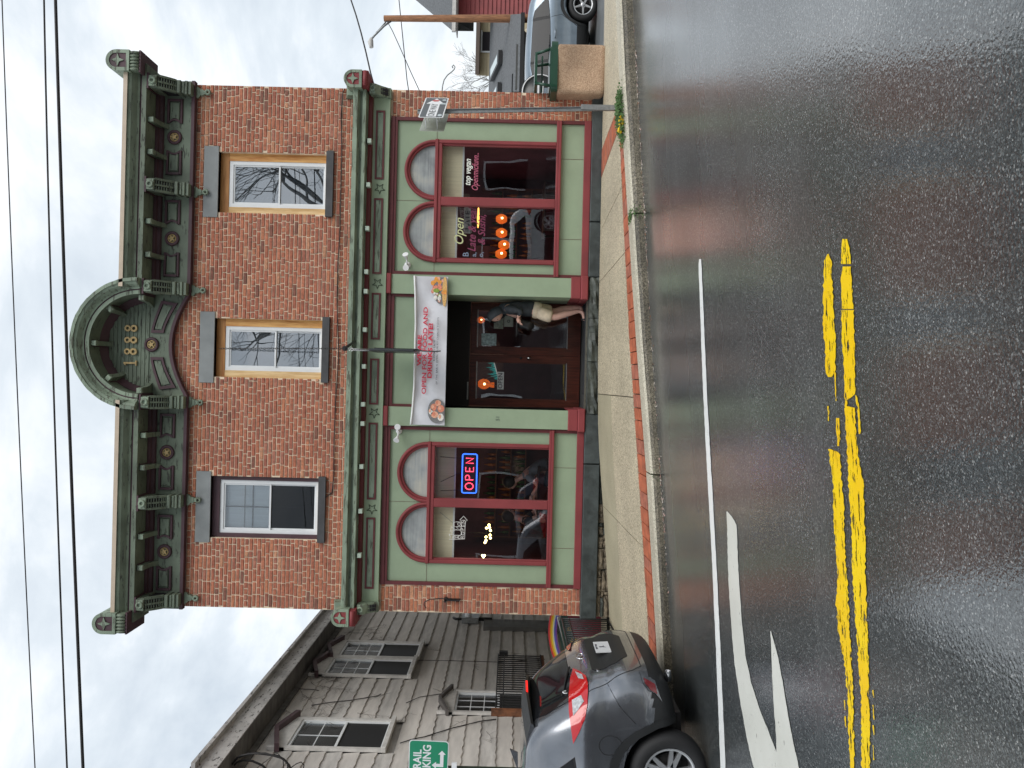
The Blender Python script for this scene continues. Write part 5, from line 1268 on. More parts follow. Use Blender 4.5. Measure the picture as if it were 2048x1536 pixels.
MB().box(X1 - .024, X1 + .016, 11.82, 12.55, 3.17, 3.86, 0, .01).build('blade_sign', mat('dark_sign_panel', (.03, .035, .037), .35, n=.3, ns=4), hg)
MB().box(X1 + .018, X1 + .03, 11.9, 12.5, 3.12, 3.80).build('second_panel', 'black', hg)
MB().tube([(X1, 11.86, Z1), (X1 - .002, 11.86, 3.86)], .010, 6).tube([(X1, 12.4, Z1), (X1, 12.4, 3.86)], .010, 6).build('hook', 'steel', hg)
MB().tube([(X1 - .004, 11.84, 3.2), (X1 - .008, 11.84, 2.84), (X1 + .0, 11.82, 2.76)], .009, 6).build('rod', 'black', hg)
# twin security lamps
def sec_lamp(px, py, flip, label):
    X, Z = F(px, py, YF - .03); o_ = thing('security_lamp', label, 'lamp', (X, YF + .03, Z), group='white twin-headed lamps on the shop front')
    MB().lathe([(.001, -.035), (.045, -.03), (.055, 0)], (0, 0, 0), 'y', 20).build('base', 'white', o_)
    for s_, dx, dz, ty in ((1, .085 * flip, .0, -1), (-1, -.075 * flip, .012, 1)):
        a = Vector((0, -.03, 0)); e_ = Vector((dx, -.11, dz)); c_ = Vector((dx * 1.5, -.16, dz + .01))
        h_ = MB().tube([a, lerp(a, e_, .5) + Vector((0, -.02, 0)), e_], .013, 8); h_.build('arm', 'white', o_)
        d = (c_ - e_).normalized() if s_ > 0 else Vector((0, -1, -.15)).normalized()
        s0 = e_ - d * .02; q = MB().tube([s0, s0 + d * .03, s0 + d * .07, s0 + d * .115, s0 + d * .12], [.015, .024, .032, .05, .05], 16); q.build('head', 'white', o_)
    return o_
sec_lamp(814, 529, 1, 'white twin-headed lamp left of the right bay\'s arches')
sec_lamp(797, 862, -1, 'white twin-headed lamp right of the left bay\'s arches')
# iron flower hook on the left pier
ih = thing('iron_hook', 'black wrought iron basket hook on the brick pier left of the shop front', 'hook', (0, 0, 0))
p_ = [(F(a, b_, 12.7)) for a, b_ in ((852, 1216), (848, 1208), (850, 1203), (860, 1198.5), (875, 1198), (890, 1198), (914, 1198.5))]
MB().tube([(x, 12.70 - .02 * math.sin(i), z) for i, (x, z) in enumerate(p_)], .009, 6).build('rod', 'black', ih)
X, Z = F(891, 1199, 12.75); MB().box(X - .035, X + .035, 12.70, 12.80, Z - .02, Z + .02).box(X - .012, X + .012, 12.70, 12.79, Z - .24, Z + .02).build('bracket', 'black', ih)
# curved hook on the right side wall
rh = thing('iron_hook', 'thin curled iron hook reaching out from the right side wall against the sky', 'hook', (0, 0, 0))
p_ = [F(a, b_, 14.0) for a, b_ in ((884, 186), (885, 172), (888, 160), (895, 150), (903, 144), (908, 139), (910, 134), (907, 130), (904, 133), (906, 136))]
MB().tube([(x, 14.0, z) for x, z in p_], .011, 6).build('rod', 'steel', rh)
# ------------------------------------------------------------------ grey house with its long side to the alley
WX = -6.0
def LW(x, y):
    dx, dz = F(x, y, 1); dz -= EYE; t_ = WX / dx
    return t_, EYE + t_ * dz
M['siding'] = mat('grey_shingle', (0.56, 0.525, 0.485), .8, n=.14, ns=1.6, bump=.5, bs=40, stretch=(1, .6, 3))
M['siding_b'] = mat('grey_shingle_worn', (0.51, 0.485, 0.455), .8, n=.2, ns=2.4, bump=.5, bs=40, stretch=(1, .6, 3))
M['trim'] = mat('grey_white_trim', (.58, .56, .53), .6, n=.15, ns=6)
M['soffit'] = mat('grey_soffit', (.12, .112, .102), .7, n=.35, ns=2, stretch=(1, 3, 1))
M['gutter'] = weathered('stained_gutter', (.46, .44, .42), (.06, .055, .05), .57, streak=(1, 1.5, 5), n=.2)
M['screen'] = mat('insect_screen', (.012, .012, .013), .6)
gh = thing('grey_house', 'grey shingled house with its long window wall facing the alley', 'house', (0, 0, 0))
Y0, Y1 = 11.3, 24.0
MB().box(WX - 7.6, WX - .03, Y0 + .02, Y1 - .02, -1.5, 5.75).build('wall', 'siding_b', gh)
MB().box(WX - 8.0, WX + .42, Y0 - .4, Y1 + .4, 5.70, 5.73).build('soffit', 'soffit', gh)
MB().box(WX + .415, WX + .44, Y0 - .42, Y1 + .42, 5.71, 5.99).box(WX + .44, WX + .53, Y0 - .42, Y1 + .42, 6.0, 6.06).box(WX + .415, WX + .44, Y0 - .42, Y1 + .42, 5.99, 6.05).build('gutter_board', 'gutter', gh)
MB().box(WX + .40, WX + .47, Y0 - .42, Y1 + .42, 6.06, 6.075).build('drip_edge', 'black', gh)
MB().prism([(WX + .45, 6.06), (WX - 3.8, 7.4), (WX - 8.1, 6.06)], Y0 - .4, Y1 + .4, 'y').build('roof', 'dark', gh)
MB().box(WX + .0, WX + .05, Y0, Y1, 5.60, 5.70).build('frieze_strip', 'soffit', gh)
# windows: (y0, y1, z0, z1, head 'gable', panes)
GW = [(12.42, 13.42, 3.60, 5.15, 2, 2, 'single wide upper window'), (15.52, 16.42, 3.60, 5.30, 2, 3, 'nearer of the paired narrow upper windows'), (16.56, 17.46, 3.56, 5.25, 2, 3, 'farther of the paired narrow upper windows'), (13.9, 14.8, .95, 2.56, 3, 3, 'small lower window behind the iron balcony')]
EXP = .272
z = -.95; rows = []
while z < 5.6: rows.append((z, min(z + EXP, 5.6))); z += EXP
for ri, (z0, z1) in enumerate(rows):
    segs = [(Y0, Y1)]
    for (a, b, p, q, *_r) in GW:
        if z1 > p - .05 and z0 < q + .02:
            ns = []
            for (s0, s1) in segs:
                if s0 < a - .07: ns.append((s0, min(s1, a - .07)))
                if s1 > b + .07: ns.append((max(s0, b + .07), s1))
            segs = ns
    for (s0, s1) in segs:
        if s1 - s0 < .05: continue
        # shingles .61 m wide, wavy butts: one course is one board; lower edge stands proud of the course below
        mb = MB(); n = max(2, int((s1 - s0) / .08)); vs = []
        for i in range(n + 1):
            y_ = lerp(s0, s1, i / n); w_ = .009 * math.sin(y_ * 22 + ri * 1.7) + .004 * math.sin(y_ * 57 + ri)
            vs += [(WX + .028, y_, z0 + w_), (WX + .004, y_, z1 + .012), (WX + .001, y_, z0 + w_)]
        fs = []
        for i in range(n): fs += [(3 * i, 3 * i + 3, 3 * i + 4, 3 * i + 1), (3 * i, 3 * i + 2, 3 * i + 5, 3 * i + 3)]
        mb.add(vs, fs); mb.build('siding_board', 'siding' if (ri + int(s0)) % 3 else 'siding_b', gh)
M['hd'] = mat('plum_hood', (.075, .042, .048), .5, n=.2, ns=8)
M['oldpane'] = glass('side_glass', 1.6, base=.02, tint=(.8, .85, .85))
M['side_curtain'] = mat('pale_lace_curtain', (.82, .86, .85), .8, col2=(.22, .28, .24), ns=5, t0=.45, t1=.6, stretch=(1, 1, 3))
for gi, (a, b, p, q, nc, nr, lab) in enumerate(GW):
    x = WX + .03; t_ = .07
    f = MB().box(x, x + .05, a - t_, a, p, q + .30, 0).box(x, x + .05, b, b + t_, p, q + .02, 0).box(x + .001, x + .045, a, b, q, q + .02)
    f.prism([(a - t_, q + .02), (b + t_, q + .02), (b + t_, q + .10), ((a + b) / 2, q + .27), (a - t_, q + .10)], x, x + .045, 'x')
    f.box(x, x + .10, a - .09, b + .09, p - .07, p, 0, .01)
    W_ = f.build('window', 'trim', gh, label=lab)
    if gi != 3:
        MB().prism([(a - .13, q + .08), ((a + b) / 2, q + .27), (b + .13, q + .08), (b + .13, q + .16), ((a + b) / 2, q + .35), (a - .13, q + .16)], x, x + .14, 'x').build('hood', 'hd', W_)
    else:
        MB().prism([(a - .13, q + .08), ((a + b) / 2, q + .27), (b + .13, q + .08), (b + .13, q + .13), ((a + b) / 2, q + .32), (a - .13, q + .13)], x, x + .12, 'x').build('hood', mat('grey_hood', (.10, .09, .085), .6), W_)
    mid = (p + q) / 2; e_ = .04
    MB().box(x - .03, x + .02, a, a + e_, p, q).box(x - .03, x + .02, b - e_, b, p, q).box(x - .03, x + .02, a + e_, b - e_, q - e_, q).box(x - .03, x + .02, a + e_, b - e_, p, p + e_).box(x - .028, x + .022, a + e_, b - e_, mid - .02, mid + .02).build('sash', 'vinyl', W_)
    MB().box(x - .022, x - .018, a + e_, b - e_, mid + .02, q - e_).box(x - .022, x - .018, a + e_, b - e_, p + e_, mid - .02).build('pane', 'oldpane', W_)
    g = MB()
    for i in range(1, nc): yy = lerp(a + e_, b - e_, i / nc); g.box(x - .016, x - .008, yy - .008, yy + .008, mid + .02, q - e_)
    for i in range(1, nr): zz = lerp(mid + .02, q - e_, i / nr); g.box(x - .0175, x - .0095, a + e_, b - e_, zz - .008, zz + .008)
    g.build('muntin', 'vinyl', W_)
    MB().box(x - .003, x + .001, a + e_, b - e_, p + e_, mid - .02).build('screen', 'screen', W_)
    MB().box(x - .06, x - .05, a, b, p, q).build('dark_room', 'dark', W_)
    MB().box(x - .045, x - .04, a, b, mid, q).build('curtain', 'side_curtain', W_) if gi != 3 else None
# corner board, meter pipe
MB().box(WX + .005, WX + .12, 18.6, 19.2, -1.0, 2.2).build('grey_panel', mat('dull_panel', (.13, .125, .115), .7, n=.2, ns=3), gh)
mt = thing('electric_meter', 'electric meter box with conduit at the far end of the grey wall', 'meter', (WX + .05, 19.2, 2.55))
MB().box(0, .14, -.2, .16, -.22, .20, 0, .02).build('box', 'steel', mt)
MB().lathe([(.001, .16), (.07, .15), (.085, .10), (.085, 0)], (.14, -.02, .05), 'x', 18).build('dial', 'plate_w', mt)
MB().tube([(.06, 0, -.22), (.06, 0, -.55)], .05, 8).tube([(.05, .0, .2), (.05, .0, .36), (.05, .1, .42)], .035, 8).build('conduit', 'black', mt)
# vines and twigs on the wall
vb = MB(); rr = random.Random(11)
def vine(p, d, L_, r0, depth):
    pts = [Vector(p)]; n = 6; dv = Vector(d)
    for i in range(n):
        dv = (dv + Vector((0, rr.uniform(-.35, .35), rr.uniform(-.35, .35)))).normalized()
        pts.append(pts[-1] + dv * L_ / n)
        if depth and rr.random() < .75:
            vine(pts[-1], (0, dv.y * .4 + rr.choice((-1, 1)) * .8, dv.z * .4 + rr.uniform(-.5, .5)), L_ * .42, r0 * .6, depth - 1)
    vb.tube(pts, [r0 * (1 - .7 * i / n) for i in range(n + 1)], 4)
for i in range(34):
    y_ = rr.uniform(13.8, 19.5); vine((WX + .036, y_, rr.uniform(4.9, 5.62)), (0, rr.uniform(-1, 1), rr.uniform(-1, .1)), rr.uniform(.3, .75), .0035, 2)
for i in range(16):
    vine((WX + .036, rr.uniform(12.4, 18.5), rr.uniform(1.2, 5.0)), (0, rr.uniform(-1, 1), rr.uniform(-.6, .8)), rr.uniform(.3, .6), .003, 1)
vb.build('bare_vine', mat('vine_bark', (.085, .07, .058), .9), None, 'bare clinging vine twigs scattered over the grey shingled wall', 'vine', kind='stuff')
def wall_line(L_, r_=.008, lab=''):
    pts = []; sw = MB()
    for px, py in L_:
        t_, z_ = LW(px, py); pts.append((WX + .04, t_, z_))
    sw.tube(pts, r_, 5).build('loose_wire', 'cable', None, lab, 'wire', 'loose wires on the grey wall')
wall_line([(575, 1383), (600, 1382), (625, 1383), (637, 1385)], .008, 'short dark wire high on the grey wall under the eave')
wall_line([(623, 1415), (660, 1409), (700, 1405), (755, 1396), (762, 1392)], .008, 'dark wire between the single and the paired upper windows')
wall_line([(812, 1410), (840, 1398), (880, 1392), (895, 1390)], .007, 'dark curved wire just above the small lower window')
wall_line([(800, 1491), (822, 1484), (850, 1478), (900, 1462), (960, 1447), (992, 1443)], .009, 'long slanting wire from the trail sign to the iron balcony')
wall_line([(838, 1324), (900, 1325), (1000, 1328), (1090, 1322)], .006, 'thin straight wire dropping below the paired windows')
# cable bundle at the near eave
cb = thing('cable_bundle', 'thick black looped service cables hanging from the near end of the eave', 'cable', (0, 0, 0))
def near_line(L_, Y, r_, b):
    b.tube([(F(px, py, Y)[0], Y, F(px, py, Y)[1]) for px, py in L_], r_, 6)
b = MB()
near_line([(463, 1540), (464, 1528), (475, 1515), (492, 1509), (512, 1506), (535, 1509), (556, 1512), (568, 1519), (578, 1530), (583, 1542)], 11.6, .018, b)
near_line([(463, 1530), (478, 1512), (500, 1507.5), (530, 1506.5), (562, 1516), (575, 1525), (576, 1542)], 11.5, .014, b)
near_line([(466, 1532), (475, 1524), (488, 1520), (505, 1522), (525, 1531), (536, 1542)], 11.6, .016, b)
near_line([(580, 1537), (592, 1528), (602, 1524), (608, 1530), (606, 1545)], 11.65, .008, b)
near_line([(505, 1545), (520, 1531), (535, 1520), (548, 1508), (556, 1507), (560, 1511)], 11.7, .005, b)
near_line([(566, 1520), (567, 1530), (567, 1545)], 11.6, .007, b)
b.build('cable', 'cable', cb)
X, Z = F(458, 1533, 11.7); MB().lathe([(.04, -.10), (.06, 0), (.03, .06), (.001, .08)], (X, 11.7, Z), 'z', 14).build('weatherhead', 'trim', cb)
# iron balcony in front of the lower window
ib = thing('iron_balcony', 'black iron railing balcony with rusty wood post below the grey house\'s small window', 'balcony', (0, 0, 0))
YA, YB_, ZT, ZB_ = 12.66, 15.3, 1.80, .95
XO = WX + .62
MB().box(XO - .015, XO + .015, YA, YB_, ZT - .02, ZT).box(XO - .015, XO + .015, YA, YB_, ZB_, ZB_ + .02).box(XO - .012, XO + .012, YA, YB_, ZT - .14, ZT - .12).build('rail', 'black', ib)
i = 0; y_ = YA + .05
while y_ < YB_:
    MB().box(XO - .01, XO + .01, y_ - .008, y_ + .008, ZB_ + .02, ZT - .02).build('baluster', 'black', ib); y_ += .105
M['rustwood'] = mat('weathered_brown_wood', (.16, .06, .025), .7, n=.5, ns=8)
MB().box(XO - .05, XO + .05, YA - .11, YA - .02, .3, ZT + .06).build('post', 'rustwood', ib)
MB().box(WX, XO, YA, YB_, ZB_ - .06, ZB_).build('deck', 'rustwood', ib)
MB().box(XO - .06, XO + .03, YB_ + .04, YB_ + .14, ZT - .2, ZT - .03).build('lock_box', 'black', ib)

# ------------------------------------------------------------------ display board, gate, foundation things in the alley mouth
rb = thing('rainbow_display_board', 'arch-topped painted board with rainbow rim and sunflower behind the low iron gate', 'board', (0, 0, 0))
YR = 14.0
def RP(px, py, Y=YR): return F(px, py, Y)
xc, xr_ = -4.35, .95; zt_ = .88
RBC = [(.72, .04, .06), (.85, .30, .02), (.88, .66, .03), (.80, .76, .55), (.10, .13, .55), (.20, .06, .35)]
for i, c in enumerate(RBC):
    mr_ = mat('rainbow_%s' % 'abcdef'[i], c, .5, n=.05); b = MB(); n = 24
    r1 = 1.30 - i * .026; r0 = r1 - .024
    pp = []
    for k in range(n + 1):
        a = math.radians(lerp(62, 142, k / n)); pp.append((a,))
    for k in range(n):
        a, c_ = pp[k][0], pp[k + 1][0]; cc = (-4.45, -.42)
        b.prism([(cc[0] + r_ * math.cos(t_), cc[1] + r_ * math.sin(t_) * 1.0) for r_, t_ in ((r0, a), (r1, a), (r1, c_), (r0, c_))], YR - .03, YR)
    b.build('rainbow_band', mr_, rb)
ply = [(-4.45 + 1.10 * math.cos(math.radians(a)), -.42 + 1.10 * math.sin(math.radians(a))) for a in range(60, 145, 5)]
MB().prism(ply + [(-5.35, -.6), (-3.95, -.6)], YR - .005, YR + .03).build('panel', mat('dark_green_print', (.018, .05, .04), .5, n=.3, ns=5), rb)
MB().prism([(-4.95, .25), (-4.3, .52), (-3.95, .55), (-3.95, -.05), (-4.3, -.15), (-4.75, -.1)], YR - .02, YR - .006).build('red_field', mat('wine_print', (.17, .012, .03), .5, n=.2, ns=5), rb)
MB().prism([(-5.2, -.6), (-5.1, -.25), (-4.75, -.16), (-4.3, -.22), (-3.95, -.12), (-3.95, -.6)], YR - .025, YR - .006).build('pale_field', mat('pale_print', (.42, .44, .45), .6, n=.1, ns=4), rb)
def sunflower(x, z, r_, par):
    b = MB()
    for k in range(14):
        a = 2 * PI * k / 14; b.prism([(x + r_ * .45 * math.cos(a - .18), z + r_ * .45 * math.sin(a - .18)), (x + r_ * math.cos(a), z + r_ * math.sin(a)), (x + r_ * .45 * math.cos(a + .18), z + r_ * .45 * math.sin(a + .18))], YR - .04, YR - .03)
    b.lathe([(.001, -.05), (r_ * .3, -.048), (r_ * .5, -.035)], (x, YR, z), 'y', 16, 1); b.build('sunflower', [mat('petal_yellow', (.62, .42, .10), .6), 'cable'], par)
sunflower(-4.66, .38, .11, rb); sunflower(-4.42, .50, .05, rb)
gt = thing('iron_gate', 'low black iron gate swung out beside the left corner of the brick building', 'gate', (0, 0, 0))
gA, gB = Vector((-3.83, 12.62, 0)), Vector((-3.90, 11.35, 0))
def gp(t_, z): p = gA.lerp(gB, t_); return (p.x, p.y, z)
zb0, zb1 = -.02, -.10; zt0, zt1 = .74, .72
b = MB().tube([gp(0, zt0), gp(1, zt1)], .014, 6).tube([gp(0, zb0), gp(1, zb1)], .014, 6).tube([gp(0, zt0 - .12), gp(1, zt1 - .12)], .010, 6); b.build('rail', 'black', gt)
for i in range(15):
    t_ = i / 14; MB().tube([gp(t_, lerp(zb0, zb1, t_)), gp(t_, lerp(zt0, zt1, t_))], .010 if 0 < i < 14 else .018, 6).build('bar', 'black', gt)
b = MB()
for t_ in (.3, .7): p = gp(t_, .34); b.torus(p, .06, .006, 'x', 16, 5); p = gp(t_, .47); b.torus(p, .05, .006, 'x', 16, 5)
b.build('scrollwork', 'black', gt)
MB().tube([(-3.85, 12.75, .80), (-4.4, 13.2, .66), (-4.75, 13.4, .58)], .013, 6).build('brace', 'steel', gt)

# ------------------------------------------------------------------ cars
def smooth_curve(pts, x):
    """monotone cubic-ish interpolation"""
    if x <= pts[0][0]: return pts[0][1]
    for i in range(len(pts) - 1):
        a, b = pts[i], pts[i + 1]
        if x <= b[0]:
            t_ = (x - a[0]) / (b[0] - a[0])
            pm = pts[i - 1] if i else a; pn = pts[i + 2] if i + 2 < len(pts) else b
            m0 = (b[1] - pm[1]) / (b[0] - pm[0]) * (b[0] - a[0]) if b[0] != pm[0] else 0
            m1 = (pn[1] - a[1]) / (pn[0] - a[0]) * (b[0] - a[0]) if pn[0] != a[0] else 0
            h = lambda q: q
            return (2 * t_**3 - 3 * t_**2 + 1) * a[1] + (t_**3 - 2 * t_**2 + t_) * m0 + (-2 * t_**3 + 3 * t_**2) * b[1] + (t_**3 - t_**2) * m1
    return pts[-1][1]
def car_shape(Lc, Wc, top, rearx, frontx, belt, tuck, zb=.20, p=7.0, nx=90, ny=26, nz=26):
    """x runs from the tail (0) to the nose (Lc); a rounded box pulled to the roof line, waist and end profiles"""
    bm = bmesh.new(); cache = {}
    def vert(a, b, c):
        k = (round(a, 5), round(b, 5), round(c, 5))
        if k in cache: return cache[k]
        q = (abs(a) ** p + abs(b) ** p + abs(c) ** p) ** (1 / p)
        a2, b2, c2 = a / q, b / q, c / q
        s = (a2 + 1) / 2; x = s * Lc
        zt = smooth_curve(top, x); z = zb + (c2 + 1) / 2 * (zt - zb)
        hw = Wc / 2
        wf = 1.0
        if z > belt: wf = 1 - tuck * ((z - belt) / .62) ** 1.15
        if z < .5: wf = .985 - .05 * ((.5 - z) / .3) ** 2
        if abs(z - .78) < .25: wf += -.012 * math.cos((z - .78) / .25 * PI / 2)      # hollow of the flank
        y = b2 * hw * wf
        we = max(0, 1 - s * 3.2) ** 2; wfz = max(0, (s - .70) / .30) ** 2
        x += we * (smooth_curve(rearx, z) + .20 * abs(b2) ** 5) - wfz * (smooth_curve(frontx, z) + .30 * abs(b2) ** 4)
        v = bm.verts.new((x, y, z)); cache[k] = v; return v
    ga = [-1 + 2 * i / nx for i in range(nx + 1)]; gb = [-1 + 2 * i / ny for i in range(ny + 1)]; gc = [-1 + 2 * i / nz for i in range(nz + 1)]
    def face(f, U, V):
        for i in range(len(U) - 1):
            for j in range(len(V) - 1):
                vs = [f(U[i], V[j]), f(U[i + 1], V[j]), f(U[i + 1], V[j + 1]), f(U[i], V[j + 1])]
                try: bm.faces.new(vs)
                except ValueError: pass
    face(lambda u, v: vert(u, -1, v), ga, gc); face(lambda u, v: vert(u, 1, v), ga, gc)
    face(lambda u, v: vert(u, v, 1), ga, gb); face(lambda u, v: vert(u, v, -1), ga, gb)
    face(lambda u, v: vert(-1, u, v), gb, gc); face(lambda u, v: vert(1, u, v), gb, gc)
    bmesh.ops.recalc_face_normals(bm, faces=bm.faces)
    return bm
def finish_body(bm, wheels, r_, name, mats_, parent, Wc):
    me = bpy.data.meshes.new(name); bm.to_mesh(me)
    for m_ in mats_: me.materials.append(M[m_])
    for pl_ in me.polygons:
        pl_.use_smooth = True
        if pl_.center.z < .46: pl_.material_index = 2
    o_ = bpy.data.objects.new(name, me); COL.objects.link(o_)
    cut = MB()
    for wx, wz in wheels:
        for s_ in (-1, 1): cut.lathe([(.0001, 0), (r_, 0), (r_, .34), (.0001, .34)], (wx, s_ * (Wc / 2 + .04) - (.34 if s_ > 0 else 0), wz), 'y', 40)
    c_ = cut.build('cutter', 'cable'); md = o_.modifiers.new('b', 'BOOLEAN'); md.operation = 'DIFFERENCE'; md.object = c_; md.solver = 'EXACT'
    try: md.material_mode = 'TRANSFER'
    except Exception: pass
    dg = bpy.context.evaluated_depsgraph_get(); dg.update()
    me2 = bpy.data.meshes.new_from_object(o_.evaluated_get(dg)); bpy.data.objects.remove(o_); bpy.data.objects.remove(c_)
    return obj(name, me2, parent)
SURV = [None]
def patch(bvh, poly, view, off, grid=.05, rnd=False):
    """a 2-D outline laid on the body: side (x,z) seen from +y or -y, rear (y,z) seen from behind, top (x,y)"""
    P = [Vector((q[0], zl(q[1])) if view not in ('top', 'cam', 'cam-') else q) for q in poly]
    if view in ('cam', 'cam-'): grid = 5.0
    n = len(P); pts = list(P); edges = []
    dens = []
    for i in range(n):
        a, b = P[i], P[(i + 1) % n]; k = max(1, int((b - a).length / grid))
        for j in range(k): dens.append(a.lerp(b, j / k))
    pts = dens; edges = [(i, (i + 1) % len(pts)) for i in range(len(pts))]
    x0, x1 = min(q.x for q in P), max(q.x for q in P); y0, y1 = min(q.y for q in P), max(q.y for q in P)
    u = x0 + grid * .5
    inner = []
    def inside(q):
        c_ = False; j = n - 1
        for i in range(n):
            if (P[i].y > q.y) != (P[j].y > q.y) and q.x < (P[j].x - P[i].x) * (q.y - P[i].y) / (P[j].y - P[i].y) + P[i].x: c_ = not c_
            j = i
        return c_
    while u < x1:
        v = y0 + grid * .5
        while v < y1:
            q = Vector((u, v))
            if inside(q): inner.append(q)
            v += grid
        u += grid
    res = delaunay_2d_cdt(pts + inner, edges, [], 1, 1e-5)
    vs, fs = [], []
    for q in res[0]:
        if view in ('side+', 'side-'):
            s_ = 1 if view == 'side+' else -1; o0 = Vector((q.x, s_ * 3, q.y)); d = Vector((0, -s_, 0))
        elif view == 'rear': o0 = Vector((-3, q.x, q.y)); d = Vector((1, 0, 0))
        elif view in ('cam', 'cam-'):   # an outline surveyed from the kerb opposite, cast onto the body
            inv = SURV[0].inverted(); o0 = inv @ Vector((0, 0, EYE)); a_ = F(q.x, q.y, 1.0); d = (inv @ Vector((a_[0], 1.0, a_[1])) - o0).normalized()
            if view == 'cam-': o0 = Vector((o0.x, -o0.y, o0.z)); d = Vector((d.x, -d.y, d.z))
        elif view == 'front': o0 = Vector((9, q.x, q.y)); d = Vector((-1, 0, 0))
        else: o0 = Vector((q.x, q.y, 4)); d = Vector((0, 0, -1))
        h, nn, _, _ = bvh.ray_cast(o0, d)
        if h is None: vs.append(None)
        else:
            if nn.dot(d) > 0: nn = -nn
            vs.append(tuple(h + nn * off))
    idx = {}; out_v = []
    for i, v in enumerate(vs):
        if v is not None: idx[i] = len(out_v); out_v.append(v)
    for f_ in res[2]:
        if all(i in idx for i in f_): fs.append([idx[i] for i in f_])
    return out_v, fs
def patches(bvh, items, name, m, parent, off=.004, grid=.05, **kw):
    if [i_[0] for i_ in items] == ['side+', 'side-']:
        patches(bvh, items[:1], name, m, parent, off, grid); return patches(bvh, items[1:], name, m, parent, off, grid)
    mb = MB()
    for view, poly in items:
        v, f_ = patch(bvh, poly, view, off, grid)
        mb.add(v, f_, 0, True)
    return mb.build(name, m, parent, **kw)
def line_on(bvh, view, pts, r_, mb, off=.002):
    pts = [(p_[0], zl(p_[1])) for p_ in pts]
    for a, b in zip(pts, pts[1:]):
        k = max(1, int((Vector(b) - Vector(a)).length / .03)); run = []
        for j in range(k + 1):
            q = Vector(a).lerp(Vector(b), j / k)
            if view[:4] == 'side': s_ = 1 if view == 'side+' else -1; o0 = Vector((q.x, s_ * 3, q.y)); d = Vector((0, -s_, 0))
            else: o0 = Vector((-3, q.x, q.y)); d = Vector((1, 0, 0))
            h, nn, _, _ = bvh.ray_cast(o0, d)
            if h is not None: run.append(h)
        if len(run) > 1: mb.tube(run, r_, 5)
def wheel(parent, x, s_, z, Wc, R_=.36, rim=.235, spokes=10, m='alloy'):
    o_ = MB(); y = s_ * (Wc / 2 - .005); k = -s_
    tp = [(rim - .01, .02), (rim + .015, -.002 * 0 + .0), (R_ - .05, -.012 + .006), (R_ - .012, .02), (R_, .06), (R_, .17), (R_ - .03, .21), (rim, .21)]
    o_.lathe([(a, k * b) for a, b in tp], (x, y, z), 'y', 40); t_ = o_.build('wheel', 'tyre', parent)
    r2 = MB().lathe([(rim + .004, k * .004), (rim - .012, k * .0), (rim - .025, k * .02), (rim - .035, k * .16)], (x, y, z), 'y', 40)
    for i in range(spokes):
        a = 2 * PI * i / spokes + (.12 if i % 2 else -.12) * (1 if spokes > 6 else 0)
        c_, sn = math.cos(a), math.sin(a); q = []
        for (rr_, hw_) in ((.05, .026), (rim - .02, .016)):
            for e_ in (-1, 1): q.append((x + c_ * rr_ - sn * hw_ * e_, z + sn * rr_ + c_ * hw_ * e_))
        yy = (y + k * .015, y + k * .045)
        r2.prism([q[0], q[2], q[3], q[1]], min(yy), max(yy))
    r2.lathe([(.001, k * .0), (.03, k * .002), (.06, k * .012), (.065, k * .05)], (x, y, z), 'y', 20)
    r2.build('rim', m, t_)
    MB().lathe([(.001, k * .10), (.15, k * .10), (.15, k * .11)], (x, y, z), 'y', 24).lathe([(.001, k * .16), (rim, k * .16)], (x, y, z), 'y', 24).build('brake_disc', 'cable', t_)
    return t_
M['tyre'] = mat('tyre_rubber', (.014, .014, .015), .7, bump=.2, bs=60)
M['alloy'] = mat('alloy_rim', (.55, .56, .57), .28, metal=.8, n=.05)
M['clad'] = mat('black_cladding', (.014, .015, .016), .5, bump=.1, bs=200)
M['lampred'] = mat('tail_lamp_red', (.50, .006, .010), .12, coat=1.0)
M['lampred_lit'] = mat('lit_tail_lamp', (.7, .01, .01), .15, emit=(1, .02, .01), es=1.0, coat=1)
M['lampclear'] = mat('clear_lamp', (.45, .46, .47), .12, coat=1.0, n=.35, ns=30)
M['lampred_dk'] = mat('dark_red_reflector', (.16, .008, .012), .2, coat=1.0)
M['seam'] = mat('panel_gap', (.006, .006, .007), .6)
def paint(name, c, rough=.32, metal=.55):
    m = mat(name, c, rough, metal=metal, n=.10, ns=5, coat=.8, bump=.06, bs=260)
    return m
M['gunmetal'] = mat('gunmetal_wet_paint', (.19, .20, .22), .24, metal=.8, n=.12, ns=4, coat=1.0, bump=.05, bs=240)
M['ice'] = paint('pale_blue_grey_paint', (.21, .26, .31))
M['carwhite'] = paint('white_car_paint', (.72, .74, .74), metal=0)
M['carnavy'] = paint('dark_blue_car_paint', (.02, .025, .05))
Lc, Wc = 4.55, 1.84
TOP = [(0, 1.02), (.10, 1.10), (.24, 1.28), (.42, 1.475), (.62, 1.575), (.9, 1.615), (1.3, 1.64), (2.0, 1.66), (2.5, 1.62), (2.9, 1.47), (3.35, 1.17), (3.6, 1.08), (4.1, .99), (4.4, .86), (4.55, .72)]
RX = [(.2, .16), (.32, .07), (.42, .03), (.62, .0), (.72, .015), (.80, .055), (.95, .06), (1.05, .08), (1.15, .10), (1.7, .12)]
FX = [(.2, .20), (.4, .06), (.6, .0), (.75, .04), (.95, .16)]
DZ = .09
def zl(z): t_ = min(1, max(0, (z - .55) / .30)); return z + DZ * t_
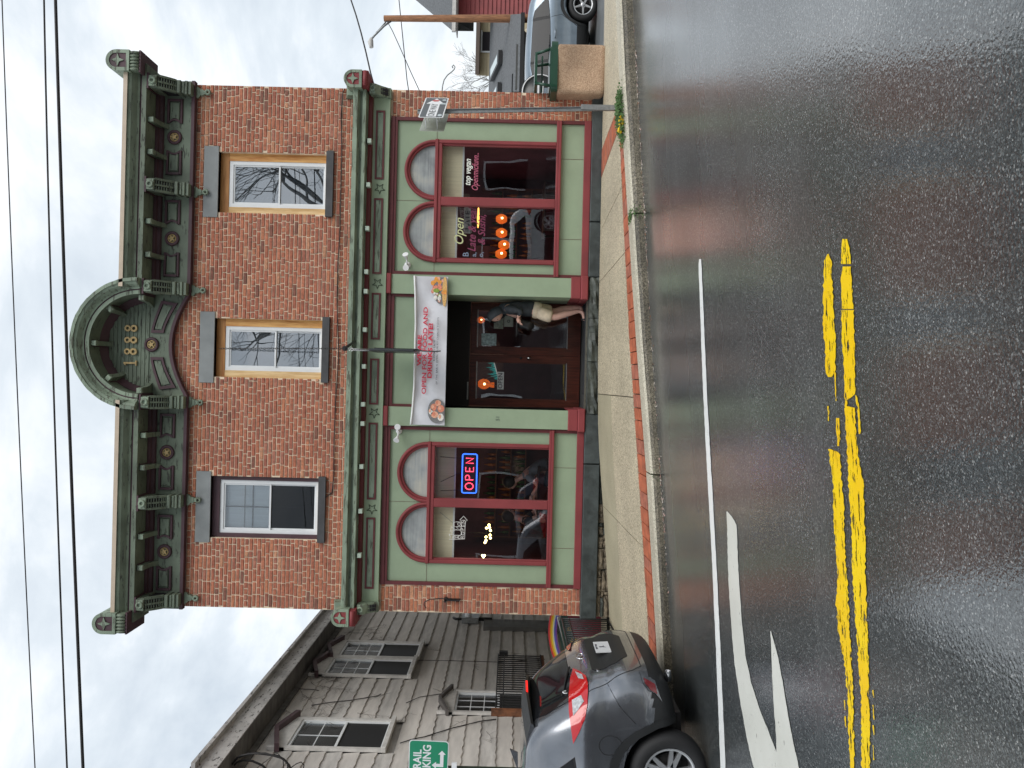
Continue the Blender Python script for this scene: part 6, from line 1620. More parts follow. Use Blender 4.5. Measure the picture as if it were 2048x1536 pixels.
def suv(name, label, body_m, loc, rz, tilt, group=None, detailed=True, spokes=10, kinds='suv', cat='car', survey=None):
    t = thing(name, label, cat, loc, 0, group); SURV[0] = survey
    t.rotation_euler = (0, tilt, rz)
    top = [(a, b + DZ) for a, b in TOP]
    bm = car_shape(Lc, Wc, top, [(zl(a), b) for a, b in RX], FX, 1.11, .27, p=8.5, nx=110 if detailed else 50, ny=30 if detailed else 14, nz=34 if detailed else 16)
    bvh = BVHTree.FromBMesh(bm)
    body = finish_body(bm, ((.88, .35), (3.55, .35)), .425, 'body', [body_m, 'seam', 'clad'], t, Wc); bm.free()
    patches(bvh, [('rear', [(-.66, 1.10), (.66, 1.10), (.60, 1.36), (.50, 1.49), (-.50, 1.49), (-.60, 1.36)])], 'rear_window', 'carglass', t, .006)
    sd = [(.70, 1.13), (1.02, 1.07), (1.02, 1.43), (.93, 1.43)]
    patches(bvh, [('side+', [(.72, 1.14), (1.15, 1.075), (1.15, 1.46), (1.0, 1.44)]), ('side-', [(.72, 1.14), (1.15, 1.075), (1.15, 1.46), (1.0, 1.44)])], 'quarter_window', 'carglass', t, .005)
    for v_ in ('side+', 'side-'): patches(bvh, [(v_, [(.70, 1.12), (1.2, 1.06), (2.15, 1.02), (3.14, 1.01), (2.64, 1.43), (2.18, 1.525), (1.15, 1.49), (.98, 1.45)])], 'window_band', 'seam', t, .002)
    for nm, pl_ in (('rear_door_window', [(1.22, 1.07), (2.12, 1.03), (2.12, 1.52), (1.22, 1.48)]), ('front_door_window', [(2.18, 1.03), (3.12, 1.02), (2.62, 1.42), (2.18, 1.51)])):
        patches(bvh, [('side+', pl_), ('side-', pl_)], nm, 'carglass', t, .005)
    patches(bvh, [('front', [(-.66, 1.13), (.66, 1.13), (.56, 1.48), (-.56, 1.48)])], 'windscreen', 'carglass', t, .006)
    # cladding over the arches and along the sill
    for wx in (.88, 3.55):
        ar = [(wx + .48 * math.cos(math.radians(a)), .35 + .48 * math.sin(math.radians(a))) for a in range(-12, 193, 12)]
        ai = [(wx + .418 * math.cos(math.radians(a)), .35 + .418 * math.sin(math.radians(a))) for a in range(192, -13, -12)]
        patches(bvh, [('side+', ar + ai), ('side-', ar + ai)], 'arch_trim', 'clad', t, .010, .06)
    sl = None and [(1.34, .22), (3.08, .22), (3.08, .40), (1.34, .38)]
    # lamps: each wraps from the tailgate round the corner
    for s_ in (1, -1):
        v = 'side+' if s_ > 0 else 'side-'
        rp = [(s_ * .50, .93), (s_ * .56, 1.0), (s_ * .72, 1.045), (s_ * .86, 1.06), (s_ * .86, .90), (s_ * .70, .875), (s_ * .56, .89)]
        spoly = [(.07, 1.065), (.20, 1.068), (.45, 1.05), (.63, 1.01), (.70, .985), (.58, .945), (.38, .895), (.20, .865), (.07, .88)]
        if survey is not None:
            c_v = 'cam' if s_ > 0 else 'cam-'
            if s_ < 0: tl = patches(bvh, [(v, [(max(a, .17), b) for a, b in spoly])], 'tail_lamp', 'lampred', t, .014, .025)
            else: tl = patches(bvh, [(c_v, [(1148, 1338), (1161, 1344), (1173, 1353), (1177, 1368), (1177, 1385), (1175, 1413), (1170, 1438), (1159, 1464), (1147, 1487), (1143, 1456), (1139, 1423), (1139, 1391), (1142, 1358)])], 'tail_lamp', 'lampred', t, .014)
            if s_ > 0: patches(bvh, [(c_v, [(1146, 1402), (1164, 1392), (1169, 1404), (1159, 1419), (1148, 1433)])], 'clear_lens', 'lampclear', tl, .018)
            if s_ > 0: patches(bvh, [(c_v, [(1152, 1345), (1166, 1351), (1170, 1361), (1159, 1359)])], 'reversing_lens', 'lampclear', tl, .018)
            if s_ > 0: patches(bvh, [(c_v, [(1278, 1341), (1290, 1352), (1309, 1362), (1319, 1392), (1324, 1404), (1311, 1388), (1296, 1380), (1286, 1366)])], 'reflector_bezel', 'gunmetal', t, .010)
            if s_ > 0: patches(bvh, [(c_v, [(1286, 1357), (1309, 1369), (1314, 1389), (1299, 1380), (1289, 1367)])], 'reflector', 'lampred_dk', t, .016)
        else:
            tl = patches(bvh, [(v, [(max(a, .135), b) for a, b in spoly])], 'tail_lamp', 'lampred', t, .014, .025)
        patches(bvh, [(v, [(4.05, .78), (4.35, .72), (4.40, .80), (4.1, .92), (3.95, .90)])], 'headlight', 'lampclear', t, .012, .04)
        MB().box(2.82, 2.98, s_ * .90, s_ * 1.06, 1.13, 1.27, 0, .03).build('mirror', body_m, t)
    for wx in (.88, 3.55):
        for s_ in (1, -1): wheel(t, wx, s_, .35, Wc, .355, .235, spokes)
    gap = MB()
    for v in ('side+', 'side-'):
        line_on(bvh, v, [(1.18, 1.04), (1.12, .8), (1.26, .62), (1.42, .42)], .004, gap); line_on(bvh, v, [(2.15, 1.5), (2.16, 1.0), (2.18, .40)], .004, gap)
        line_on(bvh, v, [(3.16, 1.0), (3.1, .7), (3.02, .40)], .004, gap)
        line_on(bvh, v, [(.42, .62), (.28, .72), (.10, .80)], .003, gap)
    line_on(bvh, 'rear', [(-.74, 1.10), (-.70, .86), (-.60, .60), (-.52, .52), (.52, .52), (.60, .60), (.70, .86), (.74, 1.10)], .004, gap)
    gap.build('panel_gap', 'seam', t)
    hn = MB()
    for s_ in (1, -1):
        for x in (1.45, 2.42): hn.tube([(x, s_ * .918, 1.02), (x + .03, s_ * .945, 1.025), (x + .17, s_ * .945, 1.025), (x + .20, s_ * .92, 1.02)], .013, 8)
    hn.build('door_handle', body_m, t)
    MB().box(.45, 4.1, -.60, .60, .17, .30).build('underbody', 'cable', t)
    if detailed:
        # spoiler with high brake lamp
        sp = MB(); pf = [(a_, b_ + DZ) for a_, b_ in [(.86, 1.61), (.56, 1.595), (.38, 1.545), (.395, 1.52), (.52, 1.50), (.78, 1.53)]]
        n = 12; rows = []
        for i in range(n + 1):
            y = lerp(-.60, .60, i / n); c_ = 1 - .06 * (y / .6) ** 2; dx_ = .12 * (abs(y) / .6) ** 3
            rows.append([(x + dx_, y, z - .035 * (y / .6) ** 2) for x, z in pf])
        for r_ in rows: sp.v += r_
        m_ = len(pf)
        for i in range(n):
            for j in range(m_):
                sp.f.append([i * m_ + j, (i + 1) * m_ + j, (i + 1) * m_ + (j + 1) % m_, i * m_ + (j + 1) % m_]); sp.m.append(0 if j in (0, 5) else 1); sp.sm.append(False)
        sp.f.append(list(range(m_))); sp.m.append(0); sp.sm.append(False); sp.f.append([n * m_ + j for j in range(m_)]); sp.m.append(0); sp.sm.append(False)
        S_ = sp.build('spoiler', [body_m, 'clad'], t)
        MB().box(.372, .395, -.13, .13, 1.522 + DZ, 1.542 + DZ, 0, .003).build('brake_lamp', 'lampred_lit', S_)
        MB().prism([(1.25, 1.745), (1.05, 1.81), (1.02, 1.82), (1.06, 1.74)], -.012, .012, 'y').build('antenna_fin', body_m, t)
        # wiper, badge, plate, lettering
        wz_ = []
        def on(y, z, off=.012):
            h, nn, _, _ = bvh.ray_cast(Vector((-3, y, zl(z))), Vector((1, 0, 0))); return h + Vector((-off, 0, 0))
        wp = MB().tube([on(.05, 1.09, .02), on(.2, 1.13, .025), on(.46, 1.18, .02)], [.014, .010, .006], 6).tube([on(.12, 1.115, .02), on(.52, 1.20, .012)], .006, 5); wp.build('wiper', 'seam', t)
        c_ = on(0, .965, .012)
        # wings emblem in an oval ring
        b = MB(); ring = [(c_.x, c_.y + .075 * math.cos(2 * PI * k / 28), c_.z + .052 * math.sin(2 * PI * k / 28)) for k in range(29)]
        b.tube(ring, .006, 6)
        b.tube([(c_.x, c_.y - .066, c_.z + .022), (c_.x, c_.y - .03, c_.z + .018), (c_.x, c_.y, c_.z - .022), (c_.x, c_.y + .03, c_.z + .018), (c_.x, c_.y + .066, c_.z + .022)], [.003, .007, .005, .007, .003], 6)
        b.build('emblem', 'chrome', t)
        pz = on(0, .74, .0)
        pm = MB().box(pz.x - .022, pz.x - .012, -.155, .155, .665 + DZ, .82 + DZ, 0, .004).build('number_plate', 'plateface', t)
        Tm = lambda y, z, off=.03: Matrix.Translation((pz.x - off, y, z)) @ Matrix.Rotation(-PI / 2, 4, 'Z') @ Matrix.Rotation(PI / 2, 4, 'X')
        text('JL', .07, 'grey_print', None, pm, 'plate_letters', ext=.001, mtx=Tm(0, .745 + DZ, .024))
        text('NEW YORK', .028, 'grey_print', None, pm, 'plate_letters', ext=.001, mtx=Tm(0, .80 + DZ, .024))
        q = on(.60, .93, .0)
        Tq = Matrix.Translation((on(.50, .955, .006).x, .46, .895 + DZ)) @ Matrix.Rotation(-PI / 2, 4, 'Z') @ Matrix.Rotation(PI / 2, 4, 'X')
        text('CX-5', .055, 'chrome', None, t, 'badge_lettering', ext=.003, mtx=Tq, sx=1.4, off=.001)
        Tq2 = Matrix.Translation((on(.50, .84, .006).x, .43, .84 + DZ)) @ Matrix.Rotation(-PI / 2, 4, 'Z') @ Matrix.Rotation(PI / 2, 4, 'X')
        text('AWD', .034, 'chrome', None, t, 'badge_lettering', ext=.003, mtx=Tq2, sx=1.3, off=.0005)
        # fuel flap and sticker
        b = MB(); line_on(bvh, 'side+', [(.60 + .085 * math.cos(2 * PI * k / 26), .81 + .085 * math.sin(2 * PI * k / 26)) for k in range(27)], .0035, b); b.build('fuel_flap', 'seam', t)
        patches(bvh, [('rear', [(-.30, .60), (.30, .60), (.44, .70), (.47, .86), (.42, .895), (-.42, .895), (-.47, .86), (-.44, .70)])], 'dark_plate_panel', 'clad', t, .004, .04)  # black plate surround, also painting in the tailgate's dark reflection
        c2 = on(.50, 1.16, .010); nrm = Vector((-.8, 0, .6))
        b = MB(); b.tube([(c2.x, c2.y + .028 * math.cos(2 * PI * k / 20), c2.z + .028 * math.sin(2 * PI * k / 20)) for k in range(21)], .005, 5); b.build('round_sticker', 'plate_w', t)
        MB().lathe([(.035, -.03), (.037, .06), (.03, .06)], (.10, .55, .27), 'x', 18).build('exhaust', 'chrome', t)
    return t
M['carglass'] = mat('car_window', (.010, .011, .013), .05, spec=.22)
M['plateface'] = mat('white_number_plate', (.66, .67, .68), .4, n=.05, ns=8)
tilt = math.atan(SLOPE)
# parked nose to the left: its x axis points to world -X
MCAR = Matrix.Translation((-2.63, 7.93, road_z(-2.63) + .01)) @ Matrix.Rotation(-math.atan(.062), 4, 'Y') @ Matrix.Rotation(PI, 4, 'Z')
car1 = suv('grey_suv', 'gunmetal grey SUV parked at the kerb with red tail lamps and raised rear spoiler', 'gunmetal', (0, 0, 0), PI, 0, survey=MCAR)
car1.matrix_world = MCAR
car2 = suv('blue_grey_wagon', 'pale blue-grey car parked beyond the concrete bin right of the building', 'ice', (9.36, 18.0, -.04), PI, 0, detailed=False, spokes=5)
car2.scale = (1, 1, .90)
# across the street, mirrored in the shop glass
white = suv('white_suv', 'white car parked on the near side of the street, mirrored in the shop windows', 'carwhite', (6.7, -2.6, .12), PI, 0, detailed=False)
navy = suv('dark_blue_suv', 'dark blue car parked on the near side, mirrored in the left shop window', 'carnavy', (-3.2, -2.6, -.32), PI, 0, detailed=False)
# ------------------------------------------------------------------ people
M['skin'] = mat('skin', (.66, .40, .32), .5, n=.08, ns=12)
M['jacket'] = mat('charcoal_jacket', (.035, .042, .05), .7, n=.35, ns=9, bump=.4, bs=25)
M['shorts'] = mat('cream_shorts', (.74, .62, .46), .8, n=.14, ns=12, bump=.5, bs=30)
M['shirt'] = mat('grey_shirt', (.20, .23, .25), .8, n=.2, ns=10, bump=.5, bs=18)
M['sole'] = mat('dark_sandal', (.02, .024, .03), .6)
M['hair'] = mat('dark_hair', (.02, .014, .01), .6, n=.4, ns=40)
def skin_mesh(name, pts, edges, root, m, parent, sub=2):
    """pts: name -> (position, radius or (rx, ry)); grown as one continuous surface"""
    me = bpy.data.meshes.new(name); keys = list(pts); ix = {k: i for i, k in enumerate(keys)}
    me.from_pydata([pts[k][0] for k in keys], [(ix[a], ix[b]) for a, b in edges], [])
    o_ = bpy.data.objects.new(name, me); COL.objects.link(o_)
    md = o_.modifiers.new('skin', 'SKIN'); md.use_smooth_shade = True; md.branch_smoothing = .6
    if not me.skin_vertices: pass
    sv = me.skin_vertices[0].data
    for k in keys:
        r_ = pts[k][1]; sv[ix[k]].radius = (r_, r_) if not isinstance(r_, tuple) else r_; sv[ix[k]].use_root = (k == root)
    s2 = o_.modifiers.new('sub', 'SUBSURF'); s2.levels = sub; s2.render_levels = sub
    dg = bpy.context.evaluated_depsgraph_get(); dg.update()
    m2 = bpy.data.meshes.new_from_object(o_.evaluated_get(dg)); bpy.data.objects.remove(o_)
    m2.materials.clear(); m2.materials.append(M[m])
    for p in m2.polygons: p.use_smooth = True
    return obj(name, m2, parent)
def hand(mb, w, d, up, side, curl=.5, s_=1.0):
    """palm and five fingers; d: pointing direction, up: back of the hand, side: towards the thumb"""
    d, up, side = Vector(d).normalized(), Vector(up).normalized(), Vector(side).normalized(); w = Vector(w)
    c_ = w + d * .045 * s_
    mb.tube([w, w + d * .03 * s_, w + d * .075 * s_, w + d * .092 * s_], [.022 * s_, .033 * s_, .036 * s_, .028 * s_], 10)
    for i, (o_, l_) in enumerate(((.030, .070), (.010, .078), (-.010, .074), (-.029, .058))):
        b0 = w + d * .082 * s_ + side * o_ * s_; dd = d.copy(); p = [b0]; sg = l_ * s_ / 3
        for k in range(3):
            dd = (dd - up * curl * (.7 + .35 * k)).normalized(); p.append(p[-1] + dd * sg)
        mb.tube(p, [.0098 * s_, .0092 * s_, .0085 * s_, .0065 * s_], 7)
    t0 = w + d * .022 * s_ + side * .028 * s_
    td = (side * .8 + d * .7 - up * .3).normalized(); t1 = t0 + td * .032 * s_; t2 = t1 + (d * .9 + side * .25 - up * .4).normalized() * .03 * s_; t3 = t2 + (d - up * .5).normalized() * .022 * s_
    mb.tube([t0, t1, t2, t3], [.014 * s_, .0125 * s_, .011 * s_, .008 * s_], 7)
def head_mesh(c, r_, face, up, parent, m='skin', name='head'):
    """a head with brow, nose, lips, chin and ears; face: where it looks"""
    f = Vector(face).normalized(); u = Vector(up); u = (u - f * u.dot(f)).normalized(); s_ = u.cross(f)
    b = MB(); n, q = 20, 14
    for i in range(q + 1):
        th = PI * i / q
        for j in range(n):
            ph = 2 * PI * j / n; x = math.sin(th) * math.cos(ph); y = math.sin(th) * math.sin(ph); z = math.cos(th)
            fx, sy, uz = x * 1.04, y * .80, z * 1.22
            if z < 0: sy *= 1 - .30 * (-z) ** 1.3; fx *= 1 - .14 * (-z)
            if x > .55 and abs(y) < .22:
                if -.25 < z < .12: fx += .17 * (1 - abs(y) / .22) * (1 - abs(z + .12) / .16 * .6)
                if -.55 < z < -.32: fx += .05
                if z < -.72: fx += .08
            if x > .6 and .08 < abs(y) < .45 and .02 < z < .22: fx -= .09
            b.v.append(tuple(Vector(c) + (f * fx + s_ * sy + u * uz) * r_))
    for i in range(q):
        for j in range(n):
            b.f.append([i * n + j, (i + 1) * n + j, (i + 1) * n + (j + 1) % n, i * n + (j + 1) % n]); b.m.append(0); b.sm.append(True)
    for e_ in (-1, 1):
        p = Vector(c) + s_ * e_ * r_ * .82 - f * r_ * .05 - u * r_ * .05; b.ball(tuple(p), r_ * .24, 0, 8, (.6, .6, 1.2))
    for e_ in (-1, 1):
        p = Vector(c) + f * r_ * .86 + s_ * e_ * r_ * .32 + u * r_ * .12; b.ball(tuple(p), r_ * .11, 1, 6)
    p = Vector(c) + f * r_ * .93 - u * r_ * .48
    b.tube([p - s_ * r_ * .25 - f * r_ * .10, p, p + s_ * r_ * .25 - f * r_ * .10], [r_ * .03, r_ * .07, r_ * .03], 6, 2)
    return b.build(name, [m, 'hair', 'lips'], parent)
M['lips'] = mat('lips', (.35, .12, .11), .45)
YP = 13.30
def PP(px, py, dy=0.0):
    X, Z = F(px, py, YP + dy); return Vector((X, YP + dy, Z))
per = thing('person', 'person in charcoal jacket, hood and cream shorts bowed over a black bag in the doorway', 'person', (0, 0, 0))
hipc = PP(1068, 622)
J = {
 'hip': (hipc, (.10, .11)), 'waist': (PP(1052, 617), (.11, .12)), 'chest': (PP(1026, 614), (.12, .15)), 'neckb': (PP(1007, 617), (.085, .10)), 'neck': (PP(1000, 623), .055), 'skull': (PP(993, 629), .06),
 'hl': (hipc + Vector((-.02, -.085, -.03)), .080), 'kl': (PP(1110, 635, -.10), .064), 'cl': (PP(1128, 629, -.11), .060), 'al': (PP(1158, 622, -.11), .036), 'fl': (PP(1166, 625, -.12), .034), 'tl': (PP(1169, 642, -.14), .028),
 'hr': (hipc + Vector((.02, .085, -.03)), .080), 'kr': (PP(1108, 624, .10), .064), 'crr': (PP(1126, 618, .11), .060), 'ar': (PP(1157, 614, .11), .036), 'fr': (PP(1163, 616, .12), .034), 'tr': (PP(1165, 632, .12), .028),
 'sl': (PP(1012, 617, -.17), .062), 'el': (PP(1043, 622, -.22), .048), 'wl': (PP(1035, 636, -.14), .030), 'sr': (PP(1010, 622, .17), .062), 'er': (PP(1040, 634, .20), .048), 'wr': (PP(1038, 642, .08), .030),
}
E_ = [('hip', 'waist'), ('waist', 'chest'), ('chest', 'neckb'), ('neckb', 'neck'), ('neck', 'skull'), ('hip', 'hl'), ('hl', 'kl'), ('kl', 'cl'), ('cl', 'al'), ('al', 'fl'), ('fl', 'tl'),
      ('hip', 'hr'), ('hr', 'kr'), ('kr', 'crr'), ('crr', 'ar'), ('ar', 'fr'), ('fr', 'tr'), ('chest', 'sl'), ('sl', 'el'), ('el', 'wl'), ('chest', 'sr'), ('sr', 'er'), ('er', 'wr')]
bodym = skin_mesh('body', J, E_, 'hip', 'skin', per)
hb = MB(); fwd = Vector((-.75, -.25, -.35))
hand(hb, J['wl'][0], fwd, (.2, -.3, .9), (0, .9, .3), .45); hand(hb, J['wr'][0], fwd, (.2, .3, .9), (0, -.9, .3), .45)
hb.build('hand', 'skin', per)
hf = Vector((-.80, -.28, -.52)); hc = PP(992, 631)
hd_ = head_mesh(hc, .098, hf, (-.35, 0, 1), per)
# hood as a shell round the back and top of the head
hoodm = MB(); f = hf.normalized(); u_ = (Vector((-.35, 0, 1)) - f * Vector((-.35, 0, 1)).dot(f)).normalized(); s3 = u_.cross(f)
nn_, qq = 22, 12
for i in range(qq + 1):
    th = math.radians(lerp(0, 118, i / qq))
    for j in range(nn_):
        ph = 2 * PI * j / nn_; r_ = .138
        a = -math.cos(th); bq = math.sin(th)
        v = f * (a * 1.0) * r_ + u_ * (bq * math.cos(ph) * 1.18) * r_ + s3 * (bq * math.sin(ph) * .98) * r_
        if math.cos(ph) < -.2: v -= u_ * .05 * (-math.cos(ph)) * bq
        hoodm.v.append(tuple(hc + v * (1 + .03 * math.sin(5 * ph + 3 * th))))
for i in range(qq):
    for j in range(nn_):
        hoodm.f.append([i * nn_ + j, i * nn_ + (j + 1) % nn_, (i + 1) * nn_ + (j + 1) % nn_, (i + 1) * nn_ + j]); hoodm.m.append(0); hoodm.sm.append(True)
hoodm.build('hood', 'jacket', per)
jk = {'hem': (PP(1077, 620), (.165, .175)), 'waist': (PP(1053, 616), (.15, .165)), 'chest': (PP(1026, 613), (.155, .185)), 'neckb': (PP(1008, 617), (.12, .14)), 'neck': (PP(999, 624), .09),
      'sl': (PP(1013, 617, -.19), .085), 'el': (PP(1044, 622, -.235), .070), 'cu': (PP(1037, 632, -.17), .052), 'sr': (PP(1011, 621, .19), .085), 'er': (PP(1041, 633, .21), .068), 'cr2': (PP(1038, 639, .12), .052)}
jo = skin_mesh('jacket', jk, [('hem', 'waist'), ('waist', 'chest'), ('chest', 'neckb'), ('neckb', 'neck'), ('chest', 'sl'), ('sl', 'el'), ('el', 'cu'), ('chest', 'sr'), ('sr', 'er'), ('er', 'cr2')], 'hem', 'jacket', per)
def crumple(o_, amp, sc_):
    me = o_.data
    for v in me.vertices:
        n_ = v.normal; d = noise.noise(v.co * sc_) * amp + noise.noise(v.co * sc_ * 2.7) * amp * .5; v.co += n_ * d
crumple(jo, .016, 9)
sh = MB().tube([PP(1064, 619), PP(1070, 620), PP(1078, 621), PP(1084, 624)], [.140, .150, .152, .12], 20)
sh.tube([PP(1074, 622, -.07), PP(1086, 628, -.085), PP(1097, 632, -.09), PP(1106, 634, -.095)], [.115, .118, .112, .108], 18).tube([PP(1074, 619, .07), PP(1086, 620, .085), PP(1096, 622, .09), PP(1104, 623, .095)], [.115, .118, .112, .106], 18)
so_ = sh.build('shorts', 'shorts', per)
md_ = so_.modifiers.new('s', 'SUBSURF'); md_.levels = 1; md_.render_levels = 1
crumple(so_, .008, 14)
for k, nm in (('fl', 'sandal'), ('fr', 'sandal')):
    a, t_ = J[k][0], J['tl' if k == 'fl' else 'tr'][0]; d = (t_ - a); d.z = 0; d.normalize(); z0 = .41; b = MB(); o3 = []
    sd3 = Vector((-d.y, d.x, 0))
    for i in range(18):
        an = 2 * PI * i / 18; q = a + d * (.09 + .145 * math.cos(an)) + sd3 * .048 * math.sin(an) * (1 + .15 * math.cos(an)); o3.append((q.x, q.y))
    b.prism(o3, z0 + .001, z0 + .03, 'z'); c3 = a + d * .13
    b.tube([tuple(c3 + sd3 * .05 * math.cos(PI * i / 8) + Vector((0, 0, z0 + .03 - c3.z + .045 * math.sin(PI * i / 8)))) for i in range(9)], .012, 6)
    b.build(nm, 'sole', per)
# black camera bag held in front
bag = thing('shoulder_bag', 'black crumpled shoulder bag with dangling straps held by the person in the doorway', 'bag', (0, 0, 0))
b = MB(); c0_ = PP(1048, 650, -.04)
bg_ = skin_mesh('pouch', {'a': (PP(1036, 646, -.06), (.05, .06)), 'b': (PP(1048, 650, -.04), (.085, .10)), 'c': (PP(1060, 652, -.04), (.07, .09)), 'd': (PP(1068, 656, -.03), (.03, .04))}, [('a', 'b'), ('b', 'c'), ('c', 'd')], 'b', 'black', bag)
crumple(bg_, .02, 12)
MB().tube([PP(1034, 640, -.14), PP(1034, 655, -.1), PP(1034, 668, -.08), PP(1033, 674, -.06)], [.012, .016, .010, .006], 6).tube([PP(1062, 640, -.12), PP(1080, 648, -.1), PP(1092, 646, -.1), PP(1100, 650, -.1)], .006, 5).build('strap', 'black', bag)

# two people sitting inside the left bay
def sitter(px, py, Y, label, face, shirt, lean):
    t_ = thing('person', label, 'person', (0, 0, 0)); X, Z = F(px, py, Y); o0 = Vector((X, Y, 0))
    H = lambda dx, dy, z: Vector((X + dx * face, Y + dy, z))
    seat = .92
    Jn = {'hip': (H(0, 0, seat), (.13, .13)), 'waist': (H(.03 * lean, 0, seat + .18), (.12, .12)), 'chest': (H(.16 * lean, 0, seat + .36), (.13, .15)), 'nb': (H(.24 * lean, 0, seat + .50), .07), 'nk': (H(.27 * lean, 0, seat + .58), .05), 'hd': (H(.31 * lean, 0, seat + .66), .06),
          'sl': (H(.2 * lean, -.19, seat + .42), .058), 'el': (H(.24 * lean + .10, -.24, seat + .20), .045), 'wl': (H(.24 * lean + .30, -.14, seat + .33), .028), 'sr': (H(.2 * lean, .19, seat + .42), .058), 'er': (H(.3 * lean + .1, .22, seat + .2), .045), 'wr2': (H(.3 * lean + .3, .12, seat + .26), .028),
          'kl': (H(.42, -.1, seat + .02), .075), 'al': (H(.44, -.1, .50), .045), 'tl': (H(.56, -.1, .46), .03), 'kr': (H(.42, .1, seat + .02), .075), 'ar': (H(.44, .1, .50), .045), 'tr': (H(.56, .1, .46), .03)}
    skin_mesh('body', Jn, [('hip', 'waist'), ('waist', 'chest'), ('chest', 'nb'), ('nb', 'nk'), ('nk', 'hd'), ('chest', 'sl'), ('sl', 'el'), ('el', 'wl'), ('chest', 'sr'), ('sr', 'er'), ('er', 'wr2'), ('hip', 'kl'), ('kl', 'al'), ('al', 'tl'), ('hip', 'kr'), ('kr', 'ar'), ('ar', 'tr')], 'hip', 'skin', t_)
    hb = MB(); hand(hb, Jn['wl'][0], (face * .9, .1, .1), (0, 0, 1), (0, .9, .2), .4); hand(hb, Jn['wr2'][0], (face * .9, 0, 0), (0, 0, 1), (0, -.9, .2), .4); hb.build('hand', 'skin', t_)
    hcn = Jn['hd'][0] + Vector((face * .03, 0, .05)); head_mesh(hcn, .095, (face, 0, -.25), (0, 0, 1), t_)
    MB().ball(tuple(hcn + Vector((-.02 * face, 0, .03))), .115, 0, 12, (1.0, .88, 1.05)).build('hair', 'hair', t_)
    k_ = {'hem': (Jn['hip'][0] + Vector((0, 0, .02)), (.15, .15)), 'w': (Jn['waist'][0], (.14, .14)), 'c': (Jn['chest'][0], (.15, .17)), 'n': (Jn['nb'][0], .085), 'sl': (Jn['sl'][0], .075), 'e': (lerp(Jn['sl'][0], Jn['el'][0], .65), .066), 'sr': (Jn['sr'][0], .075), 'e2': (lerp(Jn['sr'][0], Jn['er'][0], .65), .066)}
    s_ = skin_mesh('shirt', k_, [('hem', 'w'), ('w', 'c'), ('c', 'n'), ('c', 'sl'), ('sl', 'e'), ('c', 'sr'), ('sr', 'e2')], 'hem', shirt, t_); crumple(s_, .012, 10)
    MB().tube([Jn['hip'][0], H(.42, -.1, seat + .02)], .095, 10).tube([Jn['hip'][0], H(.42, .1, seat + .02)], .095, 10).tube([H(.42, -.1, seat + .02), H(.44, -.1, .55)], [.085, .055], 8).tube([H(.42, .1, seat + .02), H(.44, .1, .55)], [.085, .055], 8).build('trousers', 'jacket', t_)
    st_ = thing('bar_stool', 'dark stool under ' + ('the grey-shirted sitter' if face < 0 else 'the dark-shirted sitter') + ' in the left bay', 'stool', (0, 0, 0))
    MB().lathe([(.001, seat - .11), (.17, seat - .11), (.17, seat - .14), (.001, seat - .14)], (X, Y, 0), 'z', 18).build('seat', 'table', st_)
    for sx_ in (-1, 1):
        for sy_ in (-1, 1): MB().tube([(X + sx_ * .1, Y + sy_ * .1, seat - .14), (X + sx_ * .15, Y + sy_ * .15, .42)], .014, 6).build('leg', 'table', st_)
sitter(1085, 925, 13.85, 'person in a loose grey shirt leaning over the table in the left bay', -1, 'shirt', 1.15)
sitter(1085, 1052, 13.95, 'person with bare forearm seated at the left end of the left bay\'s table', 1, 'jacket', .5)

# ------------------------------------------------------------------ street furniture
M['binagg'] = speckle('brown_aggregate', (.30, .19, .12), (.44, .30, .20), (.55, .40, .28), 110, .8, .9, .35)
M['bingreen'] = mat('dark_green_enamel', (.012, .055, .032), .3, n=.1, ns=5)
bn = thing('litter_bin', 'square brown aggregate litter bin with dark green hooded top at the building corner', 'bin', (5.13, 12.72, .275))
b = MB(); r_ = .40; h = .77; o_ = []
def rsq(s_, c_=.07, n=4):
    pts = []
    for (cx_, cy_, a0) in ((s_ - c_, s_ - c_, 0), (-s_ + c_, s_ - c_, 90), (-s_ + c_, -s_ + c_, 180), (s_ - c_, -s_ + c_, 270)):
        pts += [(cx_ + c_ * math.cos(math.radians(a0 + 90 * k / n)), cy_ + c_ * math.sin(math.radians(a0 + 90 * k / n))) for k in range(n + 1)]
    return pts
lv = [(.355, 0), (.375, .025), (.385, .06), (.385, h - .03), (.375, h)]
pp = [[(x, y, z) for x, y in rsq(s_)] for s_, z in lv]; k = len(pp[0])
for q in pp: b.v += q
for i in range(len(lv) - 1):
    for j in range(k): b.f.append([i * k + j, i * k + (j + 1) % k, (i + 1) * k + (j + 1) % k, (i + 1) * k + j]); b.m.append(0); b.sm.append(False)
bb = b.build('body', 'binagg', bn); bb.rotation_euler.z = math.radians(-6)
MB().prism(rsq(.36), -.02, .0, 'z').build('plinth', 'black', bn)
MB().prism(rsq(.405, .09), h - .005, h + .10, 'z').prism(rsq(.34, .07), h + .10, h + .12, 'z').build('rim', 'bingreen', bn)
f_ = MB()
for sx_ in (-1, 1):
    for sy_ in (-1, 1): f_.tube([(sx_ * .30, sy_ * .30, h + .10), (sx_ * .24, sy_ * .24, h + .33)], .025, 8)
f_.build('post', 'bingreen', bn)
MB().prism(rsq(.27, .05), h + .32, h + .36, 'z').box(-.30, .30, -.012, .012, h + .22, h + .25).build('hood', 'bingreen', bn)
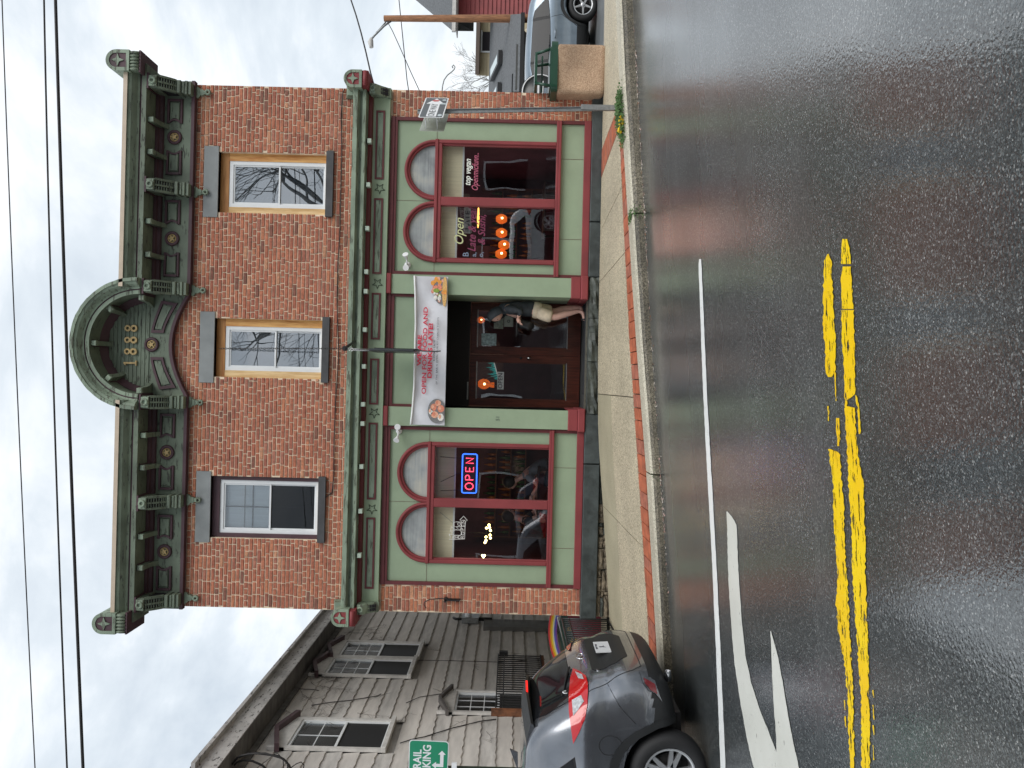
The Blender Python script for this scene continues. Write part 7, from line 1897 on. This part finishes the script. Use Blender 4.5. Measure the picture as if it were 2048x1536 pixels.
# one-way sign post
yp = 10.08
ow = thing('one_way_sign', 'pair of back-to-back ONE WAY signs on a slim galvanised post at the kerb', 'sign', (0, 0, 0))
XB, ZB = F(1238, 217, yp); XT, ZT = F(838, 224, yp)
MB().box(-.028, .028, -.004, .004, 0, ZT - ZB + .02).box(-.028, -.02, -.022, .0, 0, ZT - ZB + .02).box(.02, .028, -.022, .0, 0, ZT - ZB + .02).build('post', 'steel', ow).matrix_local = Matrix.Translation((XB, yp, ZB)) @ Matrix.Rotation(math.atan((XT - XB) / (ZT - ZB)), 4, 'Y')
MB().box(XB - .034, XB + .034, yp - .03, yp + .01, ZB - .05, ZB + .5).build('stub', 'steel', ow)
d = Vector((.57, .82, 0)).normalized(); nrm = Vector((.82, -.57, 0)); c_ = Vector((3.535, 9.90, 2.74))
def sign_m(c_, d, nrm): return Matrix(((d.x, 0, nrm.x, c_.x), (d.y, 0, nrm.y, c_.y), (0, 1, 0, c_.z), (0, 0, 0, 1)))     # local x along, y up, z out
def rrect(w_, h_, r_, n=5):
    pts = []
    for (cx_, cy_, a0) in ((w_ / 2 - r_, h_ / 2 - r_, 0), (-w_ / 2 + r_, h_ / 2 - r_, 90), (-w_ / 2 + r_, -h_ / 2 + r_, 180), (w_ / 2 - r_, -h_ / 2 + r_, 270)):
        pts += [(cx_ + r_ * math.cos(math.radians(a0 + 90 * k / n)), cy_ + r_ * math.sin(math.radians(a0 + 90 * k / n))) for k in range(n + 1)]
    return pts
M['signblack'] = mat('black_sheeting', (.035, .038, .038), .35, n=.2, ns=9)
def oneway(mt_, par):
    W2, H2 = .93, .31
    a = MB().prism(rrect(W2, H2, .035), -.002, .001, 'z').build('plate', 'alu_back', par); a.matrix_local = mt_
    a2 = MB().prism(rrect(W2 - .004, H2 - .004, .033), .0012, .0018, 'z').build('border', 'plate_w', par); a2.matrix_local = mt_
    a3 = MB().prism(rrect(W2 - .04, H2 - .03, .025), .002, .0026, 'z').build('field', 'signblack', par); a3.matrix_local = mt_
    ar = [(-.42, -.062), (.16, -.062), (.16, -.115), (.42, 0), (.16, .115), (.16, .062), (-.42, .062)]
    a4 = MB().prism(ar, .003, .0036, 'z').build('arrow', 'plate_w', par); a4.matrix_local = mt_
    text('ONE WAY', .118, 'signblack', None, par, 'letters', mtx=mt_ @ Matrix.Translation((-.125, -.002, .0042)), sx=1.0, off=.002, ext=.0004)
M['alu_back'] = mat('aluminium_back', (.42, .44, .38), .45, metal=.3, n=.12, ns=7)
oneway(sign_m(c_, d, nrm), ow)
mm_ = sign_m(c_, d, nrm)
q = MB().prism([(.27, -.03), (.34, -.05), (.35, .03), (.30, .055), (.26, .02)], .0045, .005, 'z').build('red_sticker', mat('faded_red_sticker', (.50, .10, .09), .5, n=.4, ns=30), ow); q.matrix_local = mm_
q = MB().prism([(.13, -.14), (.19, -.14), (.19, -.07), (.13, -.07)], .0048, .0052, 'z').prism([(.34 + .035 * math.cos(k), -.105 + .028 * math.sin(k)) for k in [i * PI / 7 for i in range(14)]], .0048, .0052, 'z').prism([(-.36 + .05 * math.cos(k), -.105 + .028 * math.sin(k)) for k in [i * PI / 7 for i in range(14)]], .0048, .0052, 'z').build('pale_sticker', mat('pale_sticker', (.50, .56, .58), .5, n=.2, ns=40), ow); q.matrix_local = mm_
oneway(sign_m(c_ - nrm * .17 + d * .02 + Vector((0, 0, -.005)), -d, -nrm), ow)
b = MB()
for z_ in (-.07, .075):
    for s_ in (-.36, -.06, .1): b.tube([tuple(c_ + d * s_ + Vector((0, 0, z_)) - nrm * .004), tuple(c_ + d * s_ + Vector((0, 0, z_)) - nrm * .166)], .006, 5)
    b.box(0, 0, 0, 0, 0, 0)
b.build('bracket', 'plate_w', ow)
# green trail sign at the left edge
ts = thing('trail_sign', 'green TRAIL PARKING sign with white double arrow on a dark post at the left edge', 'sign', (0, 0, 0))
cT = Vector((F(857, 1512, 8.95)[0] - .10, 8.95, F(857, 1512, 8.95)[1] + .0)); dT = Vector((.985, -.17, -.0)).normalized(); nT = Vector((-.17, -.985, 0)).normalized()
mT = Matrix(((dT.x, 0, nT.x, cT.x), (dT.y, 0, nT.y, cT.y), (0, 1, 0, cT.z), (0, 0, 0, 1))) @ Matrix.Rotation(math.radians(-1.5), 4, 'Z')
for sh, z0, m_ in ((rrect(.62, .46, .04), 0, 'plate_w'), (rrect(.60, .44, .035), .003, None)):
    q = MB().prism(sh, z0, z0 + .002, 'z').build('plate' if m_ else 'field', m_ or mat('sign_green', (.0, .25, .12), .4, n=.05), ts); q.matrix_local = mT
text('TRAIL', .13, 'plate_w', None, ts, 'letters', mtx=mT @ Matrix.Translation((.03, .125, .0055)), sx=.95, off=.003, ext=.0004)
text('PARKING', .13, 'plate_w', None, ts, 'letters', mtx=mT @ Matrix.Translation((-.0, .015, .0055)), sx=.95, off=.003, ext=.0004)
ar = [(.045, -.14), (.045, -.085), (.02, -.085), (.075, -.035), (.13, -.085), (.105, -.085), (.105, -.115), (.105, -.14)]
MBq = MB().prism([(-.02, -.175), (.14, -.175), (.14, -.20), (.19, -.155), (.14, -.11), (.14, -.135), (.02, -.135), (.02, -.09), (.045, -.09), (.0, -.04), (-.045, -.09), (-.02, -.09)], .0055, .006, 'z').build('arrow', 'plate_w', ts); MBq.matrix_local = mT
pz = side_z(cT.x, 9.2)
MB().box(cT.x - .135, cT.x - .06, 9.0, 9.06, pz - .1, cT.z + .1).build('post', mat('dark_green_post', (.015, .03, .02), .5), ts)
MB().box(cT.x - .10, cT.x + .02, 8.96, 8.99, cT.z - .33, cT.z - .27).build('tag', 'plate_w', ts)
# little flowering clump and weeds
fl = thing('flower_clump', 'clump of green weeds with yellow flowers at the foot of the one-way sign post', 'plants', (0, 0, 0))
lv_ = MB(); pe = MB(); r4 = random.Random(5)
M['leaf_a'] = mat('weed_leaf', (.055, .12, .025), .6, n=.4, ns=30); M['petal'] = mat('yellow_petal', (.75, .52, .01), .5)
def leafq(b, p, s_, m=0):
    a = r4.uniform(0, 2 * PI); d_ = Vector((math.cos(a), math.sin(a), r4.uniform(.2, 1.2))).normalized(); w_ = d_.orthogonal().normalized() * s_ * .35; p = Vector(p)
    b.add([p, p + d_ * s_ * .5 + w_, p + d_ * s_, p + d_ * s_ * .5 - w_], [(0, 1, 2, 3)], m)
for i in range(1500):
    px = r4.gauss(1246, 3.2); py = r4.choice((r4.gauss(205, 14), r4.gauss(240, 18), r4.uniform(180, 285)))
    X = (768 - py) * 9.45 / 1538; Y = 9.42 + r4.gauss(0, .10); hgt = .065 * math.exp(-((X - 3.35) / .30) ** 2) + .02
    if X < 2.75 or X > 3.75: continue
    leafq(lv_, (X, Y, side_z(X, Y) + r4.uniform(0, hgt)), r4.uniform(.015, .04))
lv_.build('leaves', 'leaf_a', fl, kind='stuff')
for (px, py) in ((1243, 232), (1246, 237), (1241, 241), (1247, 246), (1243, 251), (1240, 257), (1244, 262), (1239, 262), (1248, 240), (1242, 246)):
    X, Z = F(px, py, 9.3); b = MB(); b.ball((X, 9.32 + r4.uniform(-.03, .03), Z + .01), .019, 0, 6, (1.1, 1.1, .8)); b.build('flower', 'petal', fl)
wd = MB()
for i in range(420):
    X = 2.05 + r4.gauss(0, .04); t_ = r4.random(); Y = kerb_y(2.05) - .05 + t_ * .28; z_ = kerb_top(2.05) if t_ > .3 else lerp(kerb_bot(2.05), kerb_top(2.05), r4.random()); leafq(wd, (X, Y - .01, z_), r4.uniform(.01, .03))
for i in range(500):
    X = r4.uniform(2.3, 4.6); Y = kerb_y(X) + .29 + r4.gauss(0, .012); leafq(wd, (X, Y, side_z(X, Y)), r4.uniform(.008, .02))
for i in range(100):
    X = -1.0 + r4.gauss(0, .03); leafq(wd, (X, kerb_y(X) - .03 + r4.uniform(0, .2), lerp(kerb_bot(X), kerb_top(X), r4.random())), r4.uniform(.01, .022))
wd.build('kerb_weed', 'leaf_a', None, 'small weeds growing in the kerb joints and along the paver edge', 'weeds', kind='stuff')
lt = MB()
for i in range(330):
    X = r4.choice((r4.uniform(-3.2, 4.8), r4.gauss(-1.35, .35), r4.gauss(1.9, .4), r4.gauss(3.4, .5))); Y = kerb_y(X) - .05 - abs(r4.gauss(0, .05)); s_ = r4.uniform(.008, .026); a = r4.uniform(0, PI)
    p = Vector((X, Y, road_z(X) + .006)); d_ = Vector((math.cos(a), math.sin(a), SLOPE * math.cos(a) + r4.uniform(-.1, .2))) * s_; w_ = Vector((-math.sin(a), math.cos(a), -SLOPE * math.sin(a))) * s_ * .5
    lt.add([p - d_, p + w_, p + d_, p - w_], [(0, 1, 2, 3)], r4.choice((0, 0, 1, 2)))
for i in range(70):
    X = r4.uniform(-3.5, 4.6); Y = r4.uniform(10.2, 12.5); s_ = r4.uniform(.006, .016); p = Vector((X, Y, side_z(X, Y) + .004)); a = r4.uniform(0, PI); d_ = Vector((math.cos(a), math.sin(a), 0)) * s_; w_ = Vector((-math.sin(a), math.cos(a), 0)) * s_ * .5
    lt.add([p - d_, p + w_, p + d_, p - w_], [(0, 1, 2, 3)], r4.choice((0, 1, 2)))
lt.build('gutter_litter', [mat('pale_litter', (.55, .48, .42), .6), mat('brown_leaf', (.22, .10, .05), .6), mat('pinkish_petal', (.45, .28, .24), .6)], None, 'fallen petals and leaf scraps lying along the gutter', 'litter', kind='stuff')

# ------------------------------------------------------------------ overhead wires
def span(name, label, pts, Y0_, Y1_, r_, group=None, n=26):
    o_ = []; a, b, c_ = pts    # survey pixels: top, middle, bottom
    for i in range(n + 1):
        t_ = lerp(-.35, 1.35, i / n); py = 1536 * t_
        px = a * (2 * (t_ - .5) * (t_ - 1)) + b * (4 * t_ * (1 - t_)) + c_ * (2 * t_ * (t_ - .5))
        Y = lerp(Y0_, Y1_, t_); X, Z = F(px, py, Y); o_.append((X, Y, Z))
    m = MB().tube(o_, r_, 8).build(name, 'cable', None, label, 'cable', group); return m
span('overhead_wire', 'thinnest overhead wire, highest of the three crossing the sky', (4, 34, 70), 7.6, 7.6, .0055, 'wires crossing the sky')
span('overhead_wire', 'twisted medium wire, middle one of the three crossing the sky', (88, 107, 134), 8.2, 8.2, .0095, 'wires crossing the sky')
span('overhead_wire', 'thickest black cable, lowest of the three crossing the sky', (111, 136, 166), 7.8, 7.8, .0155, 'wires crossing the sky')
def wire(pts, Y0_, Y1_, r_, name, label):
    n = len(pts); o_ = [(F(px, py, lerp(Y0_, Y1_, i / (n - 1)))[0], lerp(Y0_, Y1_, i / (n - 1)), F(px, py, lerp(Y0_, Y1_, i / (n - 1)))[1]) for i, (px, py) in enumerate(pts)]
    return MB().tube(o_, r_, 6).build(name, 'cable', None, label, 'cable')
wire([(698, -30), (702, 0), (712, 30), (722, 65), (732, 105), (741, 145), (751, 182), (756, 200)], 15, 13.4, .014, 'service_wire', 'dark service wire running down to the right corner of the lower cornice')
wire([(795, -20), (798, 0), (803, 50), (808, 100), (814, 160), (818, 186)], 28, 26, .016, 'service_wire', 'thin wire from the right edge down past the street lamp pole')
wire([(774, 42), (785, 62), (800, 95), (822, 145), (841, 186)], 26, 24, .014, 'service_wire', 'thin wire slanting down from the wooden pole behind the building')

# ------------------------------------------------------------------ the far side on the right
def far(px, py, Y): X, Z = F(px, py, Y); return X, Z
# wooden pole with lamp
po = thing('utility_pole', 'brown wooden pole with curved street lamp arm beyond the parked car', 'pole', (0, 0, 0))
YQ = 26; x0, z0 = far(1075, 37, YQ); x1, z1 = far(768, 37, YQ)
MB().tube([(x0, YQ, -.3), (x0, YQ, z0), (x1, YQ, z1)], [.15, .14, .10], 12).build('shaft', mat('pole_wood', (.24, .11, .05), .8, n=.4, ns=4, stretch=(9, 9, .8)), po)
P_ = [(782, 42), (768, 52), (756, 64), (748, 72), (745, 76)]
MB().tube([(far(a, b_, YQ)[0], YQ, far(a, b_, YQ)[1]) for a, b_ in P_], .035, 8).tube([(far(a, b_, YQ)[0], YQ, far(a, b_, YQ)[1]) for a, b_ in ((775, 40), (762, 55), (752, 66))], .022, 6).build('arm', 'steel', po)
P_ = [(743, 76), (741, 84), (743, 95)]
MB().tube([(far(a, b_, YQ)[0], YQ, far(a, b_, YQ)[1]) for a, b_ in P_], [.05, .10, .07], 10).build('lamp_head', 'trim', po)
# red clapboard house
M['redclap'] = mat('red_clapboard', (.26, .045, .045), .6, n=.15, ns=3)
M['greyroof'] = mat('grey_shingle_roof', (.105, .11, .115), .8, n=.35, ns=14, bump=.6, bs=20, stretch=(1, 1, 2.5))
rh_ = thing('red_house', 'red clapboard house with grey roof at the right edge of the view', 'house', (0, 0, 0))
YH = 30; xa, za = far(918, 37, YH); 
MB().prism([(xa, YH + .05), (xa + 10, YH + .05), (xa + 14, YH + 10), (xa * 1.42, YH + 10)], -.5, za, 'z').build('wall', 'joint', rh_)
z_ = -.4
while z_ < za:
    MB().prism([(YH + .05, z_), (YH - .01, z_), (YH + .035, z_ + .17), (YH + .05, z_ + .17)], xa - .02, xa + 9, 'x').build('clapboard', 'redclap', rh_); z_ += .168
xe, ze = far(905, 62, YH - .6)
hx_, hz_ = far(822, -8, YH + 6)
MB().add([(xe, YH - .6, ze), (xe + 14, YH - .6, ze), (xe + 14, YH + 6, hz_), (hx_, YH + 6, hz_), (xe * 1.45, YH + 12.6, ze), (xe + 14, YH + 12.6, ze)], [(0, 1, 2, 3), (3, 2, 5, 4), (0, 3, 4)]).build('roof', 'greyroof', rh_)
MB().box(xe - .05, xe + 12, YH - .72, YH - .6, ze - .12, ze + .02).box(xe, xe + 12, YH - .6, YH, ze - .16, ze - .12).build('gutter', 'trim', rh_)
# cream house further off
M['cream'] = mat('cream_siding', (.50, .42, .27), .6, n=.05)
ch_ = thing('cream_house', 'cream sided house with brown eave behind the low grey roof', 'house', (0, 0, 0))
YC = 52; xl, zt = far(950, 150, YC); xr, _ = far(950, 20, YC); _, zb = far(1000, 100, YC)
MB().prism([(xl, YC + .05), (xr, YC + .05), (xr * 1.2, YC + 9), (xl * 1.22, YC + 9)], -.5, zt - .3, 'z').build('wall', 'cream', ch_)
z_ = zb - .6
while z_ < zt - .3:
    MB().prism([(YC + .05, z_), (YC - .02, z_), (YC + .04, z_ + .22), (YC + .05, z_ + .22)], xl - .02, xr, 'x').build('siding_board', 'cream', ch_); z_ += .215
MB().prism([(xl - .3, YC - .8), (xr + .5, YC - .8), (xr * 1.2, YC + 9), (xl * 1.22, YC + 9)], zt - .3, zt - .05, 'z').build('roof', mat('brown_eave', (.10, .075, .06), .7), ch_)
xw, zw = far(972, 85, YC); MB().box(xw - .6, xw + .7, YC - .06, YC - .02, zw - .8, zw + .25).build('window', 'dark', ch_); MB().box(xw - .7, xw + .8, YC - .07, YC - .03, zw + .25, zw + .35).box(xw - .7, xw - .6, YC - .07, YC - .03, zw - .8, zw + .25).build('window_frame', 'vinyl', ch_)
# low shop with grey roof and skylights
ls_ = thing('low_shop', 'low dark shop with grey shingle roof and two skylights behind the parked car', 'shop', (0, 0, 0))
YS = 24; xl, zt = far(1042, 200, YS); xr, _ = far(1042, 53, YS); zt = far(1040, 110, YS)[1]
YT = 31; ztop_ = far(979, 110, YT)[1]
MB().prism([(xl, YS + .3), (xr, YS + .3), (xr * 1.4, YT + 4), (xl * 1.4, YT + 4)], -.4, zt - .05, 'z').build('wall', mat('dark_shop_wall', (.035, .032, .032), .6, n=.3, ns=1.5, stretch=(6, 1, .6)), ls_)
MB().add([(xl - 1, YS - .2, zt), (xr + .3, YS - .2, zt), ((xr + .3) * YT / YS, YT, ztop_), (xl - 1, YT, ztop_), (xl - 1, YS - .2, zt - .08), (xr + .3, YS - .2, zt - .08), ((xr + .3) * (YT + 6) / YS, YT + 6, zt)], [(0, 1, 2, 3), (0, 4, 5, 1), (1, 5, 6, 2)]).build('roof', 'greyroof', ls_)
MB().box(xl - 1, xr + .3, YS - .3, YS - .2, zt - .12, zt + .0).build('fascia', 'black', ls_)
def roofpt(x_, t_, up_=0.0): return (x_, lerp(YS - .2, YT, t_), lerp(zt, ztop_, t_) + up_)
for (pa, pb) in (((103, 141)), ((166, 205))):
    xA = far(1000, pb, 28)[0]; xB = far(1000, pa, 28)[0]
    sk = MB().add([roofpt(xA, .50, .02), roofpt(xB - .2, .50, .02), roofpt(xB, .80, .02), roofpt(xA + .2, .80, .02), roofpt(xA, .50, .16), roofpt(xB - .2, .50, .16), roofpt(xB, .80, .16), roofpt(xA + .2, .80, .16)], [(4, 5, 6, 7), (0, 1, 5, 4), (1, 2, 6, 5), (3, 0, 4, 7), (2, 3, 7, 6)]).build('skylight', 'black', ls_)
    MB().add([roofpt(xA + .1, .53, .17), roofpt(xB - .27, .53, .17), roofpt(xB - .1, .77, .17), roofpt(xA + .27, .77, .17)], [(0, 1, 2, 3)]).build('pane', mat('skylight_glass', (.42, .50, .50), .15, spec=.8), sk)
x_, z_ = far(1054, 128, YS); MB().box(x_ - .7, x_ + .7, YS + .2, YS + .32, z_ - 1.0, z_ + .35).build('window', mat('shop_window_dark', (.07, .07, .065), .2), ls_)
for (px, py, r_) in ((1054, 58, .06), (1060, 131, .12)):
    x_, z_ = far(px, py, YS); MB().ball((x_, YS + .1, z_), r_, 0, 8).build('globe_lamp', mat('pale_globe', (.6, .56, .45), .4, emit=(1, .9, .7), es=.4), ls_)
rs_ = thing('round_sign', 'round black shop sign with white ring and letters hanging at the brick corner', 'sign', (0, 0, 0))
x_, z_ = far(1080, 190, 17.0); x_ += .05
MB().lathe([(.001, -.02), (.42, -.02), (.42, .02), (.001, .02)], (x_, 17.0, z_), 'y', 32).build('disc', 'signblack', rs_)
MB().torus((x_, 16.97, z_), .39, .014, 'y', 36, 6).build('ring', 'plate_w', rs_)
text('EAT', .22, 'plate_w', (x_ + .05, 16.96, z_ + .02), rs_, 'letters', off=.006) if False else MB().box(x_ - .1, x_ + .22, 16.965, 16.975, z_ + .02, z_ + .06).box(x_ - .05, x_ + .25, 16.965, 16.975, z_ - .07, z_ - .03).build('letters', 'plate_w', rs_)
MB().tube([(x_, 17, z_ + .42), (x_, 17, z_ + .62)], .012, 6).tube([(x_ - .9, 17, z_ + .62), (x_ + .4, 17, z_ + .62)], .016, 6).build('hanger', 'black', rs_)
# bare trees
def bare_tree(base, H_, label, seed, spread=.5, depth=5, r0=.16, group=None, tw=.012):
    rg_ = random.Random(seed); t_ = thing('bare_tree', label, 'tree', (0, 0, 0), group=group); tr_ = MB(); br = MB()
    def grow(p, d, L_, r_, k):
        n = 4; pts = [p]; q = d.copy()
        for i in range(n):
            q = (q + Vector((rg_.uniform(-.16, .16), rg_.uniform(-.16, .16), rg_.uniform(-.05, .14)))).normalized(); pts.append(pts[-1] + q * L_ / n)
        (tr_ if k == depth else br).tube(pts, [max(tw * .5, r_ * (1 - .42 * i / n)) for i in range(n + 1)], 6 if k > 2 else 4, cap=False)
        if k == 0: return
        m = 3 if k > 1 else 4
        for i in range(m):
            a = rg_.uniform(0, 2 * PI); sp_ = rg_.uniform(.35, .95) * (spread / .5)
            o_ = q.orthogonal().normalized(); o_ = (Matrix.Rotation(a, 3, q) @ o_); nd = (q + o_ * sp_).normalized()
            st = pts[-1] if i < 2 else pts[rg_.choice((2, 3))]
            grow(st, nd, L_ * rg_.uniform(.62, .85), r_ * rg_.uniform(.5, .62), k - 1)
    grow(Vector(base), Vector((0, 0, 1)), H_ * .30, r0, depth)
    bk = mat('grey_bark', (.19, .18, .165), .9, n=.3, ns=9)
    tr_.build('trunk', bk, t_); br.build('crown', bk, t_)
    return t_
bare_tree((26.5, 66, 0), 8.6, 'thin bare tree far off behind the cream house', 3, .55, 5, .12, tw=.018)
# ------------------------------------------------------------------ across the street: what the glass mirrors
bare_tree((7.9, -7.5, -.2), 22.5, 'large bare street tree across the road, mirrored in the right upper window', 21, .55, 6, .42, tw=.022)
oh = thing('dark_mirror_house', 'added dusky clapboard building across the road, mirrored dark in the shop glass', 'building', (0, 0, 0))
MB().box(-16, 15, -24, -13.5, -2, 6.2).build('wall', mat('darkened_siding', (.065, .05, .05), .7, n=.1, ns=3, stretch=(.3, .3, 9)), oh)  # unseen house added as a dark mass to keep sky out of the panes
MB().prism([(-25, 6.2), (-12.9, 6.2), (-19, 9.0)], -16.5, 15.5, 'x').build('roof', 'greyroof', oh)
for xw_ in range(-14, 14, 4):
    MB().box(xw_, xw_ + 1.3, -13.52, -13.44, 1.2, 3.2).box(xw_, xw_ + 1.3, -13.52, -13.44, 4.2, 5.7).build('window', 'carglass', oh)
    MB().box(xw_ - .1, xw_ + 1.4, -13.45, -13.42, 3.2, 3.3).box(xw_ - .1, xw_, -13.45, -13.42, 1.2, 3.2).box(xw_ + 1.3, xw_ + 1.4, -13.45, -13.42, 1.2, 3.2).build('window_frame', 'vinyl', oh)
for k_ in list(bpy.data.objects):
    for key in ('label', 'category', 'group', 'kind'):
        if key in k_ and k_[key] is None: del k_[key]
